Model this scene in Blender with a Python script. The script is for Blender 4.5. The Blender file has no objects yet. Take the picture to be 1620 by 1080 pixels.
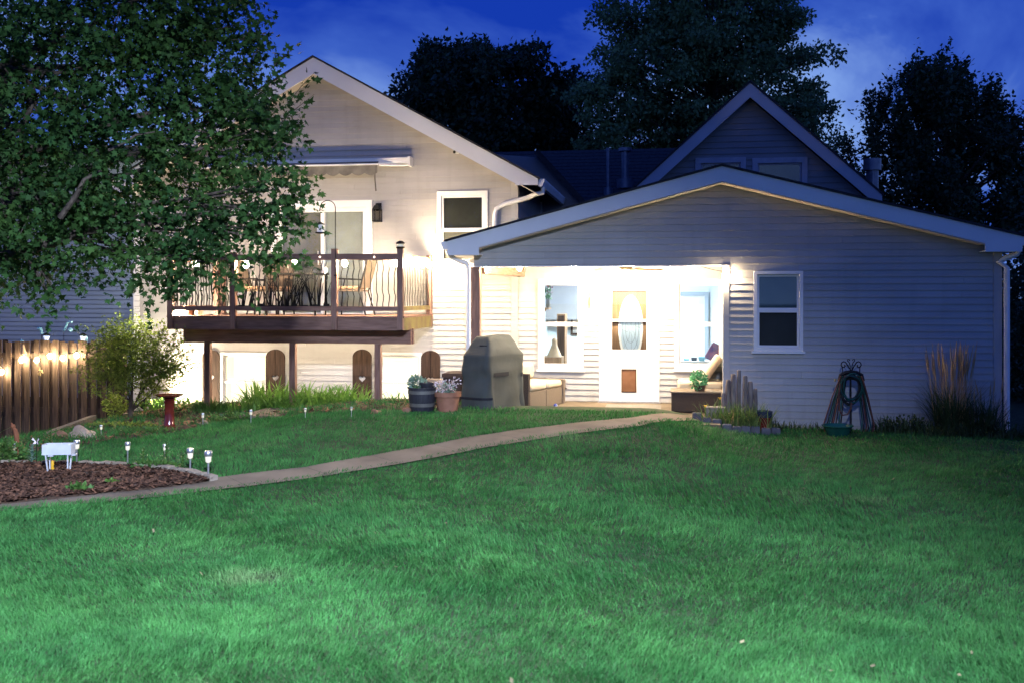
import bpy, math, random
import numpy as np
from mathutils import Vector, Matrix

R = math.radians
scene = bpy.context.scene
col = scene.collection
rnd = random.Random(7)
rng = np.random.default_rng(11)

# ------------------------------------------------------------------ camera
TH = R(9.09)                       # the camera looks a little to the left of the facade's normal
CT, ST = math.cos(TH), math.sin(TH)
EYE, FPX, CX, HY = 2.0, 1575.0, 810.0, 468.0
cam_data = bpy.data.cameras.new('camera')
cam = bpy.data.objects.new('camera', cam_data)
col.objects.link(cam)
cam.location = (0, 0, EYE)
cam.rotation_euler = (R(90), 0, TH)
cam_data.lens = 35
cam_data.sensor_width = 36
cam_data.shift_y = -(540 - HY) / 1620
cam_data.clip_end = 2000
cam_data.clip_start = 0.05
cam_data.dof.use_dof = True
cam_data.dof.focus_distance = 16.0
cam_data.dof.aperture_fstop = 2.4
scene.camera = cam

# ------------------------------------------------------------------ dusk sky
w = bpy.data.worlds.new('World')
scene.world = w
w.use_nodes = True
nt = w.node_tree
for n in list(nt.nodes): nt.nodes.remove(n)
out = nt.nodes.new('ShaderNodeOutputWorld')
bg = nt.nodes.new('ShaderNodeBackground')
tc = nt.nodes.new('ShaderNodeTexCoord')
mp = nt.nodes.new('ShaderNodeMapping')
mp.inputs['Scale'].default_value = (1.0, 1.0, 1.5)
mp.inputs['Location'].default_value = (0.975154, 19.983522, 13.047382)
nz = nt.nodes.new('ShaderNodeTexNoise')
nz.inputs['Scale'].default_value = 3.3
nz.inputs['Detail'].default_value = 6
nz.inputs['Roughness'].default_value = 0.56
nz.inputs['Distortion'].default_value = 0.5
cr = nt.nodes.new('ShaderNodeValToRGB')
cr.color_ramp.elements[0].position = 0.36
cr.color_ramp.elements[0].color = (0.007, 0.042, 0.42, 1)
cr.color_ramp.elements[1].position = 0.66
cr.color_ramp.elements[1].color = (0.22, 0.38, 0.83, 1)
e = cr.color_ramp.elements.new(0.5)
e.color = (0.045, 0.12, 0.56, 1)
nt.links.new(tc.outputs['Generated'], mp.inputs['Vector'])
nt.links.new(mp.outputs['Vector'], nz.inputs['Vector'])
sx_n = nt.nodes.new('ShaderNodeSeparateXYZ')
el_n = nt.nodes.new('ShaderNodeMapRange')          # the dusk glow is paler towards the horizon
el_n.inputs['From Min'].default_value = 0.05
el_n.inputs['From Max'].default_value = 0.42
el_n.inputs['To Min'].default_value = 0.11
el_n.inputs['To Max'].default_value = -0.10
ad_n = nt.nodes.new('ShaderNodeMath'); ad_n.operation = 'ADD'
nt.links.new(tc.outputs['Generated'], sx_n.inputs[0])
nt.links.new(sx_n.outputs['Z'], el_n.inputs['Value'])
nt.links.new(nz.outputs['Fac'], ad_n.inputs[0])
nt.links.new(el_n.outputs['Result'], ad_n.inputs[1])
nt.links.new(ad_n.outputs[0], cr.inputs['Fac'])
nt.links.new(cr.outputs['Color'], bg.inputs['Color'])
bg.inputs['Strength'].default_value = 1.0
nt.links.new(bg.outputs['Background'], out.inputs['Surface'])

# assumed unseen floodlight behind the viewer, added to light lawn and house front
fl = bpy.data.lights.new('assumed_floodlight', 'SPOT')
fl.energy = 18500
fl.color = (0.76, 0.90, 1.22)
fl.spot_size = R(107.5)
fl.spot_blend = 1.0
fl.shadow_soft_size = 0.25
flo = bpy.data.objects.new('assumed_floodlight', fl)
col.objects.link(flo)
flo.location = (0.5, -0.6, 6.0)
flo.rotation_euler = Vector((-3.2, 4.0, -6.0)).to_track_quat('-Z', 'Y').to_euler()

vs = scene.view_settings
vs.view_transform = 'Standard'
vs.look = 'None'
vs.exposure = 0.0
vs.gamma = 1.0
vs.use_curve_mapping = False
cy = scene.cycles
cy.max_bounces = 6
cy.diffuse_bounces = 3
cy.glossy_bounces = 3
cy.transmission_bounces = 4
cy.transparent_max_bounces = 12
cy.sample_clamp_indirect = 4.0
cy.sample_clamp_direct = 0.0
cy.caustics_reflective = False
cy.caustics_refractive = False
cy.use_denoising = True

# ------------------------------------------------------------------ photo rays and terrain
def ray(px, py):
    d = (px - CX) / FPX
    return (d * CT - ST, d * ST + CT, (HY - py) / FPX)

def P(px, py, Y):
    """Point on the plane Y seen at a pixel of the 1620x1080 photograph."""
    r = ray(px, py)
    t = Y / r[1]
    return (r[0] * t, Y, EYE + r[2] * t)

def PX(px, Y): return P(px, 468, Y)[0]
def PZ(px, py, Y): return P(px, py, Y)[2]

def sm(a, b, x):
    t = np.clip((np.asarray(x, float) - a) / (b - a), 0, 1)
    return t * t * (3 - 2 * t)

def T(x, y):
    x = np.asarray(x, float); y = np.asarray(y, float)
    z = 0.30 * sm(9.5, 13.8, y) * sm(-7.6, -4.2, x) * (1 - sm(-0.4, 1.3, x)) * (1 - 0.6 * sm(15.2, 16.6, y))
    z = z - 0.55 * sm(8.3, 11.8, -x) * sm(8.0, 14.0, y)
    z = z + 0.02 * np.sin(x * 1.3 + 0.7 * y) * np.sin(y * 1.1 - 0.4 * x) * (1 - sm(12, 14, y))
    far = np.maximum(np.abs(x) - 30, 0) + np.maximum(y - 40, 0)
    return z * np.exp(-far / 20)

def G(px, py, dz=0.0):
    """Ground point seen at a photo pixel."""
    r = ray(px, py)
    v = 3.0
    while v < 60:
        x, y, z = r[0] * v, r[1] * v, EYE + r[2] * v
        if z <= float(T(x, y)) + dz: break
        v += 0.01
    return (x, y, float(T(x, y)))

# ------------------------------------------------------------------ materials
MATS = {}
def mat(name, c1, c2=None, rough=0.7, metal=0.0, scale=8.0, stretch=(1, 1, 1), bump=0.0, bscale=None,
        lo=0.35, hi=0.65, spec=0.3, detail=5.0, island=0.0, trans=0.0, coords='Object', objvar=0.0):
    if name in MATS: return MATS[name]
    m = bpy.data.materials.new(name)
    m.use_nodes = True
    t = m.node_tree
    b = t.nodes['Principled BSDF']
    b.inputs['Roughness'].default_value = rough
    b.inputs['Metallic'].default_value = metal
    b.inputs['Specular IOR Level'].default_value = spec
    c2 = c2 or c1
    co = t.nodes.new('ShaderNodeTexCoord')
    ma = t.nodes.new('ShaderNodeMapping')
    ma.inputs['Scale'].default_value = stretch
    t.links.new(co.outputs[coords], ma.inputs['Vector'])
    no = t.nodes.new('ShaderNodeTexNoise')
    no.inputs['Scale'].default_value = scale
    no.inputs['Detail'].default_value = detail
    t.links.new(ma.outputs['Vector'], no.inputs['Vector'])
    rp = t.nodes.new('ShaderNodeValToRGB')
    rp.color_ramp.elements[0].position = lo
    rp.color_ramp.elements[0].color = (*c1, 1)
    rp.color_ramp.elements[1].position = hi
    rp.color_ramp.elements[1].color = (*c2, 1)
    t.links.new(no.outputs['Fac'], rp.inputs['Fac'])
    src = rp.outputs['Color']
    if island:
        g = t.nodes.new('ShaderNodeNewGeometry')
        mr = t.nodes.new('ShaderNodeMapRange')
        mr.inputs['To Min'].default_value = 1 - island
        mr.inputs['To Max'].default_value = 1 + island
        t.links.new(g.outputs['Random Per Island'], mr.inputs['Value'])
        hs = t.nodes.new('ShaderNodeHueSaturation')
        t.links.new(mr.outputs['Result'], hs.inputs['Value'])
        t.links.new(src, hs.inputs['Color'])
        src = hs.outputs['Color']
    if objvar:
        oi = t.nodes.new('ShaderNodeObjectInfo')
        mo = t.nodes.new('ShaderNodeMapRange'); mo.inputs['To Min'].default_value = 1 - objvar; mo.inputs['To Max'].default_value = 1 + objvar
        t.links.new(oi.outputs['Random'], mo.inputs['Value'])
        ho = t.nodes.new('ShaderNodeHueSaturation'); t.links.new(mo.outputs['Result'], ho.inputs['Value']); t.links.new(src, ho.inputs['Color'])
        src = ho.outputs['Color']
    t.links.new(src, b.inputs['Base Color'])
    if bump:
        n2 = t.nodes.new('ShaderNodeTexNoise')
        n2.inputs['Scale'].default_value = bscale or scale * 3
        n2.inputs['Detail'].default_value = 6
        t.links.new(ma.outputs['Vector'], n2.inputs['Vector'])
        bp = t.nodes.new('ShaderNodeBump')
        bp.inputs['Strength'].default_value = bump
        bp.inputs['Distance'].default_value = 0.02
        t.links.new(n2.outputs['Fac'], bp.inputs['Height'])
        t.links.new(bp.outputs['Normal'], b.inputs['Normal'])
    if trans:
        o = t.nodes['Material Output']
        tr = t.nodes.new('ShaderNodeBsdfTranslucent')
        t.links.new(src, tr.inputs['Color'])
        mx = t.nodes.new('ShaderNodeMixShader')
        mx.inputs['Fac'].default_value = trans
        t.links.new(b.outputs['BSDF'], mx.inputs[1])
        t.links.new(tr.outputs['BSDF'], mx.inputs[2])
        t.links.new(mx.outputs['Shader'], o.inputs['Surface'])
    MATS[name] = m
    return m

def emit(name, c, s):
    if name in MATS: return MATS[name]
    m = bpy.data.materials.new(name)
    m.use_nodes = True
    b = m.node_tree.nodes['Principled BSDF']
    b.inputs['Base Color'].default_value = (*c, 1)
    b.inputs['Emission Color'].default_value = (*c, 1)
    b.inputs['Emission Strength'].default_value = s
    MATS[name] = m
    return m

def glass(name, tint=(1, 1, 1), gloss=0.06):
    if name in MATS: return MATS[name]
    m = bpy.data.materials.new(name)
    m.use_nodes = True
    t = m.node_tree
    for n in list(t.nodes): t.nodes.remove(n)
    o = t.nodes.new('ShaderNodeOutputMaterial')
    tr = t.nodes.new('ShaderNodeBsdfTransparent')
    tr.inputs['Color'].default_value = (*tint, 1)
    gl = t.nodes.new('ShaderNodeBsdfGlossy')
    gl.inputs['Roughness'].default_value = 0.02
    lw = t.nodes.new('ShaderNodeLayerWeight')
    lw.inputs['Blend'].default_value = 0.25
    ad = t.nodes.new('ShaderNodeMath')
    ad.operation = 'MULTIPLY_ADD'
    ad.inputs[1].default_value = 0.7
    ad.inputs[2].default_value = gloss
    t.links.new(lw.outputs['Fresnel'], ad.inputs[0])
    mx = t.nodes.new('ShaderNodeMixShader')
    t.links.new(ad.outputs[0], mx.inputs['Fac'])
    t.links.new(tr.outputs[0], mx.inputs[1])
    t.links.new(gl.outputs[0], mx.inputs[2])
    t.links.new(mx.outputs[0], o.inputs['Surface'])
    MATS[name] = m
    return m

M_SIDING = mat('white vinyl siding', (0.38, 0.365, 0.35), (0.44, 0.425, 0.41), rough=0.55, scale=1.6, stretch=(0.6, 1, 1.6), bump=0.06, bscale=30, objvar=0.05)
def soil_the_siding(m):
    t = m.node_tree; b = t.nodes['Principled BSDF']
    src = b.inputs['Base Color'].links[0].from_socket
    co = t.nodes.new('ShaderNodeTexCoord'); sp = t.nodes.new('ShaderNodeSeparateXYZ'); t.links.new(co.outputs['Object'], sp.inputs[0])
    mr = t.nodes.new('ShaderNodeMapRange'); mr.inputs['From Min'].default_value = 0.0; mr.inputs['From Max'].default_value = 0.55
    mr.inputs['To Min'].default_value = 0.75; mr.inputs['To Max'].default_value = 0.0; t.links.new(sp.outputs['Z'], mr.inputs['Value'])
    ma = t.nodes.new('ShaderNodeMapping'); ma.inputs['Scale'].default_value = (7, 7, 0.7); t.links.new(co.outputs['Object'], ma.inputs['Vector'])
    no = t.nodes.new('ShaderNodeTexNoise'); no.inputs['Scale'].default_value = 1.0; no.inputs['Detail'].default_value = 6; t.links.new(ma.outputs['Vector'], no.inputs['Vector'])
    mu = t.nodes.new('ShaderNodeMath'); mu.operation = 'MULTIPLY'; t.links.new(mr.outputs['Result'], mu.inputs[0]); t.links.new(no.outputs['Fac'], mu.inputs[1])
    rp = t.nodes.new('ShaderNodeMapRange'); rp.inputs['From Min'].default_value = 0.5; rp.inputs['From Max'].default_value = 0.8; rp.inputs['To Min'].default_value = 0.0; rp.inputs['To Max'].default_value = 0.18
    t.links.new(no.outputs['Fac'], rp.inputs['Value'])
    ad = t.nodes.new('ShaderNodeMath'); ad.operation = 'ADD'; ad.use_clamp = True; t.links.new(mu.outputs[0], ad.inputs[0]); t.links.new(rp.outputs['Result'], ad.inputs[1])
    mx = t.nodes.new('ShaderNodeMix'); mx.data_type = 'RGBA'; t.links.new(ad.outputs[0], mx.inputs[0]); t.links.new(src, mx.inputs[6]); mx.inputs[7].default_value = (0.20, 0.175, 0.14, 1)
    t.links.new(mx.outputs[2], b.inputs['Base Color'])
soil_the_siding(M_SIDING)
M_TRIM = mat('white trim paint', (0.70, 0.69, 0.68), (0.78, 0.77, 0.76), rough=0.45, scale=2.5, bump=0.02, bscale=25)
M_FASCIA = mat('white aluminium fascia', (0.66, 0.66, 0.67), (0.75, 0.75, 0.75), rough=0.4, scale=1.3, bump=0.03, bscale=6)
M_SOFFIT = mat('cream soffit', (0.50, 0.44, 0.37), (0.58, 0.52, 0.45), rough=0.6, scale=4)
M_SHINGLE = mat('dark shingles', (0.018, 0.018, 0.022), (0.04, 0.039, 0.042), rough=0.9, scale=14, bump=0.3)
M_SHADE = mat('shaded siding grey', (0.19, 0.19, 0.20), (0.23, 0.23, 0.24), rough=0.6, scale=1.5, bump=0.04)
M_NEIGH = mat('grey neighbour siding', (0.42, 0.43, 0.43), (0.5, 0.51, 0.51), rough=0.55, scale=1.2, stretch=(0.4, 1, 2), bump=0.05)
M_WOOD = mat('brown stained deck wood', (0.17, 0.092, 0.066), (0.27, 0.155, 0.115), rough=0.6, scale=5, stretch=(0.6, 5, 5), bump=0.25, bscale=9)
M_WOODV = mat('brown stained upright wood', (0.17, 0.092, 0.066), (0.27, 0.155, 0.115), rough=0.6, scale=5, stretch=(5, 5, 0.6), bump=0.25, bscale=9)
M_WOODM = mat('mossy deck edge wood', (0.16, 0.11, 0.06), (0.22, 0.19, 0.06), rough=0.7, scale=4, stretch=(3, 1, 1), bump=0.25)
M_SHUT = mat('weathered shutter wood', (0.022, 0.0115, 0.007), (0.06, 0.033, 0.021), rough=0.75, scale=4, stretch=(7, 7, 0.7), bump=0.35, bscale=9)
M_FENCE = mat('weathered fence wood', (0.036, 0.024, 0.017), (0.10, 0.066, 0.045), rough=0.85, scale=5, stretch=(7, 7, 0.5), bump=0.4, bscale=9, objvar=0.3)
M_IRON = mat('black iron', (0.012, 0.012, 0.013), (0.022, 0.021, 0.02), rough=0.5, metal=0.6, scale=20)
M_BRONZE = mat('bronze fitting', (0.05, 0.035, 0.02), (0.09, 0.06, 0.035), rough=0.4, metal=0.7)
M_STEEL = mat('brushed steel', (0.5, 0.5, 0.5), (0.62, 0.62, 0.63), rough=0.3, metal=0.9, scale=30)
M_PANE = glass('clear glass', (0.96, 0.98, 0.98), 0.045)
M_BLIND = mat('beige blind', (0.20, 0.185, 0.155), (0.235, 0.215, 0.18), rough=0.8, scale=3)
M_BLINDG = mat('pale blind', (0.36, 0.37, 0.34), (0.42, 0.43, 0.4), rough=0.8, scale=3)
M_BLINDD = mat('dark blind', (0.045, 0.045, 0.042), (0.06, 0.06, 0.056), rough=0.8, scale=3)
M_BLINDT = mat('teal grey shade', (0.09, 0.14, 0.15), (0.11, 0.165, 0.175), rough=0.8, scale=3)
M_CONC = mat('concrete', (0.115, 0.086, 0.058), (0.19, 0.145, 0.10), rough=0.9, scale=2.2, bump=0.2, bscale=40, lo=0.3, hi=0.7)
M_SOIL = mat('soil', (0.035, 0.022, 0.014), (0.085, 0.05, 0.03), rough=1.0, scale=9, bump=0.6)
M_LAWN = mat('lawn soil and thatch', (0.016, 0.026, 0.009), (0.036, 0.05, 0.018), rough=1.0, scale=6, bump=0.5)
def grass_material():
    m = bpy.data.materials.new('lawn grass'); m.use_nodes = True
    t = m.node_tree; b = t.nodes['Principled BSDF']
    b.inputs['Roughness'].default_value = 0.55
    b.inputs['Specular IOR Level'].default_value = 0.12
    co = t.nodes.new('ShaderNodeTexCoord')
    def noise(sc, det=4):
        n = t.nodes.new('ShaderNodeTexNoise'); n.inputs['Scale'].default_value = sc; n.inputs['Detail'].default_value = det
        t.links.new(co.outputs['Object'], n.inputs['Vector']); return n.outputs['Fac']
    def ramp(f, stops):
        r = t.nodes.new('ShaderNodeValToRGB')
        r.color_ramp.elements[0].position, r.color_ramp.elements[0].color = stops[0][0], (*stops[0][1], 1)
        r.color_ramp.elements[1].position, r.color_ramp.elements[1].color = stops[1][0], (*stops[1][1], 1)
        t.links.new(f, r.inputs['Fac']); return r.outputs['Color']
    def mix(f, a, c, mode='MIX'):
        x = t.nodes.new('ShaderNodeMix'); x.data_type = 'RGBA'; x.blend_type = mode
        if isinstance(f, float): x.inputs[0].default_value = f
        else: t.links.new(f, x.inputs[0])
        t.links.new(a, x.inputs[6]); t.links.new(c, x.inputs[7]); return x.outputs[2]
    c1 = ramp(noise(1.1), [(0.30, (0.036, 0.148, 0.038)), (0.70, (0.068, 0.228, 0.056))])
    c2 = ramp(noise(5.0), [(0.33, (0.62, 0.62, 0.62)), (0.67, (1.12, 1.12, 1.12))])
    c3 = mix(1.0, c1, c2, 'MULTIPLY')
    dry = ramp(noise(0.55, 6), [(0.62, (0, 0, 0)), (0.72, (0.6, 0.6, 0.6))])
    dc = t.nodes.new('ShaderNodeRGB'); dc.outputs[0].default_value = (0.17, 0.21, 0.10, 1)
    c4 = mix(dry, c3, dc.outputs[0])
    g = t.nodes.new('ShaderNodeNewGeometry')
    rv = ramp(g.outputs['Random Per Island'], [(0.0, (0.62, 0.66, 0.62)), (1.0, (1.4, 1.34, 1.3))])
    c5 = mix(1.0, c4, rv, 'MULTIPLY')
    t.links.new(c5, b.inputs['Base Color'])
    tr = t.nodes.new('ShaderNodeBsdfTranslucent'); t.links.new(c5, tr.inputs['Color'])
    mx = t.nodes.new('ShaderNodeMixShader'); mx.inputs['Fac'].default_value = 0.3
    t.links.new(b.outputs['BSDF'], mx.inputs[1]); t.links.new(tr.outputs['BSDF'], mx.inputs[2])
    t.links.new(mx.outputs['Shader'], t.nodes['Material Output'].inputs['Surface'])
    return m
M_GRASS = grass_material()
M_LEAF = mat('maple leaf green', (0.022, 0.064, 0.018), (0.052, 0.108, 0.024), rough=0.6, scale=0.8, island=0.5, trans=0.3, spec=0.12)
M_LEAFJ = mat('japanese maple leaf', (0.15, 0.225, 0.034), (0.25, 0.31, 0.06), rough=0.5, scale=1.6, island=0.4, trans=0.5)
M_LEAFD = mat('dark tree leaf', (0.03, 0.05, 0.024), (0.05, 0.08, 0.036), rough=0.6, scale=0.7, island=0.4, trans=0.2)
M_LEAFO = mat('oak leaf', (0.12, 0.19, 0.08), (0.19, 0.27, 0.11), rough=0.6, scale=0.4, island=0.4, trans=0.25)
M_LILY = mat('lily leaf', (0.09, 0.21, 0.035), (0.17, 0.31, 0.06), rough=0.5, scale=3, island=0.3, trans=0.5)
M_HOSTA = mat('dark perennial leaf', (0.045, 0.11, 0.022), (0.085, 0.17, 0.036), rough=0.45, scale=4, island=0.3, trans=0.2)
M_WEED = mat('weed leaf', (0.03, 0.055, 0.02), (0.06, 0.09, 0.03), rough=0.6, scale=4, island=0.4, trans=0.2)
M_PLUME = mat('tan grass plume', (0.40, 0.26, 0.12), (0.52, 0.36, 0.19), rough=0.8, scale=5, island=0.25, trans=0.2)
M_BARK = mat('bark', (0.05, 0.038, 0.028), (0.11, 0.085, 0.065), rough=0.9, scale=6, stretch=(3, 3, 0.6), bump=0.6)
M_STONE = mat('tan field stone', (0.26, 0.2, 0.145), (0.42, 0.34, 0.26), rough=0.85, scale=3, bump=0.4, bscale=9)
M_STONER = mat('rust field stone', (0.17, 0.085, 0.05), (0.28, 0.16, 0.1), rough=0.9, scale=4, bump=0.4)
M_STONEG = mat('grey garden stone', (0.05, 0.052, 0.06), (0.11, 0.11, 0.12), rough=0.9, scale=5, bump=0.5)
M_PAVER = mat('tan edging paver', (0.2, 0.165, 0.12), (0.3, 0.24, 0.18), rough=0.9, scale=6, bump=0.3, island=0.3)
M_TIMBER = mat('landscape timber', (0.10, 0.08, 0.055), (0.2, 0.16, 0.115), rough=0.9, scale=4, stretch=(0.7, 5, 5), bump=0.4)
M_TERRA = mat('terracotta', (0.24, 0.105, 0.06), (0.32, 0.15, 0.09), rough=0.8, scale=6, bump=0.08)
M_BARREL = mat('dark barrel plastic', (0.02, 0.02, 0.026), (0.035, 0.034, 0.04), rough=0.5, scale=8, stretch=(6, 6, 0.5), bump=0.15)
M_HOOP = mat('grey barrel hoop', (0.12, 0.115, 0.1), (0.17, 0.16, 0.14), rough=0.5, metal=0.3)
M_COVER = mat('grey green cover canvas', (0.042, 0.045, 0.04), (0.06, 0.065, 0.058), rough=0.75, scale=3, bump=0.25, bscale=5)
M_STRAP = mat('dark strap', (0.012, 0.012, 0.016), rough=0.7)
M_WICKER = mat('dark brown wicker', (0.045, 0.03, 0.022), (0.085, 0.058, 0.042), rough=0.7, scale=60, stretch=(1, 1, 3), bump=0.6, bscale=90)
M_WICKERT = mat('taupe wicker', (0.16, 0.12, 0.085), (0.23, 0.18, 0.13), rough=0.7, scale=60, stretch=(1, 1, 3), bump=0.6, bscale=90)
M_CUSH = mat('cream cushion', (0.50, 0.41, 0.29), (0.56, 0.47, 0.34), rough=0.9, scale=4, bump=0.15, bscale=12)
M_CUSHT = mat('tan cushion', (0.34, 0.25, 0.16), (0.40, 0.30, 0.2), rough=0.9, scale=4, bump=0.15, bscale=12)
M_BOXP = mat('brown resin box', (0.028, 0.017, 0.013), (0.045, 0.028, 0.021), rough=0.5, scale=20, stretch=(1, 1, 5), bump=0.1)
M_GLAZER = mat('red brown glaze', (0.10, 0.012, 0.010), (0.17, 0.028, 0.018), rough=0.12, scale=6, spec=0.6)
M_GLAZEB = mat('dark blue glaze', (0.02, 0.03, 0.05), (0.04, 0.05, 0.08), rough=0.2, scale=5, spec=0.5)
M_WHITE = mat('white plastic', (0.46, 0.47, 0.49), (0.55, 0.56, 0.58), rough=0.45, scale=6, bump=0.05)
M_YELLOW = mat('yellow plastic', (0.62, 0.34, 0.02), rough=0.5)
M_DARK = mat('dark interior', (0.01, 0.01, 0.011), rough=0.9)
M_OAK = mat('oak door wood', (0.17, 0.095, 0.048), (0.24, 0.14, 0.075), rough=0.45, scale=5, stretch=(5, 5, 0.5), bump=0.1)
M_FLAP = mat('brown pet flap', (0.13, 0.06, 0.03), (0.18, 0.09, 0.05), rough=0.25, scale=4)
M_LEADED = emit('glowing leaded glass', (0.70, 0.84, 0.95), 0.50)  # own glow stands in for room light through the oval
M_LEADED.node_tree.nodes['Principled BSDF'].inputs['Base Color'].default_value = (0.16, 0.2, 0.23, 1)
M_MAT = mat('grey door mat', (0.16, 0.14, 0.12), (0.22, 0.2, 0.175), rough=1, scale=40)
M_BLUE = mat('pale blue painted metal', (0.20, 0.48, 0.62), (0.28, 0.56, 0.70), rough=0.5, scale=6)
M_HOSE = mat('dark garden hose', (0.012, 0.014, 0.013), (0.03, 0.03, 0.028), rough=0.4, scale=10)
M_HOSEG = mat('green garden hose', (0.012, 0.06, 0.05), (0.02, 0.09, 0.075), rough=0.4, scale=10)
M_HOSER = mat('red brown garden hose', (0.09, 0.03, 0.022), (0.13, 0.05, 0.035), rough=0.5, scale=10)
M_GREENP = mat('dark green plastic', (0.008, 0.06, 0.045), (0.012, 0.085, 0.06), rough=0.25, spec=0.5)
M_PETAL = mat('white petal', (0.66, 0.58, 0.56), (0.74, 0.62, 0.64), rough=0.8, scale=8, island=0.15)
M_PETALY = mat('yellow petal', (0.75, 0.42, 0.02), (0.8, 0.5, 0.03), rough=0.7, scale=8)
M_DUSTY = mat('dusty green leaf', (0.12, 0.22, 0.16), (0.2, 0.31, 0.23), rough=0.7, scale=8, island=0.25, trans=0.2)
M_MINT = mat('bright green potted leaf', (0.07, 0.26, 0.11), (0.12, 0.36, 0.17), rough=0.6, scale=8, island=0.3, trans=0.2)
M_LOG = mat('grey weathered log', (0.14, 0.11, 0.09), (0.25, 0.2, 0.165), rough=0.9, scale=7, stretch=(3, 3, 0.8), bump=0.5)
M_RUST = mat('rusty steel', (0.13, 0.045, 0.02), (0.2, 0.075, 0.035), rough=0.8, scale=12)
M_SLING = mat('tan sling fabric', (0.10, 0.075, 0.055), (0.14, 0.105, 0.08), rough=0.9, scale=50, stretch=(1, 1, 4))
M_AWN = mat('mildewed awning cloth', (0.12, 0.112, 0.095), (0.22, 0.205, 0.175), rough=0.9, scale=4, bump=0.1)
M_MULCH = mat('bark mulch chip', (0.045, 0.020, 0.011), (0.14, 0.066, 0.036), rough=0.95, scale=12, island=0.6)
M_FROST = emit('faintly lit ribbed lens', (0.75, 0.68, 0.5), 0.4)
M_ROOMW = mat('pale blue room wall', (0.58, 0.68, 0.74), (0.62, 0.72, 0.78), rough=0.8, scale=2)
M_ROOMF = mat('room floor wood', (0.12, 0.07, 0.04), (0.2, 0.12, 0.07), rough=0.5)
M_PICT = mat('green landscape print', (0.10, 0.30, 0.12), (0.45, 0.6, 0.35), rough=0.6, scale=5)
M_BULB = emit('warm string bulb', (1.0, 0.78, 0.50), 980)
M_BULBP = emit('warm porch bulb', (1.0, 0.78, 0.48), 1800)
M_BULBF = emit('fence string bulb', (1.0, 0.78, 0.48), 330)
M_BULBS = emit('tiny white bulb', (1.0, 0.86, 0.68), 14)
M_GLOBE = emit('fan light globe', (1.0, 0.84, 0.62), 1350)
M_GLOWBLIND = emit('glowing blind', (1.0, 0.90, 0.68), 1.05)
M_LAMPB = emit('warm lantern lens', (1.0, 0.88, 0.66), 1100)
M_SOLAR = emit('cold solar lantern glass', (0.62, 0.75, 1.0), 0.75)
M_ROOML = emit('room ceiling lamp', (0.80, 0.92, 1.0), 95)

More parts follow.
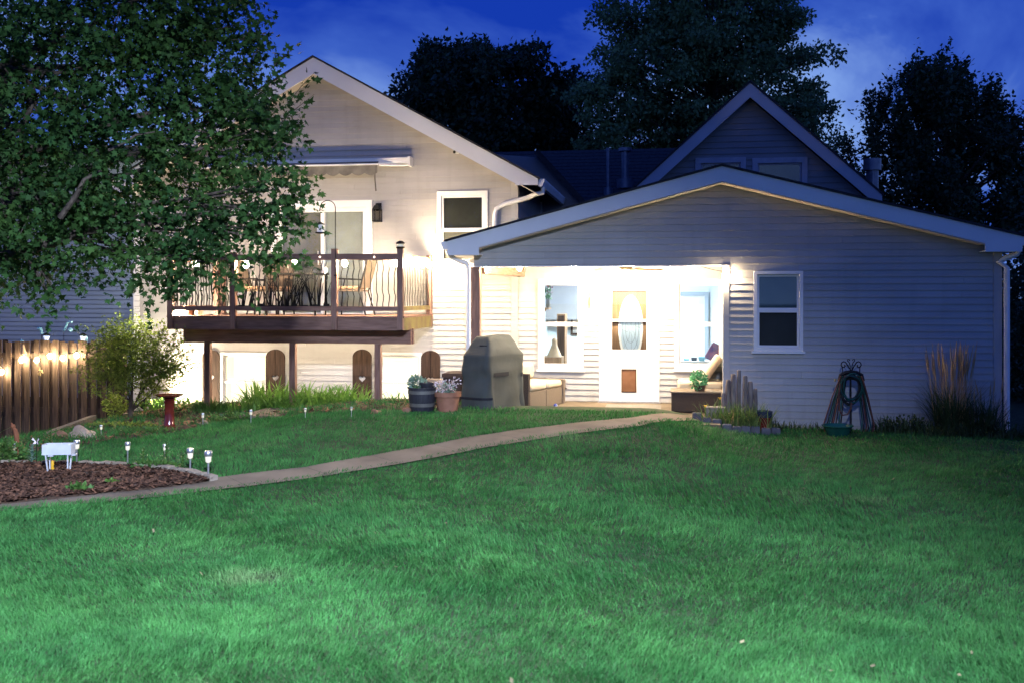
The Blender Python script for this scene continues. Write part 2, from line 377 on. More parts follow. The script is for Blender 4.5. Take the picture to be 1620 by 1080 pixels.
# ------------------------------------------------------------------ mesh building
WL = {}                                           # world location of each thing's origin
class MB:
    def __init__(s): s.v, s.f, s.mi = [], [], []
    def add(s, vs_, fs, mi=0):
        o = len(s.v)
        s.v += [tuple(map(float, p)) for p in vs_]
        s.f += [tuple(i + o for i in f) for f in fs]
        s.mi += [mi] * len(fs)
        return s
    def box(s, x0, x1, y0, y1, z0, z1, mi=0):
        return s.add([(x0, y0, z0), (x1, y0, z0), (x1, y1, z0), (x0, y1, z0), (x0, y0, z1), (x1, y0, z1), (x1, y1, z1), (x0, y1, z1)],
                     [(0, 3, 2, 1), (4, 5, 6, 7), (0, 1, 5, 4), (1, 2, 6, 5), (2, 3, 7, 6), (3, 0, 4, 7)], mi)
    def beam(s, p, q, wd, h, up=(0, 0, 1), mi=0):
        p, q = Vector(p), Vector(q)
        d = (q - p).normalized()
        u = Vector(up)
        sx = d.cross(u)
        if sx.length < 1e-4: sx = d.cross(Vector((1, 0, 0)))
        sx.normalize()
        uu = sx.cross(d).normalized()
        a, b = sx * wd / 2, uu * h / 2
        vs_ = [p - a - b, p + a - b, p + a + b, p - a + b, q - a - b, q + a - b, q + a + b, q - a + b]
        return s.add(vs_, [(0, 3, 2, 1), (4, 5, 6, 7), (0, 1, 5, 4), (1, 2, 6, 5), (2, 3, 7, 6), (3, 0, 4, 7)], mi)
    def tube(s, pts, r, n=7, mi=0, cap=True):
        pts = [Vector(p) for p in pts]
        k = len(pts)
        rr = r if isinstance(r, (list, tuple)) else [r] * k
        rings = []
        t0 = (pts[1] - pts[0]).normalized()
        ref = Vector((0, 0, 1)) if abs(t0.z) < 0.9 else Vector((1, 0, 0))
        a = t0.cross(ref).normalized()
        vs_ = []
        for i, p in enumerate(pts):
            t = (pts[min(i + 1, k - 1)] - pts[max(i - 1, 0)])
            t = t.normalized() if t.length > 1e-9 else t0
            a = (a - t * a.dot(t))
            a = a.normalized() if a.length > 1e-6 else t.orthogonal().normalized()
            b = t.cross(a)
            for j in range(n):
                g = 2 * math.pi * j / n
                vs_.append(p + (a * math.cos(g) + b * math.sin(g)) * rr[i])
        fs = []
        for i in range(k - 1):
            for j in range(n):
                j2 = (j + 1) % n
                fs.append((i * n + j, i * n + j2, (i + 1) * n + j2, (i + 1) * n + j))
        if cap:
            fs.append(tuple(range(n - 1, -1, -1)))
            fs.append(tuple((k - 1) * n + j for j in range(n)))
        return s.add(vs_, fs, mi)
    def lathe(s, prof, n=24, c=(0, 0, 0), mi=0):
        vs_, fs = [], []
        k = len(prof)
        for r, z in prof:
            for j in range(n):
                g = 2 * math.pi * j / n
                vs_.append((c[0] + r * math.cos(g), c[1] + r * math.sin(g), c[2] + z))
        for i in range(k - 1):
            for j in range(n):
                j2 = (j + 1) % n
                fs.append((i * n + j, i * n + j2, (i + 1) * n + j2, (i + 1) * n + j))
        fs.append(tuple(range(n - 1, -1, -1)))
        fs.append(tuple((k - 1) * n + j for j in range(n)))
        return s.add(vs_, fs, mi)
    def prism(s, poly, lo, hi, axis='y', mi=0):
        k = len(poly)
        f3 = {'y': lambda a, b, c: (a, c, b), 'z': lambda a, b, c: (a, b, c), 'x': lambda a, b, c: (c, a, b)}[axis]
        vs_ = [f3(a, b, lo) for a, b in poly] + [f3(a, b, hi) for a, b in poly]
        fs = [tuple(range(k)), tuple(range(2 * k - 1, k - 1, -1))]
        for i in range(k):
            j = (i + 1) % k
            fs.append((i, i + k, j + k, j))
        return s.add(vs_, fs, mi)
    def ball(s, c, r, n=10, m=6, mi=0, sq=(1, 1, 1)):
        vs_, fs = [], []
        for i in range(m + 1):
            a = math.pi * i / m
            for j in range(n):
                g = 2 * math.pi * j / n
                vs_.append((c[0] + r * sq[0] * math.sin(a) * math.cos(g), c[1] + r * sq[1] * math.sin(a) * math.sin(g), c[2] + r * sq[2] * math.cos(a)))
        for i in range(m):
            for j in range(n):
                j2 = (j + 1) % n
                fs.append((i * n + j, (i + 1) * n + j, (i + 1) * n + j2, i * n + j2))
        return s.add(vs_, fs, mi)
    def blade(s, p, az, h, lean, wd, seg=4, mi=0, curl=1.6):
        """one ribbon leaf from p"""
        vs_, fs = [], []
        dx, dy = math.cos(az), math.sin(az)
        sx, sy = -dy, dx
        for i in range(seg + 1):
            t = i / seg
            ww = wd * (1 - t ** 2.2) * (0.6 + 0.8 * min(t * 3, 1) * 0.5) + 0.0006
            o = lean * t ** curl
            z = h * (t - 0.35 * (lean / max(h, 1e-3)) * t ** 3 * 0.9)
            vs_ += [(p[0] + dx * o + sx * ww / 2, p[1] + dy * o + sy * ww / 2, p[2] + z),
                    (p[0] + dx * o - sx * ww / 2, p[1] + dy * o - sy * ww / 2, p[2] + z)]
        for i in range(seg): fs.append((2 * i, 2 * i + 1, 2 * i + 3, 2 * i + 2))
        return s.add(vs_, fs, mi)
    def mesh(s, name, mats, off=(0, 0, 0), smooth=False):
        me = bpy.data.meshes.new(name)
        V = np.array(s.v, float).reshape(-1, 3) - np.array(off)
        me.from_pydata(V.tolist(), [], s.f)
        for m in (mats if isinstance(mats, (list, tuple)) else [mats]): me.materials.append(m)
        if max(s.mi, default=0): me.polygons.foreach_set('material_index', s.mi)
        if smooth:
            me.polygons.foreach_set('use_smooth', [True] * len(me.polygons))
            me.set_sharp_from_angle(angle=R(42))
        me.update()
        return me
    def build(s, name, mats, parent=None, smooth=False, loc=None, bevel=0):
        """loc given: local coordinates placed there. parent given: world coordinates under the parent (unless the parent was built local)."""
        if parent is not None:
            o = bpy.data.objects.new(name, s.mesh(name, mats, WL.get(parent.name, (0, 0, 0)), smooth))
            o.parent = parent
            WL[o.name] = WL.get(parent.name, (0, 0, 0))
        elif loc is not None:
            o = bpy.data.objects.new(name, s.mesh(name, mats, (0, 0, 0), smooth))
            o.location = loc
        else:
            V = np.array(s.v)
            c = ((V[:, 0].min() + V[:, 0].max()) / 2, (V[:, 1].min() + V[:, 1].max()) / 2, V[:, 2].min())
            o = bpy.data.objects.new(name, s.mesh(name, mats, c, smooth))
            o.location = c
            WL[o.name] = c
        col.objects.link(o)
        if bevel:
            b = o.modifiers.new('bevel', 'BEVEL')
            b.width = bevel; b.segments = 3; b.limit_method = 'ANGLE'
        return o

def tag(o, label=None, cat=None, group=None, kind=None):
    if label: o['label'] = label
    if cat: o['category'] = cat
    if group: o['group'] = group
    if kind: o['kind'] = kind
    return o

def thing(name, label, cat, loc=(0, 0, 0), rot=0.0, group=None, local=False):
    o = bpy.data.objects.new(name, None)
    o.empty_display_size = 0.1
    col.objects.link(o)
    o.location = loc
    o.rotation_euler = (0, 0, rot)
    WL[o.name] = (0, 0, 0) if local else tuple(loc)
    return tag(o, label, cat, group)

def children(o): return [c for c in bpy.data.objects if c.parent == o]

def dup(root, loc, rot=0.0, label=None, scale=None):
    def cp(o, par):
        c = o.copy(); col.objects.link(c)
        if par is not None: c.parent = par
        return c
    r = cp(root, None)
    r.location = loc
    r.rotation_euler = (0, 0, rot)
    if label: r['label'] = label
    if scale: r.scale = (scale,) * 3
    for ch in children(root):
        c = cp(ch, r)
        for g in children(ch): cp(g, c)
    return r

def npmesh(name, V, F, mats, smooth=False):
    """F: array (n,k) of equal polygons"""
    me = bpy.data.meshes.new(name)
    n, k = F.shape
    me.vertices.add(len(V)); me.loops.add(n * k); me.polygons.add(n)
    me.vertices.foreach_set('co', np.ascontiguousarray(V, dtype=np.float32).ravel())
    me.loops.foreach_set('vertex_index', np.ascontiguousarray(F, dtype=np.int32).ravel())
    me.polygons.foreach_set('loop_start', np.arange(n, dtype=np.int32) * k)
    try: me.polygons.foreach_set('loop_total', np.full(n, k, dtype=np.int32))
    except Exception: pass
    for m in (mats if isinstance(mats, (list, tuple)) else [mats]): me.materials.append(m)
    if smooth: me.polygons.foreach_set('use_smooth', np.ones(n, dtype=bool))
    me.update(calc_edges=True)
    return me

# ------------------------------------------------------------------ planes of the place
YW = 17.40      # main wall of the house (and of the porch)
YF = 15.57      # front wall of the patio wing
YD = 15.40      # front of the deck
ZP = 0.158      # patio slab top

# ------------------------------------------------------------------ ground
def inpoly(x, y, poly):
    x = np.asarray(x); y = np.asarray(y)
    r = np.zeros(x.shape, bool)
    n = len(poly)
    for i in range(n):
        x1, y1 = poly[i][:2]; x2, y2 = poly[(i + 1) % n][:2]
        c = ((y1 > y) != (y2 > y)) & (x < (x2 - x1) * (y - y1) / (y2 - y1 + 1e-12) + x1)
        r ^= c
    return r

xs = np.concatenate([[-400, -150, -60, -30, -20], np.arange(-15, 12.01, 0.25), [14, 18, 25, 40, 80, 150, 400]])
ys = np.concatenate([[-200, -60, -20, -6, 0], np.arange(3, 20.01, 0.25), [22, 26, 32, 45, 70, 120, 250, 600]])
gx, gy = np.meshgrid(xs, ys)
V = np.stack([gx.ravel(), gy.ravel(), T(gx, gy).ravel()], 1)
nx, ny = len(xs), len(ys)
ii = (np.arange(ny - 1)[:, None] * nx + np.arange(nx - 1)[None]).ravel()
F = np.stack([ii, ii + 1, ii + nx + 1, ii + nx], 1)
ground = bpy.data.objects.new('ground', npmesh('ground', V, F, M_LAWN, True))
col.objects.link(ground)
tag(ground, kind='structure')

UP = [(-70, 806), (0, 797), (170, 778), (340, 757), (480, 741), (620, 716), (740, 693), (880, 674), (1000, 662), (1050, 655)]
LO = [(-70, 819), (0, 811), (170, 796), (340, 777), (480, 760), (600, 741), (760, 711), (900, 689), (1010, 676), (1095, 667)]
up3 = [G(*p) for p in UP]; lo3 = [G(*p) for p in LO]
# extend the path on under the patio edge
up3.append((up3[-1][0] + 0.5, 15.3, 0)); lo3.append((lo3[-1][0] + 0.3, 15.3, 0))
def resample(pts, n):
    pts = np.array([p[:2] for p in pts])
    d = np.r_[0, np.cumsum(np.linalg.norm(np.diff(pts, axis=0), axis=1))]
    t = np.linspace(0, d[-1], n)
    return np.stack([np.interp(t, d, pts[:, i]) for i in (0, 1)], 1)
ua, la = resample(up3, 70), resample(lo3, 70)
path_poly = [tuple(p) for p in ua] + [tuple(p) for p in la[::-1]]
# path slabs: each concrete slab of the walk is a piece with a tooled joint
walk = tag(bpy.data.objects.new('path', None), kind='structure')
col.objects.link(walk)
for k in range(0, 69, 6):
    b = MB()
    e0, e1 = k, min(k + 6, 69)
    vs_, fs = [], []
    for i in range(e0, e1 + 1):
        sh = 0.003 if i in (e0, e1) else 0
        t_ = 0.02 if i == e0 else (-0.02 if i == e1 else 0)
        for q in (0, 0.33, 0.67, 1):
            p = ua[i] * (1 - q) + la[i] * q
            nb = (ua[min(i + 1, 69)] - ua[max(i - 1, 0)]); nb = nb / np.linalg.norm(nb)
            p = p + nb * t_ * 0.12
            vs_.append((p[0], p[1], float(T(*p)) + 0.022 - sh))
    m_ = e1 - e0 + 1
    for i in range(m_ - 1):
        for q in range(3):
            a = i * 4 + q
            fs.append((a, a + 1, a + 5, a + 4))
    b.add(vs_, fs)
    b.build('path_slab', M_CONC, walk)

patio = MB()
patio.box(-6.6, 0.70, 14.55, YW, -0.2, ZP)
patio.box(0.7003, 2.2, YF + 0.2, YW, -0.2, ZP)
po = patio.build('patio', M_CONC)
tag(po, kind='structure')
patio_poly = [(-6.6, 14.55), (2.2, 14.55), (2.2, YW), (-6.6, YW)]

BED = [(-60, 738), (30, 737), (110, 738), (200, 742), (262, 748), (300, 754), (338, 763), (330, 765), (170, 783), (0, 801), (-60, 808)]
bed3 = [G(*p) for p in BED]
GARD = [(20, 716), (110, 712), (160, 699), (250, 689), (330, 672), (400, 662), (470, 657), (560, 652), (640, 648), (700, 646)]
gard3 = [G(*p) for p in GARD] + [(-3.4, YW, 0), (-11.5, YW, 0), (-11.8, 14.5, 0)]
def bedmesh(name, poly, mt, dz, step=0.09):
    pts = np.array([p[:2] for p in poly])
    x0, y0 = pts.min(0); x1, y1 = pts.max(0)
    X, Y = np.meshgrid(np.arange(x0, x1 + step, step), np.arange(y0, y1 + step, step))
    ins = inpoly(X, Y, poly)
    z = T(X, Y) + np.where(ins, dz + 0.02 * rng.standard_normal(X.shape), -0.05)
    n, m = X.shape
    idx = (np.arange(n - 1)[:, None] * m + np.arange(m - 1)[None]).ravel()
    keep = ins[:-1, :-1].ravel() | ins[1:, 1:].ravel() | ins[:-1, 1:].ravel() | ins[1:, :-1].ravel()
    idx = idx[keep]
    Fq = np.stack([idx, idx + 1, idx + m + 1, idx + m], 1)
    o = bpy.data.objects.new(name, npmesh(name, np.stack([X.ravel(), Y.ravel(), z.ravel()], 1), Fq, mt, True))
    col.objects.link(o)
    tag(o, kind='structure')
bedmesh('mulch_bed', bed3, M_SOIL, 0.03)
bedmesh('garden_soil', gard3, M_SOIL, 0.02)

# mulch chips
def chips(name, poly, n, size, mt, flat=0.35, dz=0.04):
    pts = np.array([p[:2] for p in poly])
    x0, y0 = pts.min(0); x1, y1 = pts.max(0)
    X = rng.uniform(x0, x1, n * 3); Y = rng.uniform(y0, y1, n * 3)
    k = inpoly(X, Y, poly)
    X, Y = X[k][:n], Y[k][:n]
    n = len(X)
    az = rng.uniform(0, 6.28, n); l = size * rng.uniform(0.5, 1.8, n); wd = l * rng.uniform(0.2, 0.5, n)
    tl = rng.normal(0, flat, n)
    c = np.stack([X, Y, T(X, Y) + dz + rng.uniform(0, 0.025, n)], 1)
    a = np.stack([np.cos(az) * np.cos(tl), np.sin(az) * np.cos(tl), np.sin(tl)], 1) * l[:, None] / 2
    bv = np.stack([-np.sin(az), np.cos(az), rng.normal(0, flat, n)], 1) * wd[:, None] / 2
    V = np.stack([c - a - bv, c + a - bv, c + a + bv, c - a + bv], 1).reshape(-1, 3)
    F = np.arange(n * 4).reshape(-1, 4)
    o = bpy.data.objects.new(name, npmesh(name, V, F, mt))
    col.objects.link(o)
    return tag(o, kind='stuff')
chips('bark_mulch', bed3, 16000, 0.045, M_MULCH)
chips('dead_leaves', gard3, 3500, 0.05, mat('dry leaf litter', (0.10, 0.045, 0.02), (0.2, 0.11, 0.05), rough=0.9, scale=9, island=0.5))

# ------------------------------------------------------------------ grass
def grass(name, n, zone, hmin, hmax, mt, ymin=4.0, ymax=15.6, excl=(), xr=(-13, 9.5), wk=0.0006):
    u = rng.random(n)
    Y = (ymin ** -0.25 + u * (ymax ** -0.25 - ymin ** -0.25)) ** -4      # denser near the viewer
    half = Y * 0.60 + 0.5
    X = -ST / CT * Y + rng.uniform(-1, 1, n) * half
    k = (X > xr[0]) & (X < xr[1])
    for e_ in excl: k &= ~inpoly(X, Y, e_)
    if zone is not None: k &= inpoly(X, Y, zone)
    X, Y = X[k], Y[k]
    n = len(X)
    clump = 0.5 + 0.5 * np.sin(X * 2.1 + 1.7 * np.sin(Y * 1.3)) * np.sin(Y * 2.7 + 1.3 * np.sin(X * 1.1))
    clump2 = 0.5 + 0.5 * np.sin(X * 5.3 + 2.1 * np.sin(Y * 3.7)) * np.sin(Y * 6.1 + 1.9 * np.sin(X * 4.3))
    h = rng.uniform(hmin, hmax, n) * (0.55 + 0.45 * clump + 0.5 * clump2 ** 3)
    dist = np.hypot(X, Y)
    wd = np.maximum(0.003, dist * wk) * rng.uniform(0.7, 1.3, n)
    az = rng.uniform(0, 6.28, n)
    lean = h * (0.25 + 0.75 * rng.random(n))
    fx = 2.2 * np.sin(X * 0.9 + 1.1 * np.sin(Y * 0.8)) + 1.7 * np.sin(Y * 1.4 + X * 0.3) + rng.normal(0, 1.1, n)
    la_ = fx + 0.0
    d = np.stack([np.cos(la_), np.sin(la_), np.zeros(n)], 1)
    s = np.stack([np.cos(az), np.sin(az), np.zeros(n)], 1) * wd[:, None] / 2
    b = np.stack([X, Y, T(X, Y) - 0.005], 1)
    mid = b + d * (lean * 0.35)[:, None]; mid[:, 2] += h * 0.6
    tip = b + d * lean[:, None]; tip[:, 2] += h * (1 - 0.25 * (lean / h) ** 2)
    V = np.stack([b - s, b + s, mid + s * 0.8, mid - s * 0.8, tip + s * 0.12, tip - s * 0.12], 1).reshape(-1, 3)
    o6 = np.arange(n)[:, None] * 6
    F = np.concatenate([o6 + np.array([[0, 1, 2, 3]]), o6 + np.array([[3, 2, 4, 5]])])
    ob = bpy.data.objects.new(name, npmesh(name, V, F, mt))
    col.objects.link(ob)
    return tag(ob, kind='stuff')
porchfoot = [(-6.6, 14.75), (0.6, 14.75), (0.6, 18), (-6.6, 18)]
wallfoot = [(0.7, YF - 0.02), (5.2, YF - 0.02), (5.2, 22), (0.7, 22)]
# shrink the path a little so that blades overhang its edges
cpoly = [tuple(ua[i] * 0.95 + la[i] * 0.05) for i in range(70)] + [tuple(la[i] * 0.78 + ua[i] * 0.22) for i in range(69, -1, -1)]
grass('lawn_grass', 520000, None, 0.035, 0.075, M_GRASS, excl=(cpoly, bed3, gard3, porchfoot, wallfoot))

chips('fallen_leaves', [(-7, 4.6), (3.5, 4.6), (4.5, 14), (-3, 14)], 55, 0.024, mat('fallen leaf', (0.12, 0.10, 0.05), (0.2, 0.16, 0.08), rough=0.9, scale=9, island=0.4), 0.5, 0.045)

grass('bed_weeds', 60000, gard3, 0.05, 0.15, M_GRASS, ymin=11.0, ymax=16.3, excl=())

# ------------------------------------------------------------------ siding
EXPO = 0.1016
def bands_of(z0, z1, holes, extra=()):
    zs_ = sorted({z0, z1, *[h[2] for h in holes if z0 < h[2] < z1], *[h[3] for h in holes if z0 < h[3] < z1], *[e_ for e_ in extra if z0 < e_ < z1]})
    return list(zip(zs_[:-1], zs_[1:]))
def spans(xl, xr, za, zb, holes):
    """list of ((x0 at za, x0 at zb),(x1 at za, x1 at zb)) between holes"""
    zm = (za + zb) / 2
    hs = sorted([(h[0], h[1]) for h in holes if h[2] < zm < h[3]])
    a = (xl(za), xl(zb)); res = []
    endv = (xr(za), xr(zb))
    for h0, h1 in hs:
        if h1 <= min(a): continue
        if h0 > min(a): res.append((a, (min(h0, endv[0]), min(h0, endv[1]))))
        a = (max(h1, a[0]), max(h1, a[1]))
    res.append((a, endv))
    return [r for r in res if (r[1][0] - r[0][0]) + (r[1][1] - r[0][1]) > 0.02]

def siding(parent, Y, z0, z1, xl, xr, holes, m, name='siding_board', expo=EXPO, joint=3.66, seed=1, tilt=0.020):
    """lap boards, each one an object, on the plane Y (front face towards -Y)"""
    rr = random.Random(seed)
    z = z0
    k = 0
    while z < z1 - 0.01:
        zt = min(z + expo * rr.uniform(0.985, 1.015), z1)
        L, Rr = xl(z), xr(z)
        cuts = [(h[0] + h[1]) / 2 for h in holes if h[2] < zt and h[3] > z and L < (h[0] + h[1]) / 2 < Rr]
        x = L + rr.uniform(0.6, joint)
        while x < Rr - 0.5:
            cuts.append(x); x += joint * rr.uniform(0.8, 1.0)
        cuts.sort()
        cuts = [c for i, c in enumerate(cuts) if not any(abs(c - d) < 0.4 for d in cuts[:i])]
        segs = [L - 5] + cuts + [Rr + 5]
        for s0, s1 in zip(segs[:-1], segs[1:]):
            b = MB()
            for za, zb in bands_of(z, zt, holes):
                yo = lambda q: Y - 0.004 - tilt + (q - z) / expo * tilt
                for (a0, a1), (b0, b1) in spans(xl, xr, za, zb, holes):
                    p0, p1 = max(a0, s0 + 0.0018), max(a1, s0 + 0.0018)
                    q0, q1 = min(b0, s1 - 0.0018), min(b1, s1 - 0.0018)
                    if q0 - p0 < 0.005 and q1 - p1 < 0.005: continue
                    q0, q1 = max(q0, p0), max(q1, p1)
                    ya, yb, yk = yo(za), yo(zb), Y - 0.002
                    b.add([(p0, ya, za), (q0, ya, za), (q1, yb, zb), (p1, yb, zb), (p0, yk, za), (q0, yk, za), (q1, yk, zb), (p1, yk, zb)],
                          [(0, 1, 2, 3), (0, 4, 5, 1), (0, 3, 7, 4), (1, 5, 6, 2)])
            if b.v: b.build(name, m, parent)
        z = zt
        k += 1

def wallslab(name, parent, Y, z0, z1, xl, xr, holes, m, thick=0.12, extra=()):
    b = MB()
    for za, zb in bands_of(z0, z1, holes, extra):
        for (a0, a1), (b0, b1) in spans(xl, xr, za, zb, holes):
            b.add([(a0, Y, za), (b0, Y, za), (b1, Y, zb), (a1, Y, zb), (a0, Y + thick, za), (b0, Y + thick, za), (b1, Y + thick, zb), (a1, Y + thick, zb)],
                  [(0, 1, 2, 3), (5, 4, 7, 6), (0, 3, 7, 4), (1, 5, 6, 2), (3, 2, 6, 7), (0, 4, 5, 1)])
    return b.build(name, m, parent)

def lin(xa, za, xb, zb): return lambda z: xa + (xb - xa) * (z - za) / (zb - za)

def window(parent, Y, x0, x1, z0, z1, zm, blind_up=None, blind_lo=None, fw=0.075, name='window', slat=False, tm=None):
    tm = tm or M_TRIM
    """white double hung window: outer trim on the wall, two sashes, a pane and a blind behind each"""
    f = MB()
    f.box(x0, x1, Y - 0.045, Y + 0.06, z1 - fw, z1)
    f.box(x0, x1, Y - 0.05, Y + 0.06, z0, z0 + fw)
    f.box(x0, x0 + fw, Y - 0.045, Y + 0.06, z0 + fw, z1 - fw)
    f.box(x1 - fw, x1, Y - 0.045, Y + 0.06, z0 + fw, z1 - fw)
    w_ = f.build(name, tm, parent)
    sl = MB(); sl.box(x0 - 0.03, x1 + 0.03, Y - 0.065, Y - 0.006, z0 - 0.035, z0 - 0.002); sl.build('sill', tm, w_)
    i0, i1 = x0 + fw + 0.002, x1 - fw - 0.002
    for nm, a, c, yo, bl in (('upper', zm, z1 - fw - 0.002, 0.015, blind_up), ('lower', z0 + fw + 0.002, zm, 0.0, blind_lo)):
        s_ = MB(); sw = 0.035
        yy = Y - 0.02 + (0.03 if nm == 'upper' else 0.0)
        s_.box(i0, i1, yy, yy + 0.028, c - sw, c)
        s_.box(i0, i1, yy, yy + 0.028, a, a + sw)
        s_.box(i0, i0 + sw, yy, yy + 0.028, a + sw, c - sw)
        s_.box(i1 - sw, i1, yy, yy + 0.028, a + sw, c - sw)
        s_.build('sash', tm, w_)
        p = MB(); p.box(i0 + sw, i1 - sw, yy + 0.010, yy + 0.014, a + sw, c - sw)
        p.build('pane', M_PANE, w_)
        if bl is not None:
            bb = MB()
            if slat:
                z = a + 0.01
                while z < c - 0.02:
                    bb.add([(i0, yy + 0.085, z), (i1, yy + 0.085, z), (i1, yy + 0.060, z + 0.03), (i0, yy + 0.060, z + 0.03)], [(0, 1, 2, 3)])
                    z += 0.027
            else:
                bb.box(i0, i1, yy + 0.06, yy + 0.068, a, c)
            bb.build('blind', bl, w_)
    return w_

def gutter_tube(pts, parent, name='downspout', wd=0.075, dp=0.06):
    b = MB()
    b.tube(pts, 0.042, n=8)
    return b.build(name, M_TRIM, parent, smooth=True)

# ------------------------------------------------------------------ the house
house = thing('house', 'white vinyl sided house with a gabled wing, lit porch and low front gable', 'house', (0, YW, 0))

# --- main wing wall
xL, xR = PX(214, YW), PX(818, YW)
zE = PZ(818, 287, YW)
apx, _, apz = P(505, 106, YW)
apx = (xL + xR) / 2
Z0 = -0.15
xl_w = lambda z: xL if z <= zE else xL + (apx - xL) * (z - zE) / (apz - zE)
xr_w = lambda z: xR if z <= zE else xR + (apx - xR) * (z - zE) / (apz - zE)
def rect(px0, px1, py1, py0, Y):
    """pixel box -> (x0,x1,z0,z1) on the plane Y"""
    pm = (px0 + px1) / 2
    return (PX(px0, Y), PX(px1, Y), PZ(pm, py1, Y), PZ(pm, py0, Y))
SL = rect(430, 590, 506, 318, YW)        # sliding door
BW = rect(692, 772, 420, 303, YW)        # bedroom window
W1 = rect(350, 426, 648, 557, YW)        # basement windows
W2 = rect(598, 668, 648, 557, YW)
holes_w = [SL, BW, W1, W2]
ww = wallslab('wall', house, YW, Z0, apz, xl_w, xr_w, holes_w, M_SIDING, extra=(zE,))
siding(ww, YW, Z0, apz - 0.03, xl_w, xr_w, holes_w, M_SIDING, seed=3, tilt=0.025)
cb = MB(); cb.box(xR - 0.10, xR + 0.022, YW - 0.030, YW + 0.1, Z0, zE); cb.build('corner_board', M_SIDING, house)
cb = MB(); cb.box(xL - 0.022, xL + 0.10, YW - 0.026, YW + 0.1, Z0, zE); cb.build('corner_board', M_TRIM, house)
sw = MB(); sw.box(xL, xL + 0.12, YW + 0.13, 25, Z0, zE); sw.build('side_wall', M_SIDING, house); sw = MB(); sw.box(xR - 0.12, xR - 0.002, YW + 0.13, 25, Z0, zE)
sw.build('side_wall', M_SIDING, house)

# --- wing roof
YR = YW - 0.36
r_ax, _, r_az = P(499, 91, YR)
r_ax = apx + (YR - YW) * 0.0
r_ex, _, r_ez = P(851, 283, YR)
hw = r_ex - r_ax
def mirror(poly, c): return [(2 * c - a, b) for a, b in poly]
def rake(parent, Y0, th, ax, az, ex, ez, drop, boxw, boxz, m, name='fascia'):
    """one piece of gable trim each side, with the boxed end"""
    sl = (ez - az) / (ex - ax)
    half = [(ax, az), (ex, ez), (ex, boxz), (ex - boxw, boxz), (ex - boxw, ez - sl * boxw - drop), (ax, az - drop)]
    a = MB(); a.prism(half, Y0, Y0 + th); a.build(name, m, parent)
    b = MB(); b.prism(mirror(half, ax), Y0, Y0 + th); b.build(name, m, parent)
def roofslab(parent, Y0, Y1, ax, az, ex, ez, th, m, name='roof'):
    """two roof planes with thickness, their upper face th above the line ax,az - ex,ez; returns both"""
    sl = (ez - az) / (ex - ax)
    res = []
    for sg in (1, -1):
        poly = [(ax, az + 0.004), (ax + sg * (ex - ax + 0.03), ez + sl * 0.03 + 0.004), (ax + sg * (ex - ax + 0.03), ez + sl * 0.03 + th), (ax, az + th)]
        b = MB(); b.prism(poly, Y0, Y1); res.append(b.build(name, m, parent))
    return res
dropW = PZ(515, 91, YR) - PZ(515, 117, YR)
rake(house, YR, 0.03, r_ax, r_az, r_ex, r_ez, dropW, PX(851, YR) - PX(815, YR), PZ(830, 293, YR), M_FASCIA)
roofslab(house, YR - 0.03, 25.0, r_ax, r_az, r_ex, r_ez, 0.035, M_SHINGLE)
# rake soffit planes of the wing
slw = (r_ez - r_az) / hw
for sg in (1, -1):
    b = MB()
    zt = lambda t: r_az + slw * t - dropW * 0.92
    n = 16
    for i in range(n):
        t0, t1 = hw * i / n, hw * (i + 1) / n - 0.004
        b = MB()
        b.add([(r_ax + sg * t0, YR + 0.031, zt(t0)), (r_ax + sg * t1, YR + 0.031, zt(t1)), (r_ax + sg * t1, YW - 0.02, zt(t1)), (r_ax + sg * t0, YW - 0.02, zt(t0)),
               (r_ax + sg * t0, YR + 0.031, zt(t0) + .01), (r_ax + sg * t1, YR + 0.031, zt(t1) + .01), (r_ax + sg * t1, YW - 0.02, zt(t1) + .01), (r_ax + sg * t0, YW - 0.02, zt(t0) + .01)],
              [(0, 1, 2, 3), (4, 5, 6, 7), (0, 1, 5, 4), (1, 2, 6, 5), (2, 3, 7, 6), (3, 0, 4, 7)])
        b.build('soffit_panel', M_SOFFIT, house)
# wing gutter end and downspout
gx0 = r_ex
b = MB()
b.prism([(gx0 + 0.005, r_ez - 0.13), (gx0 + 0.07, r_ez - 0.13), (gx0 + 0.11, r_ez - 0.03), (gx0 + 0.11, r_ez), (gx0 + 0.005, r_ez)], YR + 0.03, 25.0)
b.build('gutter', M_TRIM, house)
gutter_tube([(gx0 + 0.06, YW - 0.15, r_ez - 0.12), (gx0 + 0.06, YW - 0.15, r_ez - 0.22), P(846, 308, YW - 0.13), P(835, 313, YW - 0.10), P(796, 324, YW - 0.07), P(785, 331, YW - 0.07),
             P(783, 340, YW - 0.07), P(782, 372, YW - 0.07)], house)

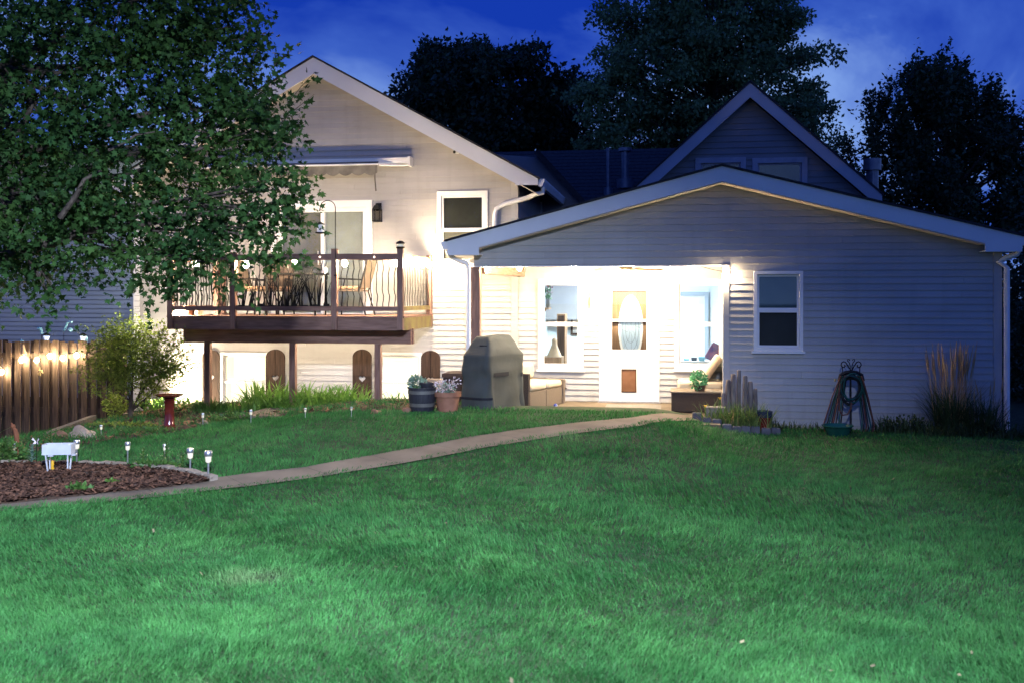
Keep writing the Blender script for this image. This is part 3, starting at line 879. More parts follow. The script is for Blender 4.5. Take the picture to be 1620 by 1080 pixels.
# --- patio wing (front wall with low gable, open porch on the left)
YFR = YF - 0.32
f_ax, _, f_az = P(1147, 263, YFR)
f_lx, _, f_lz = P(705, 382, YFR)
f_rx, _, f_rz = P(1614, 374, YFR)
f_hw = ((f_rx - f_ax) + (f_ax - f_lx)) / 2
f_ez = (f_lz + f_rz) / 2
f_ax = (f_rx + f_lx) / 2 * 0.6 + f_ax * 0.4
drop = PZ(1147, 263, YFR) - PZ(1147, 287, YFR)
rake(house, YFR, 0.03, f_ax, f_az, f_ax + f_hw, f_ez, drop, 0.50, f_ez - 0.22, M_FASCIA)
roofslab(house, YFR - 0.03, 21.0, f_ax, f_az, f_ax + f_hw, f_ez, 0.035, M_SHINGLE)
slf = (f_ez - f_az) / f_hw
for sg in (1, -1):
    n = 19
    for i in range(n):
        t0, t1 = (f_hw - 0.5) * i / n, (f_hw - 0.5) * (i + 1) / n - 0.006
        zt = lambda t: f_az + slf * t - drop - 0.004
        b = MB()
        A = [(f_ax + sg * t, y, zt(t) + h) for h in (-0.012, 0) for t, y in ((t0, YFR + 0.008), (t1, YFR + 0.008), (t1, YF - 0.02), (t0, YF - 0.02))]
        b.add(A, [(0, 1, 2, 3), (4, 5, 6, 7), (0, 1, 5, 4), (1, 2, 6, 5), (2, 3, 7, 6), (3, 0, 4, 7)])
        b.build('soffit_panel', M_SOFFIT, house)
    e0, e1 = sorted((f_ax + sg * (f_hw - 0.5), f_ax + sg * f_hw))
    b = MB(); b.box(e0, e1, YFR + 0.031, 20.5, f_ez - 0.215, f_ez - 0.205); b.build('eave_soffit', M_TRIM, house)
    g0 = f_ax + sg * (f_hw + 0.004)
    b = MB()
    b.prism([(g0, f_ez - 0.13), (g0 + sg * 0.075, f_ez - 0.13), (g0 + sg * 0.11, f_ez - 0.03), (g0 + sg * 0.11, f_ez), (g0, f_ez)], YFR + 0.03, 20.5)
    b.build('gutter', M_TRIM, house)

wxl, wxr = PX(750, YF), PX(1582, YF)
hdr_z = PZ(960, 420, YF)
ox1 = PX(1147, YF)
RW = rect(1192, 1270, 555, 429, YF)
top_at = lambda x: f_az + slf * abs(x - f_ax) - drop + 0.01
zcl, zcr = top_at(wxl), top_at(wxr)
ztop = f_az - drop + 0.01
xl_f = lambda z: wxl if z <= zcl else max(wxl, f_ax - (f_az - drop + 0.01 - z) / -slf)
xr_f = lambda z: wxr if z <= zcr else min(wxr, f_ax + (f_az - drop + 0.01 - z) / -slf)
OPEN = (wxl - 1, ox1, -1, hdr_z)
holes_f = [OPEN, RW]
fw_ = wallslab('wall', house, YF, -0.15, ztop - 0.02, xl_f, xr_f, holes_f, M_SIDING, extra=(zcl, zcr))
siding(fw_, YF, -0.15, ztop - 0.03, xl_f, xr_f, holes_f, M_SIDING, seed=9, tilt=0.016)
b = MB(); b.box(ox1 - 0.03, ox1 + 0.06, YF - 0.030, YF + 0.14, ZP, hdr_z - 0.002); b.build('opening_trim', M_SIDING, house)
b = MB(); b.box(wxr - 0.09, wxr + 0.02, YF - 0.030, YF + 0.1, -0.15, zcr - 0.02); b.build('corner_board', M_SIDING, house)
b = MB(); b.box(wxl + 0.002, ox1 - 0.031, YF - 0.02, YF + 0.135, hdr_z - 0.018, hdr_z - 0.001); b.build('header_trim', M_TRIM, house)
b = MB(); b.box(wxr - 0.12, wxr, YF + 0.121, 20.9, -0.15, zcr); b.build('side_wall', M_SIDING, house)
window(house, YF, RW[0], RW[1], RW[2], RW[3], PZ(1230, 491, YF), M_BLINDT, M_BLINDD, fw=0.05)
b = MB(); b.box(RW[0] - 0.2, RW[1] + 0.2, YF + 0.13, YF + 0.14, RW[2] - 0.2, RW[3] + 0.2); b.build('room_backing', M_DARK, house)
# downspouts of the patio wing
pz = (f_ez - 0.13)
lxx = f_ax - f_hw - 0.04
gutter_tube([(lxx, YF - 0.12, pz), P(712, 406, YF - 0.1), P(722, 411, YF - 0.08), P(738, 417, YF - 0.06), P(741, 426, YF - 0.06), P(741, 640, YF - 0.06)], house)
rxx = f_ax + f_hw + 0.04
gutter_tube([(rxx, YF - 0.12, pz), P(1609, 402, YF - 0.10), P(1590, 409, YF - 0.07), P(1580, 414, YF - 0.06), (wxr + 0.075, YF - 0.06, P(1578, 424, YF)[2]), (wxr + 0.075, YF - 0.06, 0.02)], house)

# porch: post, ceiling, inner side wall, back wall with two windows and a door
pxa, pxb = PX(744, YF), PX(759, YF)
b = MB(); b.box(pxa, pxb, YF - 0.005, YF + 0.15, ZP, hdr_z - 0.019); b.build('porch_post', M_WOODV, house)
PLW = rect(852, 923, 584, 442, YW)
PRW = rect(1067, 1147, 584, 442, YW)
DOOR = rect(948, 1043, 636, 443, YW)
sx = PX(1152, YW)
zc = hdr_z + 0.06
holes_p = [PLW, PRW, DOOR]
bw_ = wallslab('wall', house, YW + 0.004, ZP - 0.2, zc, lambda z: xR + 0.023, lambda z: sx + 0.4, holes_p, M_SIDING)
siding(bw_, YW + 0.004, ZP + 0.01, zc - 0.03, lambda z: xR + 0.023, lambda z: sx, holes_p, M_SIDING, seed=21)
b = MB(); b.box(sx, sx + 0.1, YF + 0.125, YW, ZP, zc); swp = b.build('side_wall', M_SIDING, house)
# lap boards on the inner side wall (facing left)
z = ZP
while z < zc - 0.02:
    z1_ = min(z + EXPO, zc)
    b = MB(); b.add([(sx - 0.016, YF + 0.15, z), (sx - 0.016, YW - 0.02, z), (sx - 0.004, YW - 0.02, z1_), (sx - 0.004, YF + 0.15, z1_), (sx - 0.001, YF + 0.15, z), (sx - 0.001, YW - 0.02, z)],
                    [(0, 1, 2, 3), (0, 4, 5, 1)])
    b.build('siding_board', M_SIDING, swp)
    z = z1_
b = MB(); b.box(wxl - 0.1, sx + 0.1, YF + 0.122, YW + 0.1, zc, zc + 0.05); b.build('porch_ceiling', M_TRIM, house)
bA = P(762, 421, YF + 0.16); bB = P(827, 431, YW - 0.03)
b = MB(); b.beam((bA[0] + 0.02, YF + 0.16, hdr_z - 0.035), (bB[0], YW - 0.03, bB[2] + 0.01), 0.09, 0.17); b.build('porch_beam', mat('bare porch beam', (0.22, 0.13, 0.085), (0.30, 0.19, 0.13), rough=0.7, scale=6, stretch=(5, 0.6, 5)), house)
window(house, YW, PLW[0], PLW[1], PLW[2], PLW[3], PZ(887, 513, YW), fw=0.065)
window(house, YW, PRW[0], PRW[1], PRW[2], PRW[3], PZ(1106, 513, YW), fw=0.065)

# storm door with inner oak door
x0, x1, z0, z1 = DOOR
fr = MB()
fr.box(x0, x1, YW - 0.03, YW + 0.12, z1 - 0.05, z1); fr.box(x0, x0 + 0.05, YW - 0.03, YW + 0.12, ZP, z1 - 0.05); fr.box(x1 - 0.05, x1, YW - 0.03, YW + 0.12, ZP, z1 - 0.05)
door = fr.build('door', M_TRIM, house)
gxa, gxb = PX(968, YW), PX(1023, YW)
gza, gzb, gzm = PZ(995, 553, YW), PZ(995, 460, YW), PZ(995, 507, YW)
a0, a1 = x0 + 0.053, x1 - 0.053
d_ = MB()
y0, y1 = YW - 0.012, YW + 0.022
fxa, fxb, fza, fzb = PX(983, YW), PX(1007, YW), PZ(995, 620, YW), PZ(995, 583, YW)
d_.box(a0, gxa, y0, y1, ZP + 0.02, z1 - 0.053); d_.box(gxb, a1, y0, y1, ZP + 0.02, z1 - 0.053)
d_.box(gxa, gxb, y0, y1, gzb, z1 - 0.053); d_.box(gxa, gxb, y0, y1, gzm - 0.02, gzm + 0.02)
d_.box(gxa, gxb, y0, y1, fzb, gza); d_.box(gxa, gxb, y0, y1, ZP + 0.02, fza)
d_.box(gxa, fxa, y0, y1, fza, fzb); d_.box(fxb, gxb, y0, y1, fza, fzb)
d_.build('storm_panel', M_TRIM, door)
b = MB(); b.box(gxa, gxb, YW + 0.002, YW + 0.006, gza, gzm - 0.021); b.box(gxa, gxb, YW + 0.002, YW + 0.006, gzm + 0.021, gzb); b.build('storm_pane', M_PANE, door)
b = MB()
b.box(fxa + 0.012, fxb - 0.012, YW - 0.004, YW + 0.006, fza + 0.012, fzb - 0.012)
b.build('pet_flap', M_FLAP, door)
b = MB()
for q in ((fxa, fxb, fza, fza + 0.012), (fxa, fxb, fzb - 0.012, fzb), (fxa, fxa + 0.012, fza + 0.012, fzb - 0.012), (fxb - 0.012, fxb, fza + 0.012, fzb - 0.012)):
    b.box(q[0], q[1], YW - 0.02, YW - 0.0125, q[2], q[3])
b.build('pet_door_frame', M_BRONZE, door)
b = MB(); b.box(a0, a1, YW + 0.07, YW + 0.11, ZP, z1 - 0.06); b.build('inner_door', M_OAK, door)
ocx, ocz = PX(997.5, YW), PZ(997, 520, YW)
orx, orz = PX(1016, YW) - ocx, PZ(997, 470, YW) - ocz
ov = MB()
N = 36
for k_, (r0, r1, yy, mi) in enumerate(((0.0, 0.9, YW + 0.062, 0), (0.9, 1.06, YW + 0.054, 1))):
    vs_ = []
    for i in range(N):
        g = 2 * math.pi * i / N
        vs_ += [(ocx + orx * r0 * math.cos(g), yy, ocz + orz * r0 * math.sin(g)), (ocx + orx * r1 * math.cos(g), yy, ocz + orz * r1 * math.sin(g))]
    ov.add(vs_, [(2 * i, 2 * i + 1, (2 * i + 3) % (2 * N), (2 * i + 2) % (2 * N)) for i in range(N)], mi)
ov.build('oval_glass', [M_LEADED, M_TRIM], door)
came = MB()
M_CAME = mat('lead came', (0.30, 0.33, 0.36), rough=0.4, metal=0.5)
for rr_ in (0.45, 0.7):
    came.tube([(ocx + orx * rr_ * math.cos(2 * math.pi * i / 24), YW + 0.058, ocz + orz * rr_ * math.sin(2 * math.pi * i / 24)) for i in range(25)], 0.004, n=5)
for g in range(8):
    a = 2 * math.pi * g / 8
    came.tube([(ocx + orx * 0.12 * math.cos(a), YW + 0.058, ocz + orz * 0.12 * math.sin(a)), (ocx + orx * 0.3 * math.cos(a + 0.4), YW + 0.058, ocz + orz * 0.3 * math.sin(a + 0.4)), (ocx + orx * 0.88 * math.cos(a), YW + 0.058, ocz + orz * 0.88 * math.sin(a))], 0.003, n=5)
came.build('leading', M_CAME, door)
b = MB(); b.tube([(a1 - 0.05, YW - 0.014, ZP + 1.0), (a1 - 0.05, YW - 0.055, ZP + 1.0), (a1 - 0.09, YW - 0.06, ZP + 1.0)], 0.009); b.build('handle', M_STEEL, door)
b = MB(); b.box(x0 - 0.02, x1 + 0.02, YW - 0.09, YW + 0.1, ZP + 0.001, ZP + 0.02); b.build('threshold', M_STEEL, door)

# lit room behind the porch wall
rx0, rx1, ry1, rz1 = xR + 0.1, sx + 1.4, YW + 3.6, ZP + 2.45
b = MB()
b.box(rx0, rx1, ry1, ry1 + 0.05, ZP, rz1); b.box(rx0 - 0.05, rx0, YW + 0.13, ry1, ZP, rz1); b.box(rx1, rx1 + 0.05, YW + 0.13, ry1, ZP, rz1)
b.box(rx0, rx1, YW + 0.13, ry1, rz1, rz1 + 0.05)
b.build('room_wall', M_ROOMW, house)
b = MB(); b.box(rx0, rx1, YW + 0.13, ry1, ZP - 0.05, ZP - 0.002); b.build('room_floor', M_ROOMF, house)
b = MB(); b.box(rx0 + 0.9, rx0 + 2.6, YW + 1.2, YW + 2.2, rz1 - 0.03, rz1 - 0.002); b.build('room_lamp', M_ROOML, house)

# sliding door to the deck
x0, x1, z0, z1 = SL
b = MB()
b.box(x0, x1, YW - 0.04, YW + 0.1, z1 - 0.14, z1); b.box(x0, x0 + 0.12, YW - 0.04, YW + 0.1, z0, z1 - 0.14); b.box(x1 - 0.12, x1, YW - 0.04, YW + 0.1, z0, z1 - 0.14); b.box(x0 + 0.12, x1 - 0.12, YW - 0.04, YW + 0.1, z0, z0 + 0.06)
sd = b.build('sliding_door', M_TRIM, house)
mid = PX(511, YW)
for (a, c, yy, bl) in ((x0 + 0.122, mid + 0.04, YW + 0.03, M_BLIND), (mid - 0.04, x1 - 0.122, YW - 0.01, M_BLINDG)):  # right leaf's paler blind carries the reflection in its pane
    s_ = MB(); sw_ = 0.065
    za, zb = z0 + 0.062, z1 - 0.142
    s_.box(a, c, yy, yy + 0.035, zb - sw_, zb); s_.box(a, c, yy, yy + 0.035, za, za + sw_)
    s_.box(a, a + sw_, yy, yy + 0.035, za + sw_, zb - sw_); s_.box(c - sw_, c, yy, yy + 0.035, za + sw_, zb - sw_)
    s_.build('door_leaf', M_TRIM, sd)
    p = MB(); p.box(a + sw_, c - sw_, yy + 0.012, yy + 0.018, za + sw_, zb - sw_); p.build('pane', M_PANE, sd)
    bb = MB()
    xx = a + 0.03
    while xx < c - 0.03:
        bb.add([(xx, yy + 0.10, za), (xx + 0.085, yy + 0.085, za), (xx + 0.085, yy + 0.085, zb), (xx, yy + 0.10, zb)], [(0, 1, 2, 3)])
        xx += 0.08
    bb.build('vertical_blind', bl, sd)
b = MB(); b.box(mid - 0.09, mid - 0.075, YW - 0.04, YW - 0.011, z0 + 1.0, z0 + 1.25); b.build('handle', M_TRIM, sd)
window(house, YW, BW[0], BW[1], BW[2], BW[3], PZ(733, 364, YW), M_BLINDD, M_BLIND, fw=0.075, slat=True)
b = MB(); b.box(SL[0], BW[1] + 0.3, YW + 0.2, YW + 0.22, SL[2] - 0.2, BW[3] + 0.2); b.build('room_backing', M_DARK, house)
# basement windows, blinds glow by themselves in place of room light
for W_ in (W1, W2):
    window(house, YW, *W_, W_[2] + (W_[3] - W_[2]) * 0.50, M_GLOWBLIND, M_GLOWBLIND, fw=0.05, name='basement_window')

# shutters with a heart cut through (two boards each)
def shutter(px0, px1, pytop, label):
    x0, x1 = PX(px0, YW), PX(px1, YW)
    zt, zb = PZ((px0 + px1) / 2, pytop, YW), 0.02
    cx_, hw_ = (x0 + x1) / 2, (x1 - x0) / 2
    t = thing('shutter', label, 'shutter', (cx_, YW - 0.03, zb), group='brown heart shutters beside the basement windows')
    hz = zt - (zt - zb) * 0.52
    hr = hw_ * 0.36
    heart = []
    for i in range(11):                     # right half of a heart, from its lower tip up to the notch
        u = math.pi * (1 - i / 10)
        heart.append((hr * math.sin(u) ** 3 * 1.0, hr * (13 * math.cos(u) - 5 * math.cos(2 * u) - 2 * math.cos(3 * u) - math.cos(4 * u)) / 16))
    arch = [(hw_ * math.cos(a), zt - hw_ * 0.8 + hw_ * 0.8 * math.sin(a)) for a in [math.pi / 2 * i / 8 for i in range(9)]]
    for sg in (1, -1):
        poly = [(0.003, zb)] + [(hw_, zb)] + arch[:-1] + [(0.003, zt)]
        poly += [(max(0.003, h[0]), hz + h[1]) for h in heart[::-1]]
        poly = [(cx_ + sg * a, b_) for a, b_ in poly]
        m = MB(); m.prism(poly, YW - 0.05, YW - 0.024)
        m.build('board', M_SHUT, t)
    m = MB(); m.box(x0 + 0.03, x1 - 0.03, YW - 0.0235, YW - 0.0175, zt - hw_ * 1.3, zt - hw_ * 1.0); m.box(x0 + 0.03, x1 - 0.03, YW - 0.0235, YW - 0.0175, zb + 0.06, zb + 0.15)
    m.build('batten', M_SHUT, t)
shutter(322, 349, 553, 'heart cut brown shutter on the far left, half behind a deck post')
shutter(422, 452, 552, 'heart cut brown shutter right of the left basement window')
shutter(559, 589, 552, 'heart cut brown shutter just left of the right basement window')
shutter(667, 697, 554, 'heart cut brown shutter with green streaks, above the flower pots')

# awning
az0, az1 = PZ(520, 268, YW), PZ(520, 255, YW)
axl, axr = PX(330, YW), PX(653, YW)
awn = thing('awning', 'folded awning with scalloped mildewed valance above the sliding door', 'awning', ((axl + axr) / 2, YW - 0.1, az0))
b = MB(); b.box(axl, axr, YW - 0.22, YW - 0.02, az1 - 0.03, az1); b.box(axl, axr, YW - 0.215, YW - 0.19, az0 + 0.05, az1 - 0.031); b.build('cassette', M_TRIM, awn)
b = MB(); xa = axl + 0.05; xb_ = PX(597, YW - 0.3)
n = 14
for i in range(n):
    s0, s1 = xa + (xb_ - xa) * i / n, xa + (xb_ - xa) * (i + 1) / n
    for k in range(6):
        t0, t1 = k / 6, (k + 1) / 6
        zb0, zb1 = az0 - 0.12 - 0.045 * math.sin(math.pi * t0), az0 - 0.12 - 0.045 * math.sin(math.pi * t1)
        b.add([(s0 + (s1 - s0) * t0, YW - 0.3, zb0), (s0 + (s1 - s0) * t1, YW - 0.3, zb1), (s0 + (s1 - s0) * t1, YW - 0.3, az0 + 0.03), (s0 + (s1 - s0) * t0, YW - 0.3, az0 + 0.03)], [(0, 1, 2, 3)])
b.add([(xa, YW - 0.3, az0 + 0.03), (xb_, YW - 0.3, az0 + 0.03), (xb_, YW - 0.19, az1 - 0.04), (xa, YW - 0.19, az1 - 0.04)], [(0, 1, 2, 3)])
b.build('valance', M_AWN, awn)
b = MB(); b.box(xa - 0.02, xb_ + 0.02, YW - 0.335, YW - 0.302, az0 + 0.015, az0 + 0.042); b.build('front_bar', M_TRIM, awn)
b = MB(); b.tube([(xb_ + 0.03, YW - 0.3, az0 + 0.02), (PX(640, YW), YW - 0.16, az0 + 0.02), (axr - 0.05, YW - 0.1, az0 + 0.04)], 0.022); b.box(axr - 0.03, axr + 0.01, YW - 0.24, YW - 0.0, az0 + 0.0, az1 + 0.02)
b.build('arm', M_TRIM, awn)
b = MB(); hx, _, hz = P(593, 283, YW - 0.3); b.tube([(hx, YW - 0.3, az0), (hx, YW - 0.3, hz), (hx + 0.02, YW - 0.3, hz - 0.22)], 0.012); b.build('crank_hook', M_AWN, awn)

# wall lantern, camera, outlet
lx, _, lz = P(600, 322, YW); lz0 = PZ(600, 352, YW)
t = thing('wall_lantern', 'black unlit wall lantern right of the sliding door', 'wall lantern', (lx, YW - 0.1, lz0))
b = MB(); b.box(lx - 0.05, lx + 0.05, YW - 0.04, YW - 0.018, lz - 0.14, lz); b.box(lx - 0.03, lx + 0.03, YW - 0.14, YW - 0.04, lz - 0.05, lz - 0.02); b.build('backplate', M_IRON, t)
b = MB(); h_ = 0.075
b.prism([(lx - h_, lz - 0.12), (lx + h_, lz - 0.12), (lx + 0.03, lz - 0.05), (lx - 0.03, lz - 0.05)], YW - 0.20, YW - 0.06)
for sx_, sy_ in ((-1, -0.2), (1, -0.2), (-1, -0.06), (1, -0.06)): b.box(lx + sx_ * 0.065 - 0.007, lx + sx_ * 0.065 + 0.007, YW + sy_ - 0.007, YW + sy_ + 0.007, lz0 + 0.02, lz - 0.12)
b.box(lx - 0.072, lx + 0.072, YW - 0.207, YW - 0.053, lz0, lz0 + 0.02)
b.build('cage', M_IRON, t)
b = MB(); b.box(lx - 0.055, lx + 0.055, YW - 0.19, YW - 0.07, lz0 + 0.021, lz - 0.122); b.build('pane', glass('smoked lantern glass', (0.75, 0.72, 0.66), 0.05), t)
c = P(724, 243, YW)
t = thing('security_camera', 'small white security camera under the gable eave', 'camera', (c[0], YW, c[2]))
b = MB(); b.tube([(c[0] + 0.05, YW - 0.017, c[2] + 0.02), (c[0] + 0.02, YW - 0.09, c[2] + 0.01)], 0.02); b.tube([(c[0] + 0.02, YW - 0.07, c[2] + 0.01), (c[0] - 0.02, YW - 0.17, c[2])], 0.032, n=12); b.build('housing', M_WHITE, t, smooth=True)
b = MB(); b.tube([(c[0] - 0.02, YW - 0.168, c[2]), (c[0] - 0.022, YW - 0.176, c[2])], 0.027, n=12); b.build('lens', M_IRON, t)
c = P(892, 606, YW)
t = thing('outlet_box', 'grey weatherproof outlet box on the porch wall below the left window', 'outlet', (c[0], YW, c[2] - 0.07))
b = MB(); b.box(c[0] - 0.045, c[0] + 0.045, YW - 0.05, YW - 0.014, c[2] - 0.07, c[2] + 0.07); b.build('cover', mat('grey outlet plastic', (0.3, 0.27, 0.24)), t)
b = MB(); b.box(c[0] - 0.055, c[0] + 0.055, YW - 0.06, YW - 0.012, c[2] - 0.085, c[2] - 0.072); b.build('hood', M_BRONZE, t)

# ------------------------------------------------------------------ house behind, neighbour house
YB = 21.3
back = thing('house', 'dark roofed house behind with a steep siding gable and roof vents', 'house', (3.0, YB, 0))
g_ax, _, g_az = P(1187, 131, YB - 0.3)
g_lx, _, g_lz = P(1005, 296, YB - 0.3)
g_rx, _, g_rz = P(1402, 316, YB - 0.3)
ghw = ((g_ax - g_lx) / (g_az - g_lz) + (g_rx - g_ax) / (g_az - g_rz)) / 2     # run per rise
ghh = 2.35
gdrop = PZ(1187, 131, YB - 0.3) - PZ(1187, 154, YB - 0.3)
rake(back, YB - 0.3, 0.03, g_ax, g_az, g_ax + ghw * ghh, g_az - ghh, gdrop, 0.22, g_az - ghh - 0.3, mat('grey blue rake', (0.36, 0.36, 0.4), (0.42, 0.42, 0.46), rough=0.5, scale=2))
roofslab(back, YB - 0.33, 27, g_ax, g_az, g_ax + ghw * ghh, g_az - ghh, 0.05, M_SHINGLE)
gx_l = lambda z: g_ax - min(ghw * (g_az - gdrop * 0.9 - z), ghw * 2.2)
gx_r = lambda z: g_ax + min(ghw * (g_az - gdrop * 0.9 - z), ghw * 2.2)
GW = [rect(1100, 1180, 330, 250, YB), rect(1190, 1277, 330, 250, YB)]
zk = g_az - gdrop * 0.9 - 2.2
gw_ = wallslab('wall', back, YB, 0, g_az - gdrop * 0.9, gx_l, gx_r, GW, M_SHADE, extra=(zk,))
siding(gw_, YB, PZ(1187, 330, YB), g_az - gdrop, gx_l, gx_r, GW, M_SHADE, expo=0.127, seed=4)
for q in GW: window(back, YB, *q, q[2] + (q[3] - q[2]) * 0.4, M_BLINDD, M_BLINDD, fw=0.11, tm=mat('grey blue window trim', (0.3, 0.3, 0.35), (0.36, 0.36, 0.41), rough=0.5))
# long roof slope facing the viewer
rz0 = PZ(930, 238, 26.0)
rlx, rrx = PX(700, 26.0), PX(1300, 26.0)
ec_z, ec_y = 3.0, 21.2
nrow = 26
rfo = MB(); rfo.add([(rlx - 3, ec_y, ec_z - 0.03), (rrx, ec_y, ec_z - 0.03), (rrx, 26, rz0 - 0.03), (rlx - 3, 26, rz0 - 0.03), (rlx - 3, 30.8, ec_z), (rrx, 30.8, ec_z)], [(0, 1, 2, 3), (3, 2, 5, 4)])
rf = rfo.build('roof', M_SHINGLE, back)
for i in range(nrow):
    t0, t1 = i / nrow, (i + 1) / nrow
    y_0, y_1 = ec_y + (26 - ec_y) * t0, ec_y + (26 - ec_y) * t1
    za, zb = ec_z + (rz0 - ec_z) * t0, ec_z + (rz0 - ec_z) * t1
    b = MB(); b.add([(rlx - 3, y_0, za + 0.014), (rrx, y_0, za + 0.014), (rrx, y_1, zb + 0.003), (rlx - 3, y_1, zb + 0.003), (rlx - 3, y_0, za), (rrx, y_0, za)], [(0, 1, 2, 3), (4, 5, 1, 0)])
    b.build('shingle_course', M_SHINGLE, rf)
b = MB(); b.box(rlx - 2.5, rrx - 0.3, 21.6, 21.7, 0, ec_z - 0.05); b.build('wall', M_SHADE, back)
M_VENT = mat('vent pipe', (0.14, 0.15, 0.19), (0.2, 0.21, 0.25), rough=0.4, metal=0.5)
for px_, pyt, pyb, r_, yv in ((962, 240, 305, 0.045, 23.6), (989, 240, 292, 0.09, 24.0)):
    xv, _, zt = P(px_, pyt, yv); zb = PZ(px_, pyb, yv) - 0.1
    b = MB(); b.tube([(xv, yv, zb), (xv, yv, zt)], r_, n=10); b.tube([(xv, yv, zb), (xv, yv, zb + 0.22)], r_ * 2.4, n=10)
    b.tube([(xv, yv, zt), (xv, yv, zt + 0.08)], r_ * (1.8 if r_ > 0.05 else 1.2), n=10)
    b.build('roof_vent', M_VENT, back, smooth=True)
xv, _, zt = P(1380, 252, 22.5)
b = MB(); b.tube([(xv, 22.5, 3.2), (xv, 22.5, zt - 0.25)], 0.13, n=14); b.tube([(xv, 22.5, zt - 0.25), (xv, 22.5, zt)], 0.185, n=14); b.tube([(xv - 0.02, 22.36, 3.2), (xv - 0.02, 22.36, zt - 0.26)], 0.02)
b.build('chimney_pipe', M_VENT, back, smooth=True)
# low shed gable between wing and roof, with a small window
YS = 20.6
s_e = P(858, 250, YS); s_b = P(930, 335, YS)
b = MB(); b.prism([(PX(780, YS), 1.5), (PX(960, YS), 1.5), (PX(960, YS), s_b[2] - 0.5), (s_b[0], s_b[2]), (s_e[0], s_e[2]), (PX(780, YS), s_e[2] + 0.1)], YS, YS + 0.1)
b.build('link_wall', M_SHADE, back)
b = MB(); b.beam((s_e[0] - 0.1, YS - 0.1, s_e[2] + 0.1), (s_b[0] + 0.3, YS - 0.1, s_b[2] - 0.25), 0.25, 0.12, up=(0, 0, 1)); b.build('link_fascia', M_SHINGLE, back)
window(back, YS, *rect(829, 858, 350, 320, YS), PZ(843, 338, YS), M_BLINDT, M_BLINDG, fw=0.05)

nb = thing('neighbour_house', 'grey sided neighbour house wall behind the wooden fence', 'house', (-15, 23.0, -0.6), rot=R(-9), local=True)
nb.rotation_euler = (0, 0, R(-4))
b = MB(); b.box(-16, 9.0, 0.0, 0.2, 0, 6.0); nw = b.build('wall', M_NEIGH, nb)
siding(nw, 0.0, 0.6, 5.0, lambda z: -5.0, lambda z: 4.5, [], M_NEIGH, expo=0.112, seed=8, tilt=0.034)
b = MB(); b.prism([(-1.5, 5.95), (4.6, 5.95), (4.6, 6.05), (-1.5, 6.05)], -16.5, 9.3, axis='x'); b.build('roof', M_SHINGLE, nb)
b = MB(); b.box(5.1, 5.2, -0.05, -0.02, 3.0, 3.55); b.build('light_strip', M_TRIM, nb)

# ------------------------------------------------------------------ deck
dx0, dx1 = PX(266, YD), PX(638, YD)
dz_b, dz_t = PZ(450, 522, YD), PZ(450, 503, YD)
dk = thing('deck', 'raised brown wooden deck with wavy iron balusters and reed panel', 'deck', ((dx0 + dx1) / 2, YD, 0))
zd = dz_t + 0.0
b = MB(); b.box(dx0, dx1, YD, YD + 0.04, dz_b, zd); b.build('rim_board', M_WOOD, dk)
b = MB(); b.box(dx1 - 0.04, dx1, YD + 0.041, YW - 0.02, dz_b, zd); b.build('rim_board', M_WOODM, dk)
b = MB(); b.box(dx0, dx0 + 0.04, YD + 0.041, YW - 0.02, dz_b, zd); b.build('rim_board', M_WOOD, dk)
y = YD - 0.02
while y < YW - 0.1:
    b = MB(); b.box(dx0 - 0.02, dx1 + 0.02, y, y + 0.134, zd + 0.002, zd + 0.027); b.build('deck_board', M_WOOD, dk)
    y += 0.140
for x in np.arange(dx0 + 0.4, dx1 - 0.1, 0.41):
    b = MB(); b.box(x, x + 0.038, YD + 0.041, YW - 0.03, dz_b + 0.02, zd); b.build('joist', M_WOOD, dk)
YBm = YD + 0.42
bz0, bz1 = PZ(470, 543, YBm), dz_b + 0.018
bx0, bx1 = PX(290, YBm), PX(650, YBm)
for k in (0, 1):
    b = MB(); b.box(bx0, bx1 + 0.03 * k, YBm + 0.055 * k, YBm + 0.055 * k + 0.045, bz0, bz1); b.build('beam', M_WOOD, dk)
for px_ in (327, 462, 597):
    x = PX(px_, YBm)
    b = MB(); b.box(x - 0.05, x + 0.05, YBm + 0.003, YBm + 0.097, float(T(x, YBm)) - 0.05, bz0 - 0.001); b.build('post', M_WOODV, dk)
# rails
zr1, zr0 = PZ(500, 402.5, YD), PZ(500, 412, YD)
zl1, zl0 = PZ(500, 485, YD), PZ(500, 492, YD)
fposts = [(271, 399), (370, 400), (530, 394), (634, 394)]
fx = []
for px_, pyt in fposts:
    x = PX(px_, YD); fx.append(x)
    b = MB(); b.box(x - 0.045, x + 0.045, YD - 0.06, YD - 0.001 + 0.03, dz_b + 0.01, PZ(px_, pyt, YD)); b.build('post', M_WOODV, dk)
def wavy(x, y, z0, z1, amp, along='x', flip=1):
    pts = []
    for i in range(15):
        t = i / 14
        o = amp * flip * (math.exp(-((t - 0.2) / 0.09) ** 2) * 1.0 - math.exp(-((t - 0.36) / 0.1) ** 2) * 0.5 + math.exp(-((t - 0.8) / 0.09) ** 2) * 1.0 - math.exp(-((t - 0.66) / 0.09) ** 2) * 0.5)
        pts.append((x + (o if along == 'x' else 0), y + (o if along == 'y' else 0), z0 + (z1 - z0) * t))
    return MB().tube(pts, 0.0085, n=6)
yr = YD - 0.02
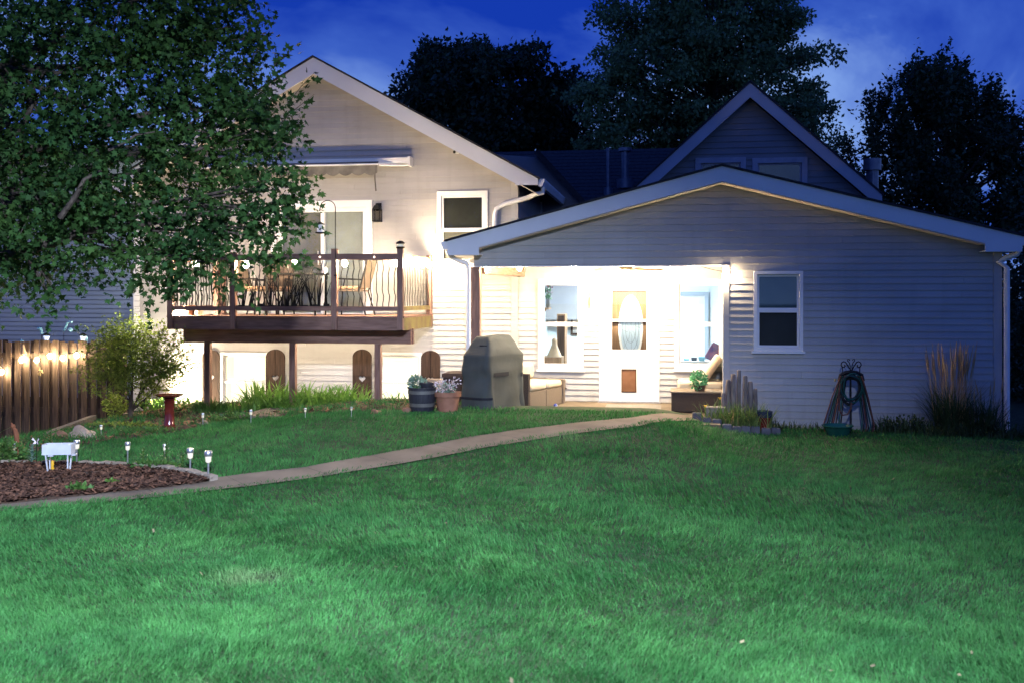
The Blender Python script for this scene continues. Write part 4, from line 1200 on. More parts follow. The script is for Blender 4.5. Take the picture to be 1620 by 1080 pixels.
for i in range(3):
    a, c = fx[i] + 0.0455, fx[i + 1] - 0.0455
    b = MB(); b.box(a, c, yr - 0.02, yr + 0.02, zr0, zr1); b.build('top_rail', M_WOOD, dk)
    b = MB(); b.box(a, c, yr - 0.02, yr + 0.02, zl0, zl1); b.build('lower_rail', M_WOOD, dk)
    b = MB(); b.box(a - 0.04, c + 0.04, yr + 0.021, yr + 0.05, zr1 - 0.03, zr1 + 0.002); b.build('cap_rail', M_WOOD, dk)
    if i == 1:
        pn = MB(); r2 = random.Random(5)
        ym = yr
        def ribbon(pts, w0, w1):
            n_ = len(pts)
            vs_, fs = [], []
            for k, (px_, pz_) in enumerate(pts):
                t = k / (n_ - 1)
                q0 = pts[max(k - 1, 0)]; q1 = pts[min(k + 1, n_ - 1)]
                dx_, dz_ = q1[0] - q0[0], q1[1] - q0[1]
                l_ = math.hypot(dx_, dz_) or 1
                wq = (w0 + (w1 - w0) * t) / 2
                nx_, nz_ = -dz_ / l_ * wq, dx_ / l_ * wq
                vs_ += [(px_ + nx_, ym - 0.003, pz_ + nz_), (px_ - nx_, ym - 0.003, pz_ - nz_), (px_ + nx_, ym + 0.003, pz_ + nz_), (px_ - nx_, ym + 0.003, pz_ - nz_)]
            for k in range(n_ - 1):
                o_ = 4 * k
                fs += [(o_, o_ + 1, o_ + 5, o_ + 4), (o_ + 2, o_ + 6, o_ + 7, o_ + 3), (o_, o_ + 4, o_ + 6, o_ + 2), (o_ + 1, o_ + 3, o_ + 7, o_ + 5)]
            pn.add(vs_, fs)
        H_ = zr0 - zl1
        cxs = [a + 0.10, a + 0.25, a + 0.36, a + 0.55, a + 0.70, a + 0.80, a + 0.90, a + 1.02, a + 1.16, a + 1.28, a + 1.40]
        cxs = [a + (c - a) * (q - a) / 1.5 for q in cxs]
        for xc in cxs:
            for k in range(r2.randint(3, 6)):
                h_ = H_ * r2.uniform(0.45, 0.98)
                ln = r2.gauss(0, 0.10)
                cv = r2.gauss(0, 0.05)
                x0_ = xc + r2.uniform(-0.035, 0.035)
                pts = [(min(max(x0_ + ln * t + cv * t * t * 1.6, a + 0.004), c - 0.004), zl1 + h_ * t) for t in [q / 7 for q in range(8)]]
                ribbon(pts, 0.021, 0.004)
        for xc, s_ in ((a + 0.32, -1), (a + 0.95, 1), (a + 0.42, 1), (a + 1.2, -1), (a + 0.75, -1)):
            xc = a + (c - a) * (xc - a) / 1.5
            pts = [(xc, zl1)]
            for q in range(1, 10):
                t = q / 9
                pts.append((min(max(xc + s_ * 0.30 * t, a + 0.004), c - 0.004), zl1 + H_ * 0.62 * math.sin(min(t * 1.9, 2.35)) ))
            ribbon(pts, 0.016, 0.008)
        for xc, zt_ in ((a + 1.20, 0.80), (a + 1.33, 0.95), (a + 1.42, 0.75), (a + 0.55, 0.92)):
            xc = a + (c - a) * (xc - a) / 1.5
            ribbon([(xc - 0.03, zl1), (xc - 0.01, zl1 + H_ * zt_ * 0.5), (xc, zl1 + H_ * zt_)], 0.008, 0.006)
            pn.tube([(xc, ym, zl1 + H_ * zt_ - 0.13), (xc, ym, zl1 + H_ * zt_ - 0.11), (xc, ym, zl1 + H_ * zt_ - 0.02), (xc, ym, zl1 + H_ * zt_)], [0.004, 0.013, 0.013, 0.003], n=7)
        for q in range(9):
            xc = a + (c - a) * (q + 0.5) / 9
            pn.box(xc - 0.05, xc + 0.05, ym - 0.0035, ym + 0.0035, zl1 - 0.002, zl1 + 0.02 + 0.012 * (q % 3))
        pn.box(a + 0.001, c - 0.001, ym - 0.0045, ym + 0.0045, zl1 + 0.0005, zl1 + 0.012)
        pn.build('reed_panel', M_IRON, dk)
    else:
        n = 10 if i == 2 else 11
        for k in range(n):
            x = a + (c - a) * (k + 0.5 + (0.2 if i == 2 else 0)) / (n + 0.2)
            wavy(x, yr, zl1 - 0.005, zr0 + 0.02, 0.018 if i == 2 else 0.03).build('baluster', M_IRON, dk, smooth=True)
# right hand side rail towards the wall, and left hand side rail
for xs_, wm in ((fx[3], M_WOODM), (fx[0], M_WOOD)):
    b = MB(); b.box(xs_ - 0.045, xs_ + 0.045, YW - 0.14, YW - 0.05, dz_b + 0.01, zr1 + 0.05); b.build('post', M_WOODV, dk)
    b = MB(); b.box(xs_ - 0.02, xs_ + 0.02, YD + 0.031, YW - 0.141, zr0, zr1); b.build('top_rail', wm, dk)
    b = MB(); b.box(xs_ - 0.02, xs_ + 0.02, YD + 0.031, YW - 0.141, zl0, zl1); b.build('lower_rail', wm, dk)
    for k in range(17):
        y = YD + 0.1 + (YW - YD - 0.3) * k / 16
        wavy(xs_, y, zl1 - 0.005, zr0 + 0.02, 0.018, along='y').build('baluster', M_IRON, dk, smooth=True)
x = PX(341, YD + 0.9)
b = MB(); b.box(x - 0.045, x + 0.045, YD + 0.9, YD + 0.99, zd, zr1); b.build('post', M_WOODV, dk)
# solar cap on the corner post
zc0 = PZ(634, 394, YD)
t = thing('post_lamp', 'bronze solar lamp cap on the right deck post', 'post lamp', (fx[3], YD - 0.015, zc0 + 0.001), local=True)
b = MB(); b.lathe([(0.062, 0), (0.07, 0.012), (0.07, 0.03), (0.05, 0.035)], 16); b.build('base', M_BRONZE, t, smooth=True)
b = MB(); b.lathe([(0.052, 0.035), (0.052, 0.075)], 16); b.build('lens', M_FROST, t, smooth=True)
b = MB(); b.lathe([(0.05, 0.076), (0.075, 0.076), (0.078, 0.088), (0.04, 0.12), (0.02, 0.126)], 16); b.build('cap', M_BRONZE, t, smooth=True)

# shepherd hook with feeder, clamped to the deck post
hx = PX(533, YD); yh = YD - 0.075
hz0, hz1 = PZ(531, 440, YD), PZ(531, 330, YD)
t = thing('shepherd_hook', 'thin black hooked pole clamped to the middle deck post', 'plant hook', (hx, yh, hz0))
pts = [(hx, yh, hz0), (hx, yh, hz1)]
rx_ = (PX(531, YD) - PX(507, YD)) / 2
for i in range(1, 10):
    a = math.pi * i / 9
    pts.append((hx - rx_ + rx_ * math.cos(a), yh, hz1 + rx_ * 0.95 * math.sin(a)))
pts += [(hx - 2 * rx_ - 0.01, yh, hz1 - 0.04), (hx - 2 * rx_ - 0.04, yh, hz1 - 0.05), (hx - 2 * rx_ - 0.06, yh, hz1 - 0.02)]
b = MB(); b.tube(pts, 0.007, n=7); b.build('pole', M_IRON, t, smooth=True)
b = MB(); b.box(hx - 0.02, hx + 0.02, yh - 0.008, YD - 0.0605, hz0 + 0.03, hz0 + 0.05); b.build('clamp', M_IRON, t)
bx_, bzt, bzb = hx - 2 * rx_ + 0.0, PZ(504, 351, YD), PZ(504, 371, YD)
t = thing('bird_feeder', 'clear tube bird feeder with dark roof hanging from the hook', 'bird feeder', (bx_, yh, bzb))
hgt = bzt - bzb
b = MB(); b.lathe([(0.012, hgt * 0.95), (0.075, hgt * 0.78), (0.07, hgt * 0.74), (0.02, hgt * 0.78)][::-1], 16, (bx_, yh, bzb)); b.tube([(bx_, yh, bzb + hgt * 0.9), (bx_, yh, hz1 - 0.05)], 0.003); b.build('roof', M_IRON, t)
b = MB(); b.lathe([(0.05, 0.03), (0.05, hgt * 0.76)], 16, (bx_, yh, bzb)); b.build('tube', mat('seed filled tube', (0.6, 0.62, 0.66), (0.75, 0.77, 0.8), rough=0.15, scale=20), t, smooth=True)
b = MB(); b.lathe([(0.02, 0.0), (0.075, 0.008), (0.08, 0.03), (0.052, 0.03)], 16, (bx_, yh, bzb)); b.build('tray', M_IRON, t)

# deck furniture
def chair_local(label, loc, rot):
    t = thing('deck_chair', label, 'chair', loc, rot, 'sling chairs around the deck table', local=True)
    for sx_ in (-0.26, 0.26):
        b = MB(); b.tube([(sx_, -0.28, 0), (sx_, -0.26, 0.42), (sx_, -0.22, 0.62), (sx_, 0.2, 0.60)], 0.014); b.build('front_leg', M_IRON, t, smooth=True)
        b = MB(); b.tube([(sx_, 0.32, 0), (sx_, 0.2, 0.40), (sx_, 0.26, 0.62), (sx_, 0.36, 1.0)], 0.014); b.build('back_leg', M_IRON, t, smooth=True)
    b = MB(); b.box(-0.25, 0.25, -0.27, 0.2, 0.40, 0.43); b.build('seat', M_SLING, t)
    b = MB(); b.box(-0.24, 0.24, -0.25, 0.18, 0.435, 0.49); b.build('seat_cushion', mat('peach seat cushion', (0.24, 0.15, 0.095), (0.28, 0.18, 0.12), rough=0.9), t, bevel=0.02)
    b = MB(); b.add([(-0.25, 0.225, 0.46), (0.25, 0.225, 0.46), (0.25, 0.355, 1.0), (-0.25, 0.355, 1.0), (-0.25, 0.235, 0.46), (0.25, 0.235, 0.46), (0.25, 0.365, 1.0), (-0.25, 0.365, 1.0)],
                    [(0, 1, 2, 3), (4, 7, 6, 5), (0, 4, 5, 1), (2, 6, 7, 3), (1, 5, 6, 2), (0, 3, 7, 4)])
    b.build('back_sling', M_SLING, t)
    return t
zdk = zd + 0.028
ch = chair_local('tan sling chair right of the deck table, facing left', (PX(556, YD + 0.8), YD + 0.85, zdk), R(-90))
dup(ch, (PX(436, YD + 1.3), YD + 1.25, zdk), R(5), 'tan sling chair behind the deck table, before the sliding door')
dup(ch, (PX(398, YD + 0.65), YD + 0.75, zdk), R(80), 'tan sling chair at the left end of the deck table')
tx0, tx1 = PX(425, YD + 0.6), PX(510, YD + 0.6)
t = thing('deck_table', 'dark patio table among the deck chairs', 'table', ((tx0 + tx1) / 2, YD + 0.7, zdk))
b = MB(); b.box(tx0, tx1, YD + 0.35, YD + 0.95, zdk + 0.68, zdk + 0.71); b.build('table_top', M_IRON, t)
for sx_ in (tx0 + 0.05, tx1 - 0.05):
    for sy_ in (YD + 0.4, YD + 0.9):
        b = MB(); b.tube([(sx_, sy_, zdk), (sx_, sy_, zdk + 0.68)], 0.018); b.build('leg', M_IRON, t)
# pots and lantern at the left end of the deck
def pot(name, label, cat, x, y, z, r, h, m, mi2=None, group=None):
    t = thing(name, label, cat, (x, y, z), group=group, local=True)
    b = MB(); b.lathe([(r * 0.68, 0), (r * 0.9, h * 0.78), (r, h * 0.78), (r * 1.02, h), (r * 0.9, h), (r * 0.86, h * 0.88), (0.01, h * 0.88)], 24)
    b.build('body', m, t, smooth=True)
    b = MB(); b.lathe([(r * 0.85, h * 0.885), (0.01, h * 0.9)], 16); b.build('soil', M_SOIL, t)
    return t
pot('terracotta_pot', 'small terracotta pot behind the left deck railing', 'flower pot', PX(299, YD + 0.3), YD + 0.3, zdk, 0.11, 0.17, M_TERRA)
pot('cream_pot', 'small cream pot behind the left deck railing', 'flower pot', PX(315, YD + 0.32), YD + 0.32, zdk, 0.085, 0.15, M_CUSH)
lx_, ly_ = PX(281, YD + 0.2), YD + 0.22
t = thing('deck_lantern', 'glowing square lantern on the left corner of the deck floor', 'lantern', (lx_, ly_, zdk))
b = MB(); b.box(lx_ - 0.085, lx_ + 0.085, ly_ - 0.085, ly_ + 0.085, zdk + 0.001, zdk + 0.015); b.box(lx_ - 0.09, lx_ + 0.09, ly_ - 0.09, ly_ + 0.09, zdk + 0.131, zdk + 0.145); b.build('frame', M_BRONZE, t)
b = MB(); b.box(lx_ - 0.08, lx_ + 0.08, ly_ - 0.08, ly_ + 0.08, zdk + 0.016, zdk + 0.13); b.build('lens', M_LAMPB, t)

# ------------------------------------------------------------------ string lights
def strings(name, label, anchor, cord_pts, bulbs, m, r, tiny=(), sock=0.03):
    t = thing(name, label, 'string lights', anchor)
    b = MB(); b.tube(cord_pts, 0.005, n=5); b.build('cord', M_IRON, t)
    for p in bulbs:
        b = MB(); b.tube([(p[0], p[1], p[2] + r * 0.9), (p[0], p[1], p[2] + r + sock)], 0.012, n=7); so = b.build('socket', M_IRON, t)
        b = MB(); b.ball(p, r, 12, 8, sq=(0.9, 0.9, 1.1)); b.build('bulb', m, t, smooth=True)
    for p in tiny:
        b = MB(); b.ball(p, 0.011, 8, 5); b.build('bulb', M_BULBS, t, smooth=True)
    return t
def drape(anchors, sag, n=6):
    pts = []
    for a, c in zip(anchors[:-1], anchors[1:]):
        for k in range(n):
            u = k / n
            pts.append((a[0] + (c[0] - a[0]) * u, a[1] + (c[1] - a[1]) * u, a[2] + (c[2] - a[2]) * u - sag * 4 * u * (1 - u)))
    pts.append(anchors[-1])
    return pts
ydl = YD + 0.11
bl = [P(px_, py_, ydl) for px_, py_ in ((312, 418), (389, 419), (467, 414), (545, 417), (625, 417))]
bl2 = [(fx[3] + 0.075, YD + 0.45, zr0 - 0.03), (fx[3] + 0.075, YD + 1.05, zr0 - 0.04), (fx[3] + 0.075, YD + 1.6, zr0 - 0.03)]
ban = [P(276, 407, ydl)] + [(p[0], p[1], p[2] + 0.075) for p in bl] + [(fx[3] + 0.075, ydl, zr0 + 0.04)] + [(p[0], p[1], p[2] + 0.075) for p in bl2]
strings('deck_string_lights', 'warm globe string lights along the deck rail', (bl[2][0], YD - 0.07, zr0), drape(ban, 0.025), bl + bl2, M_BULB, 0.052,
        tiny=[P(px_, 407, YD - 0.045) for px_ in (438, 506, 592)])
ud = [(PX(px_, YBm + 0.3), YBm + 0.3, bz0 + 0.11) for px_ in (345, 415, 485, 555, 620)]  # assumed bulbs, unseen behind the beam, added to light the wall and lilies
strings('assumed_under_deck_lights', 'assumed warm string lights, unseen behind the deck beam, lighting the wall below', (ud[2][0], YBm + 0.3, bz1), drape([(p[0], p[1], p[2] + 0.07) for p in ud], 0.015), ud, emit('assumed under deck bulb', (1.0, 0.84, 0.60), 620), 0.04)
ypl = YF - 0.05
pl = [P(px_, py_, YF + 0.18) for px_, py_ in ((769, 427), (822, 425), (910, 426), (1097, 424))] + [P(1146, 437, YF - 0.06)]
pan = [(pl[0][0] - 0.05, YF + 0.18, hdr_z - 0.0)] + [(p[0], p[1], p[2] + 0.07) for p in pl]
strings('porch_string_lights', 'warm globe string lights hung under the porch header', (pl[2][0], YF + 0.18, hdr_z - 0.1), drape(pan, 0.02), pl, M_BULBP, 0.036, sock=0.02,
        tiny=[P(px_, 422.5, YF + 0.16) for px_ in (790, 812, 1003, 1060)])

# ------------------------------------------------------------------ fence
YN = 16.2
fz1 = PZ(60, 540, YN)
fence = thing('wooden_fence', 'weathered brown picket fence hung with string lights', 'fence', (PX(60, YN), YN, -0.6))
xa_, xb_ = PX(-120, YN), PX(196, YN)
x = xa_
k = 0
rf_ = random.Random(3)
while x < xb_:
    wd_ = 0.102 * rf_.uniform(0.94, 1.04)
    yo = -0.022 if k % 2 == 0 else 0.022
    zt = fz1 + rf_.uniform(-0.02, 0.03)
    zb = -0.75
    b = MB(); b.prism([(x, zb), (x + wd_, zb), (x + wd_, zt - 0.006), (x + wd_ - 0.006, zt), (x + 0.006, zt), (x, zt - 0.006)], YN + yo - 0.009, YN + yo + 0.009)
    b.build('picket', M_FENCE, fence)
    x += 0.092
    k += 1
for zz in (PZ(80, 648, YN), PZ(80, 562, YN)):
    b = MB(); b.box(xa_, xb_, YN - 0.012, YN + 0.012, zz - 0.045, zz + 0.045); b.build('fence_rail', M_FENCE, fence)
for px_ in (-90, 67, 126, 190):
    x = PX(px_, YN); b = MB(); b.box(x - 0.05, x + 0.05, YN + 0.056, YN + 0.15, -0.8, fz1 + 0.01); b.build('fence_post', M_FENCE, fence)
fb = [P(-62, 505, 10.7), P(-52, 528, 11.9), P(-30, 555, 13.6)] + [P(px_, py_, YN - 0.13) for px_, py_ in ((3, 588), (34, 569), (58, 569), (79, 563), (99, 566), (121, 562))]  # first three bulbs are out of view, added to warm the maple leaves
fan_ = [P(-68, 490, 10.4)] + [(p[0], p[1], p[2] + 0.075) for p in fb] + [P(160, 556, YN - 0.1)]
strings('fence_string_lights', 'warm globe string lights along the wooden fence', (fb[5][0], YN - 0.13, fb[5][2] - 0.1), drape(fan_, 0.02), fb, M_BULBF, 0.042)
for px_, lab in ((68, 'lit solar lantern on the fence top, left of two'), (126, 'lit solar lantern on the fence top, right of two beside the shrub')):
    x, _, z = P(px_, 534, YN)
    t = thing('solar_lantern', lab, 'lantern', (x, YN + 0.1, fz1 + 0.012), group='solar lanterns on the fence', local=True)
    b = MB(); b.lathe([(0.04, 0), (0.065, 0.085)], 4); b.build('glass', M_SOLAR, t)
    b = MB(); b.lathe([(0.08, 0.086), (0.082, 0.1), (0.03, 0.135), (0.01, 0.14)], 4); b.build('cap', M_IRON, t)
def ornament(px0, py0, label, pts, r=0.02, ball=None):
    yy = YN + 0.12
    pp = [P(a, c_, yy) for a, c_ in pts]
    t = thing('metal_ornament', label, 'ornament', (pp[0][0], yy, fz1), group='pale blue metal ornaments on the fence')
    b = MB(); b.tube(pp, r, n=7); b.build('scroll', M_BLUE, t, smooth=True)
    b = MB(); b.tube([pp[0], (pp[0][0], yy, fz1 - 0.1)], 0.006, n=5); b.build('stake', M_IRON, t)
    if ball:
        q = P(*ball, yy); b = MB(); b.ball(q, 0.045, 12, 8, sq=(1.1, 0.6, 0.9)); b.build('bead', M_BLUE, t, smooth=True)
ornament(0, 0, 'pale blue S shaped metal scroll above the fence', [(101, 523), (104, 518), (106, 511), (110, 509), (114, 510)], 0.02, (111, 522))
ornament(0, 0, 'pale blue rounded metal ornament behind the left fence lantern', [(66, 529), (66, 524), (64, 520), (60, 520)], 0.03)
ornament(0, 0, 'small pale blue metal ornament low on the fence, leftmost', [(36, 543), (35, 539), (33, 538)], 0.025)
ornament(0, 0, 'pale blue metal ornament beside the shrub on the fence', [(136, 540), (137, 534), (135, 532)], 0.025)
# gourd shaped ornaments on the fence
q = P(64, 585, YN - 0.12)
t = thing('bead_cluster', 'small hanging cluster of pale beads on the fence', 'ornament', (q[0], q[1], q[2] - 0.08))
b = MB()
for i in range(26): b.ball((q[0] + rf_.gauss(0, 0.022), q[1] + rf_.gauss(0, 0.012), q[2] + rf_.uniform(-0.10, 0.06)), 0.011, 6, 4)
b.build('beads', mat('pale yellow bead', (0.45, 0.36, 0.13), (0.6, 0.5, 0.25), rough=0.4), t, smooth=True)
b = MB(); b.tube([(q[0], q[1], q[2] - 0.05), (q[0], q[1], q[2] + 0.12)], 0.003); b.build('string', M_IRON, t)
q = P(37, 552, YN - 0.11)
t = thing('gourd_ornament', 'pale gourd shaped ornament at the top of the fence', 'ornament', (q[0], q[1], q[2] - 0.12))
b = MB(); b.lathe([(0.005, -0.13), (0.045, -0.11), (0.055, -0.07), (0.035, -0.02), (0.03, 0.02), (0.02, 0.06), (0.004, 0.09)], 14, (q[0], q[1], q[2])); b.build('body', M_CUSHT, t, smooth=True)

# ------------------------------------------------------------------ patio things
# covered grill
gp = (PX(763, 14.95) + 0.12, 15.25)
zg = ZP
grill = thing('covered_grill', 'barbecue grill under a grey green canvas cover on the patio', 'grill', (gp[0], gp[1], zg), R(-24), local=True)
rings = []
NS = 64
levels = [(0.09, 0.275, 0.56), (0.11, 0.275, 0.56), (0.35, 0.265, 0.54), (0.62, 0.255, 0.525), (0.86, 0.25, 0.52), (0.93, 0.252, 0.52), (0.95, 0.248, 0.51), (1.03, 0.225, 0.43), (1.14, 0.17, 0.36), (1.205, 0.13, 0.33), (1.225, 0.11, 0.30), (1.23, 0.06, 0.2)]
fine = []
for (z_0, a_0, b_0), (z_1, a_1, b_1) in zip(levels[:-1], levels[1:]):
    m_ = max(1, int((z_1 - z_0) / 0.035))
    fine += [(z_0 + (z_1 - z_0) * q / m_, a_0 + (a_1 - a_0) * q / m_, b_0 + (b_1 - b_0) * q / m_) for q in range(m_)]
levels = fine + [levels[-1]]
def wrinkle(x, y, z):
    return 0.007 * math.sin(9 * x + 14 * y + 6 * z) + 0.006 * math.sin(21 * y - 17 * z + 3 * x) + 0.005 * math.sin(26 * x + 11 * z + 2 * math.sin(9 * z)) + 0.008 * math.sin(5 * y + 8 * z + 1) * math.sin(7 * z)
vs_, fs = [], []
for li, (z, a, b_) in enumerate(levels):
    for j in range(NS):
        g = 2 * math.pi * j / NS
        c_, s_ = math.cos(g), math.sin(g)
        e_ = 0.22
        px_, py_ = a * math.copysign(abs(c_) ** e_, c_), b_ * math.copysign(abs(s_) ** e_, s_)
        fold = max(0, (0.93 - z) / 0.93)
        side = abs(c_) ** 3
        am = 0.035 * fold * side + 0.008 * fold
        o = am * math.sin(py_ * 27 + 1.5 * math.sin(z * 2.5)) + 0.012 * fold * math.sin(g * 3 + 1)
        px_ += math.copysign(1, c_) * o * side
        py_ += math.copysign(1, s_) * 0.022 * fold * math.sin(px_ * 19 + 1.2 * math.sin(z * 3)) * (1 - side)
        zz = z + (0.02 * math.sin(g * 5) if li == 0 else 0) + (0.055 * (1 - abs(s_) ** 2) if False else 0)
        l_ = math.hypot(px_, py_) + 1e-6; wr = wrinkle(px_, py_, z) * (1.0 if z < 1.2 else 0.4)
        px_ += px_ / l_ * wr; py_ += py_ / l_ * wr
        zz += 0.012 * math.sin(4 * px_ + 6 * py_) * max(0, z - 0.9) * 2
        vs_.append((px_, py_, zz))
for i in range(len(levels) - 1):
    for j in range(NS):
        j2 = (j + 1) % NS
        fs.append((i * NS + j, i * NS + j2, (i + 1) * NS + j2, (i + 1) * NS + j))
fs.append(tuple((len(levels) - 1) * NS + j for j in range(NS)))
b = MB().add(vs_, fs)
cv = b.build('cover', M_COVER, grill, smooth=True)
def ringpts(z, a, b_, j0, j1, off):
    pts = []
    for j in range(j0, j1 + 1):
        g = 2 * math.pi * j / NS
        c_, s_ = math.cos(g), math.sin(g)
        fold = max(0, (0.93 - z) / 0.93); side = abs(c_) ** 3
        px_, py_ = a * math.copysign(abs(c_) ** 0.22, c_), b_ * math.copysign(abs(s_) ** 0.22, s_)
        o = (0.035 * fold * side + 0.008 * fold) * math.sin(py_ * 27 + 1.5 * math.sin(z * 2.5)) + 0.012 * fold * math.sin(g * 3 + 1)
        px_ += math.copysign(1, c_) * o * side
        py_ += math.copysign(1, s_) * 0.022 * fold * math.sin(px_ * 19 + 1.2 * math.sin(z * 3)) * (1 - side)
        l_ = math.hypot(px_, py_) + 1e-6; wr = wrinkle(px_, py_, z); px_ += px_ / l_ * wr; py_ += py_ / l_ * wr
        pts.append((px_ + math.copysign(off, c_) * side, py_ + math.copysign(off, s_) * (1 - side), z))
    return pts
def bandm(z, h, a, b_, j0, j1, mtl, name):
    lo_ = ringpts(z, a, b_, j0, j1, 0.007)
    m = MB()
    n_ = len(lo_)
    m.add(lo_ + [(p[0], p[1], p[2] + h) for p in lo_], [(i, i + 1, n_ + i + 1, n_ + i) for i in range(n_ - 1)])
    m.build(name, mtl, grill)
bandm(0.28, 0.035, 0.27, 0.548, 36, 60, M_STRAP, 'strap')
bandm(0.62, 0.06, 0.257, 0.528, 62, 64, M_STRAP, 'strap')
bandm(0.58, 0.06, 0.258, 0.53, 3, 6, M_STRAP, 'strap')
b = MB(); b.box(0.02, 0.15, -0.405, -0.385, 1.075, 1.095); b.build('handle_strap', M_STRAP, grill)
for sx_ in (-0.19, 0.19):
    for sy_ in (-0.45, 0.42):
        b = MB(); b.tube([(sx_ - 0.02, sy_, 0.06), (sx_ + 0.02, sy_, 0.06)], 0.058, n=14); b.build('wheel', M_IRON, grill)
        b = MB(); b.box(sx_ - 0.012, sx_ + 0.012, sy_ - 0.02, sy_ + 0.02, 0.07, 0.5); b.build('leg', M_IRON, grill)

# resin deck box behind the pots
dbx0, dbx1 = PX(699, 16.4), PX(765, 16.4)
dzt = PZ(720, 590, 16.4)
t = thing('storage_box', 'dark brown resin storage box behind the flower pots', 'storage box', ((dbx0 + dbx1) / 2, 16.6, ZP))
b = MB(); b.box(dbx0 + 0.02, dbx1 - 0.02, 16.42, 16.95, ZP + 0.002, dzt - 0.075)
for k in range(4): b.box(dbx0 + 0.06, dbx1 - 0.06, 16.408, 16.419, ZP + 0.04 + k * 0.11, ZP + 0.13 + k * 0.11)
for sx_ in (dbx0 + 0.02, dbx1 - 0.075): b.box(sx_, sx_ + 0.055, 16.404, 16.419, ZP + 0.005, dzt - 0.08)
b.build('body', M_BOXP, t)
b = MB(); b.prism([(dbx0, dzt - 0.07), (dbx1, dzt - 0.07), (dbx1, dzt - 0.01), (dbx1 - 0.05, dzt), (dbx0 + 0.05, dzt), (dbx0, dzt - 0.01)], 16.39, 16.98); b.build('lid', M_BOXP, t)
b = MB(); b.prism([(dbx0 + 0.2, dzt - 0.12), (dbx1 - 0.1, dzt - 0.12), (dbx1 - 0.15, dzt - 0.075), (dbx0 + 0.26, dzt - 0.075)], 16.395, 16.409); b.build('latch', M_BOXP, t)

# sofas
def cushion(x0, x1, y0, y1, z0, z1, m, parent, name='cushion', bev=0.035):
    b = MB()
    n = 6
    vs_, fs = [], []
    b.box(x0, x1, y0, y1, z0, z1)
    return b.build(name, m, parent, bevel=bev, smooth=True)
c0 = P(835, 644, 16.0)
s0 = (PX(835, 15.75), 15.75)
sofa = thing('wicker_sofa', 'taupe wicker sofa with cream cushions beside the covered grill', 'sofa', (s0[0], s0[1], ZP), R(-20.5), local=True)
Ls = 1.25
for k in range(2):
    y0_, y1_ = 0.075 + k * 0.575, 0.075 + k * 0.575 + 0.56
    b = MB(); b.box(-0.70, 0.0, y0_, y1_, 0.012, 0.30); b.build('seat_module', M_WICKERT, sofa, bevel=0.012)
    cushion(-0.68, 0.015, y0_ + 0.005, y1_ - 0.005, 0.303, 0.42, M_CUSH, sofa, 'seat_cushion', 0.045)
    cushion(-0.70, -0.52, y0_ + 0.01, y1_ - 0.01, 0.425, 0.70, M_CUSH, sofa, 'back_cushion', 0.06)
b = MB(); b.box(-0.74, 0.01, 0.0, 0.07, 0.012, 0.60); b.build('arm', M_WICKER, sofa, bevel=0.012)
b = MB(); b.box(-0.74, 0.02, 1.235, 1.30, 0.012, 0.43); b.build('arm', M_WICKERT, sofa, bevel=0.012)
b = MB(); b.box(-0.80, -0.741, 0.0, 1.30, 0.012, 0.66); b.build('back', M_WICKERT, sofa, bevel=0.012)
cushion(-0.40, -0.13, 0.12, 0.36, 0.425, 0.56, M_CUSHT, sofa, 'pillow', 0.06)

ox0, oxz = PX(1062, 15.95), 15.95
t = thing('wicker_ottoman', 'long dark wicker ottoman at the right end of the porch', 'ottoman', (ox0 + 0.5, 15.95, ZP))
b = MB(); b.box(ox0, ox0 + 0.98, 15.95, 16.55, ZP + 0.012, ZP + 0.31); b.build('body', M_WICKER, t, bevel=0.015)
b = MB(); b.box(ox0 - 0.012, ox0 + 0.99, 15.938, 16.562, ZP + 0.312, ZP + 0.335); b.build('top', M_WICKERT, t, bevel=0.008)
ot = ZP + 0.335
q0 = PX(1072, 16.75)
t = thing('wicker_armchair', 'dark wicker seat with tan cushions by the right porch window', 'armchair', (q0 + 0.5, 17.0, ZP))
b = MB(); b.box(q0, sx - 0.02, 16.62, 17.34, ZP + 0.012, ZP + 0.29); b.build('seat_base', M_WICKER, t, bevel=0.015)
b = MB(); b.box(sx - 0.10, sx - 0.021, 16.62, 17.34, ZP + 0.291, ZP + 0.78); b.build('back', M_WICKER, t, bevel=0.015)
cushion(q0 + 0.0, sx - 0.11, 16.63, 17.33, ZP + 0.292, ZP + 0.44, M_CUSH, t, 'seat_cushion', 0.045)
for k, (yy, dz_) in enumerate(((16.64, 0.0), (17.0, 0.02))):
    b = MB(); pw = 0.31
    x1_ = sx - 0.16
    ang = R(55)
    cx_, cz_ = x1_ - 0.14, ZP + 0.45 + 0.19
    ax_, az_ = math.cos(ang), math.sin(ang)
    half = [(cx_ + ax_ * u * 0.24 - az_ * w_ * 0.055, cz_ + az_ * u * 0.24 + ax_ * w_ * 0.055) for u, w_ in ((-1, -1), (1, -1), (1, 1), (-1, 1))]
    b.prism(half, yy, yy + 0.34)
    b.build('back_cushion', M_CUSHT if k == 0 else M_CUSH, t, bevel=0.045, smooth=True)

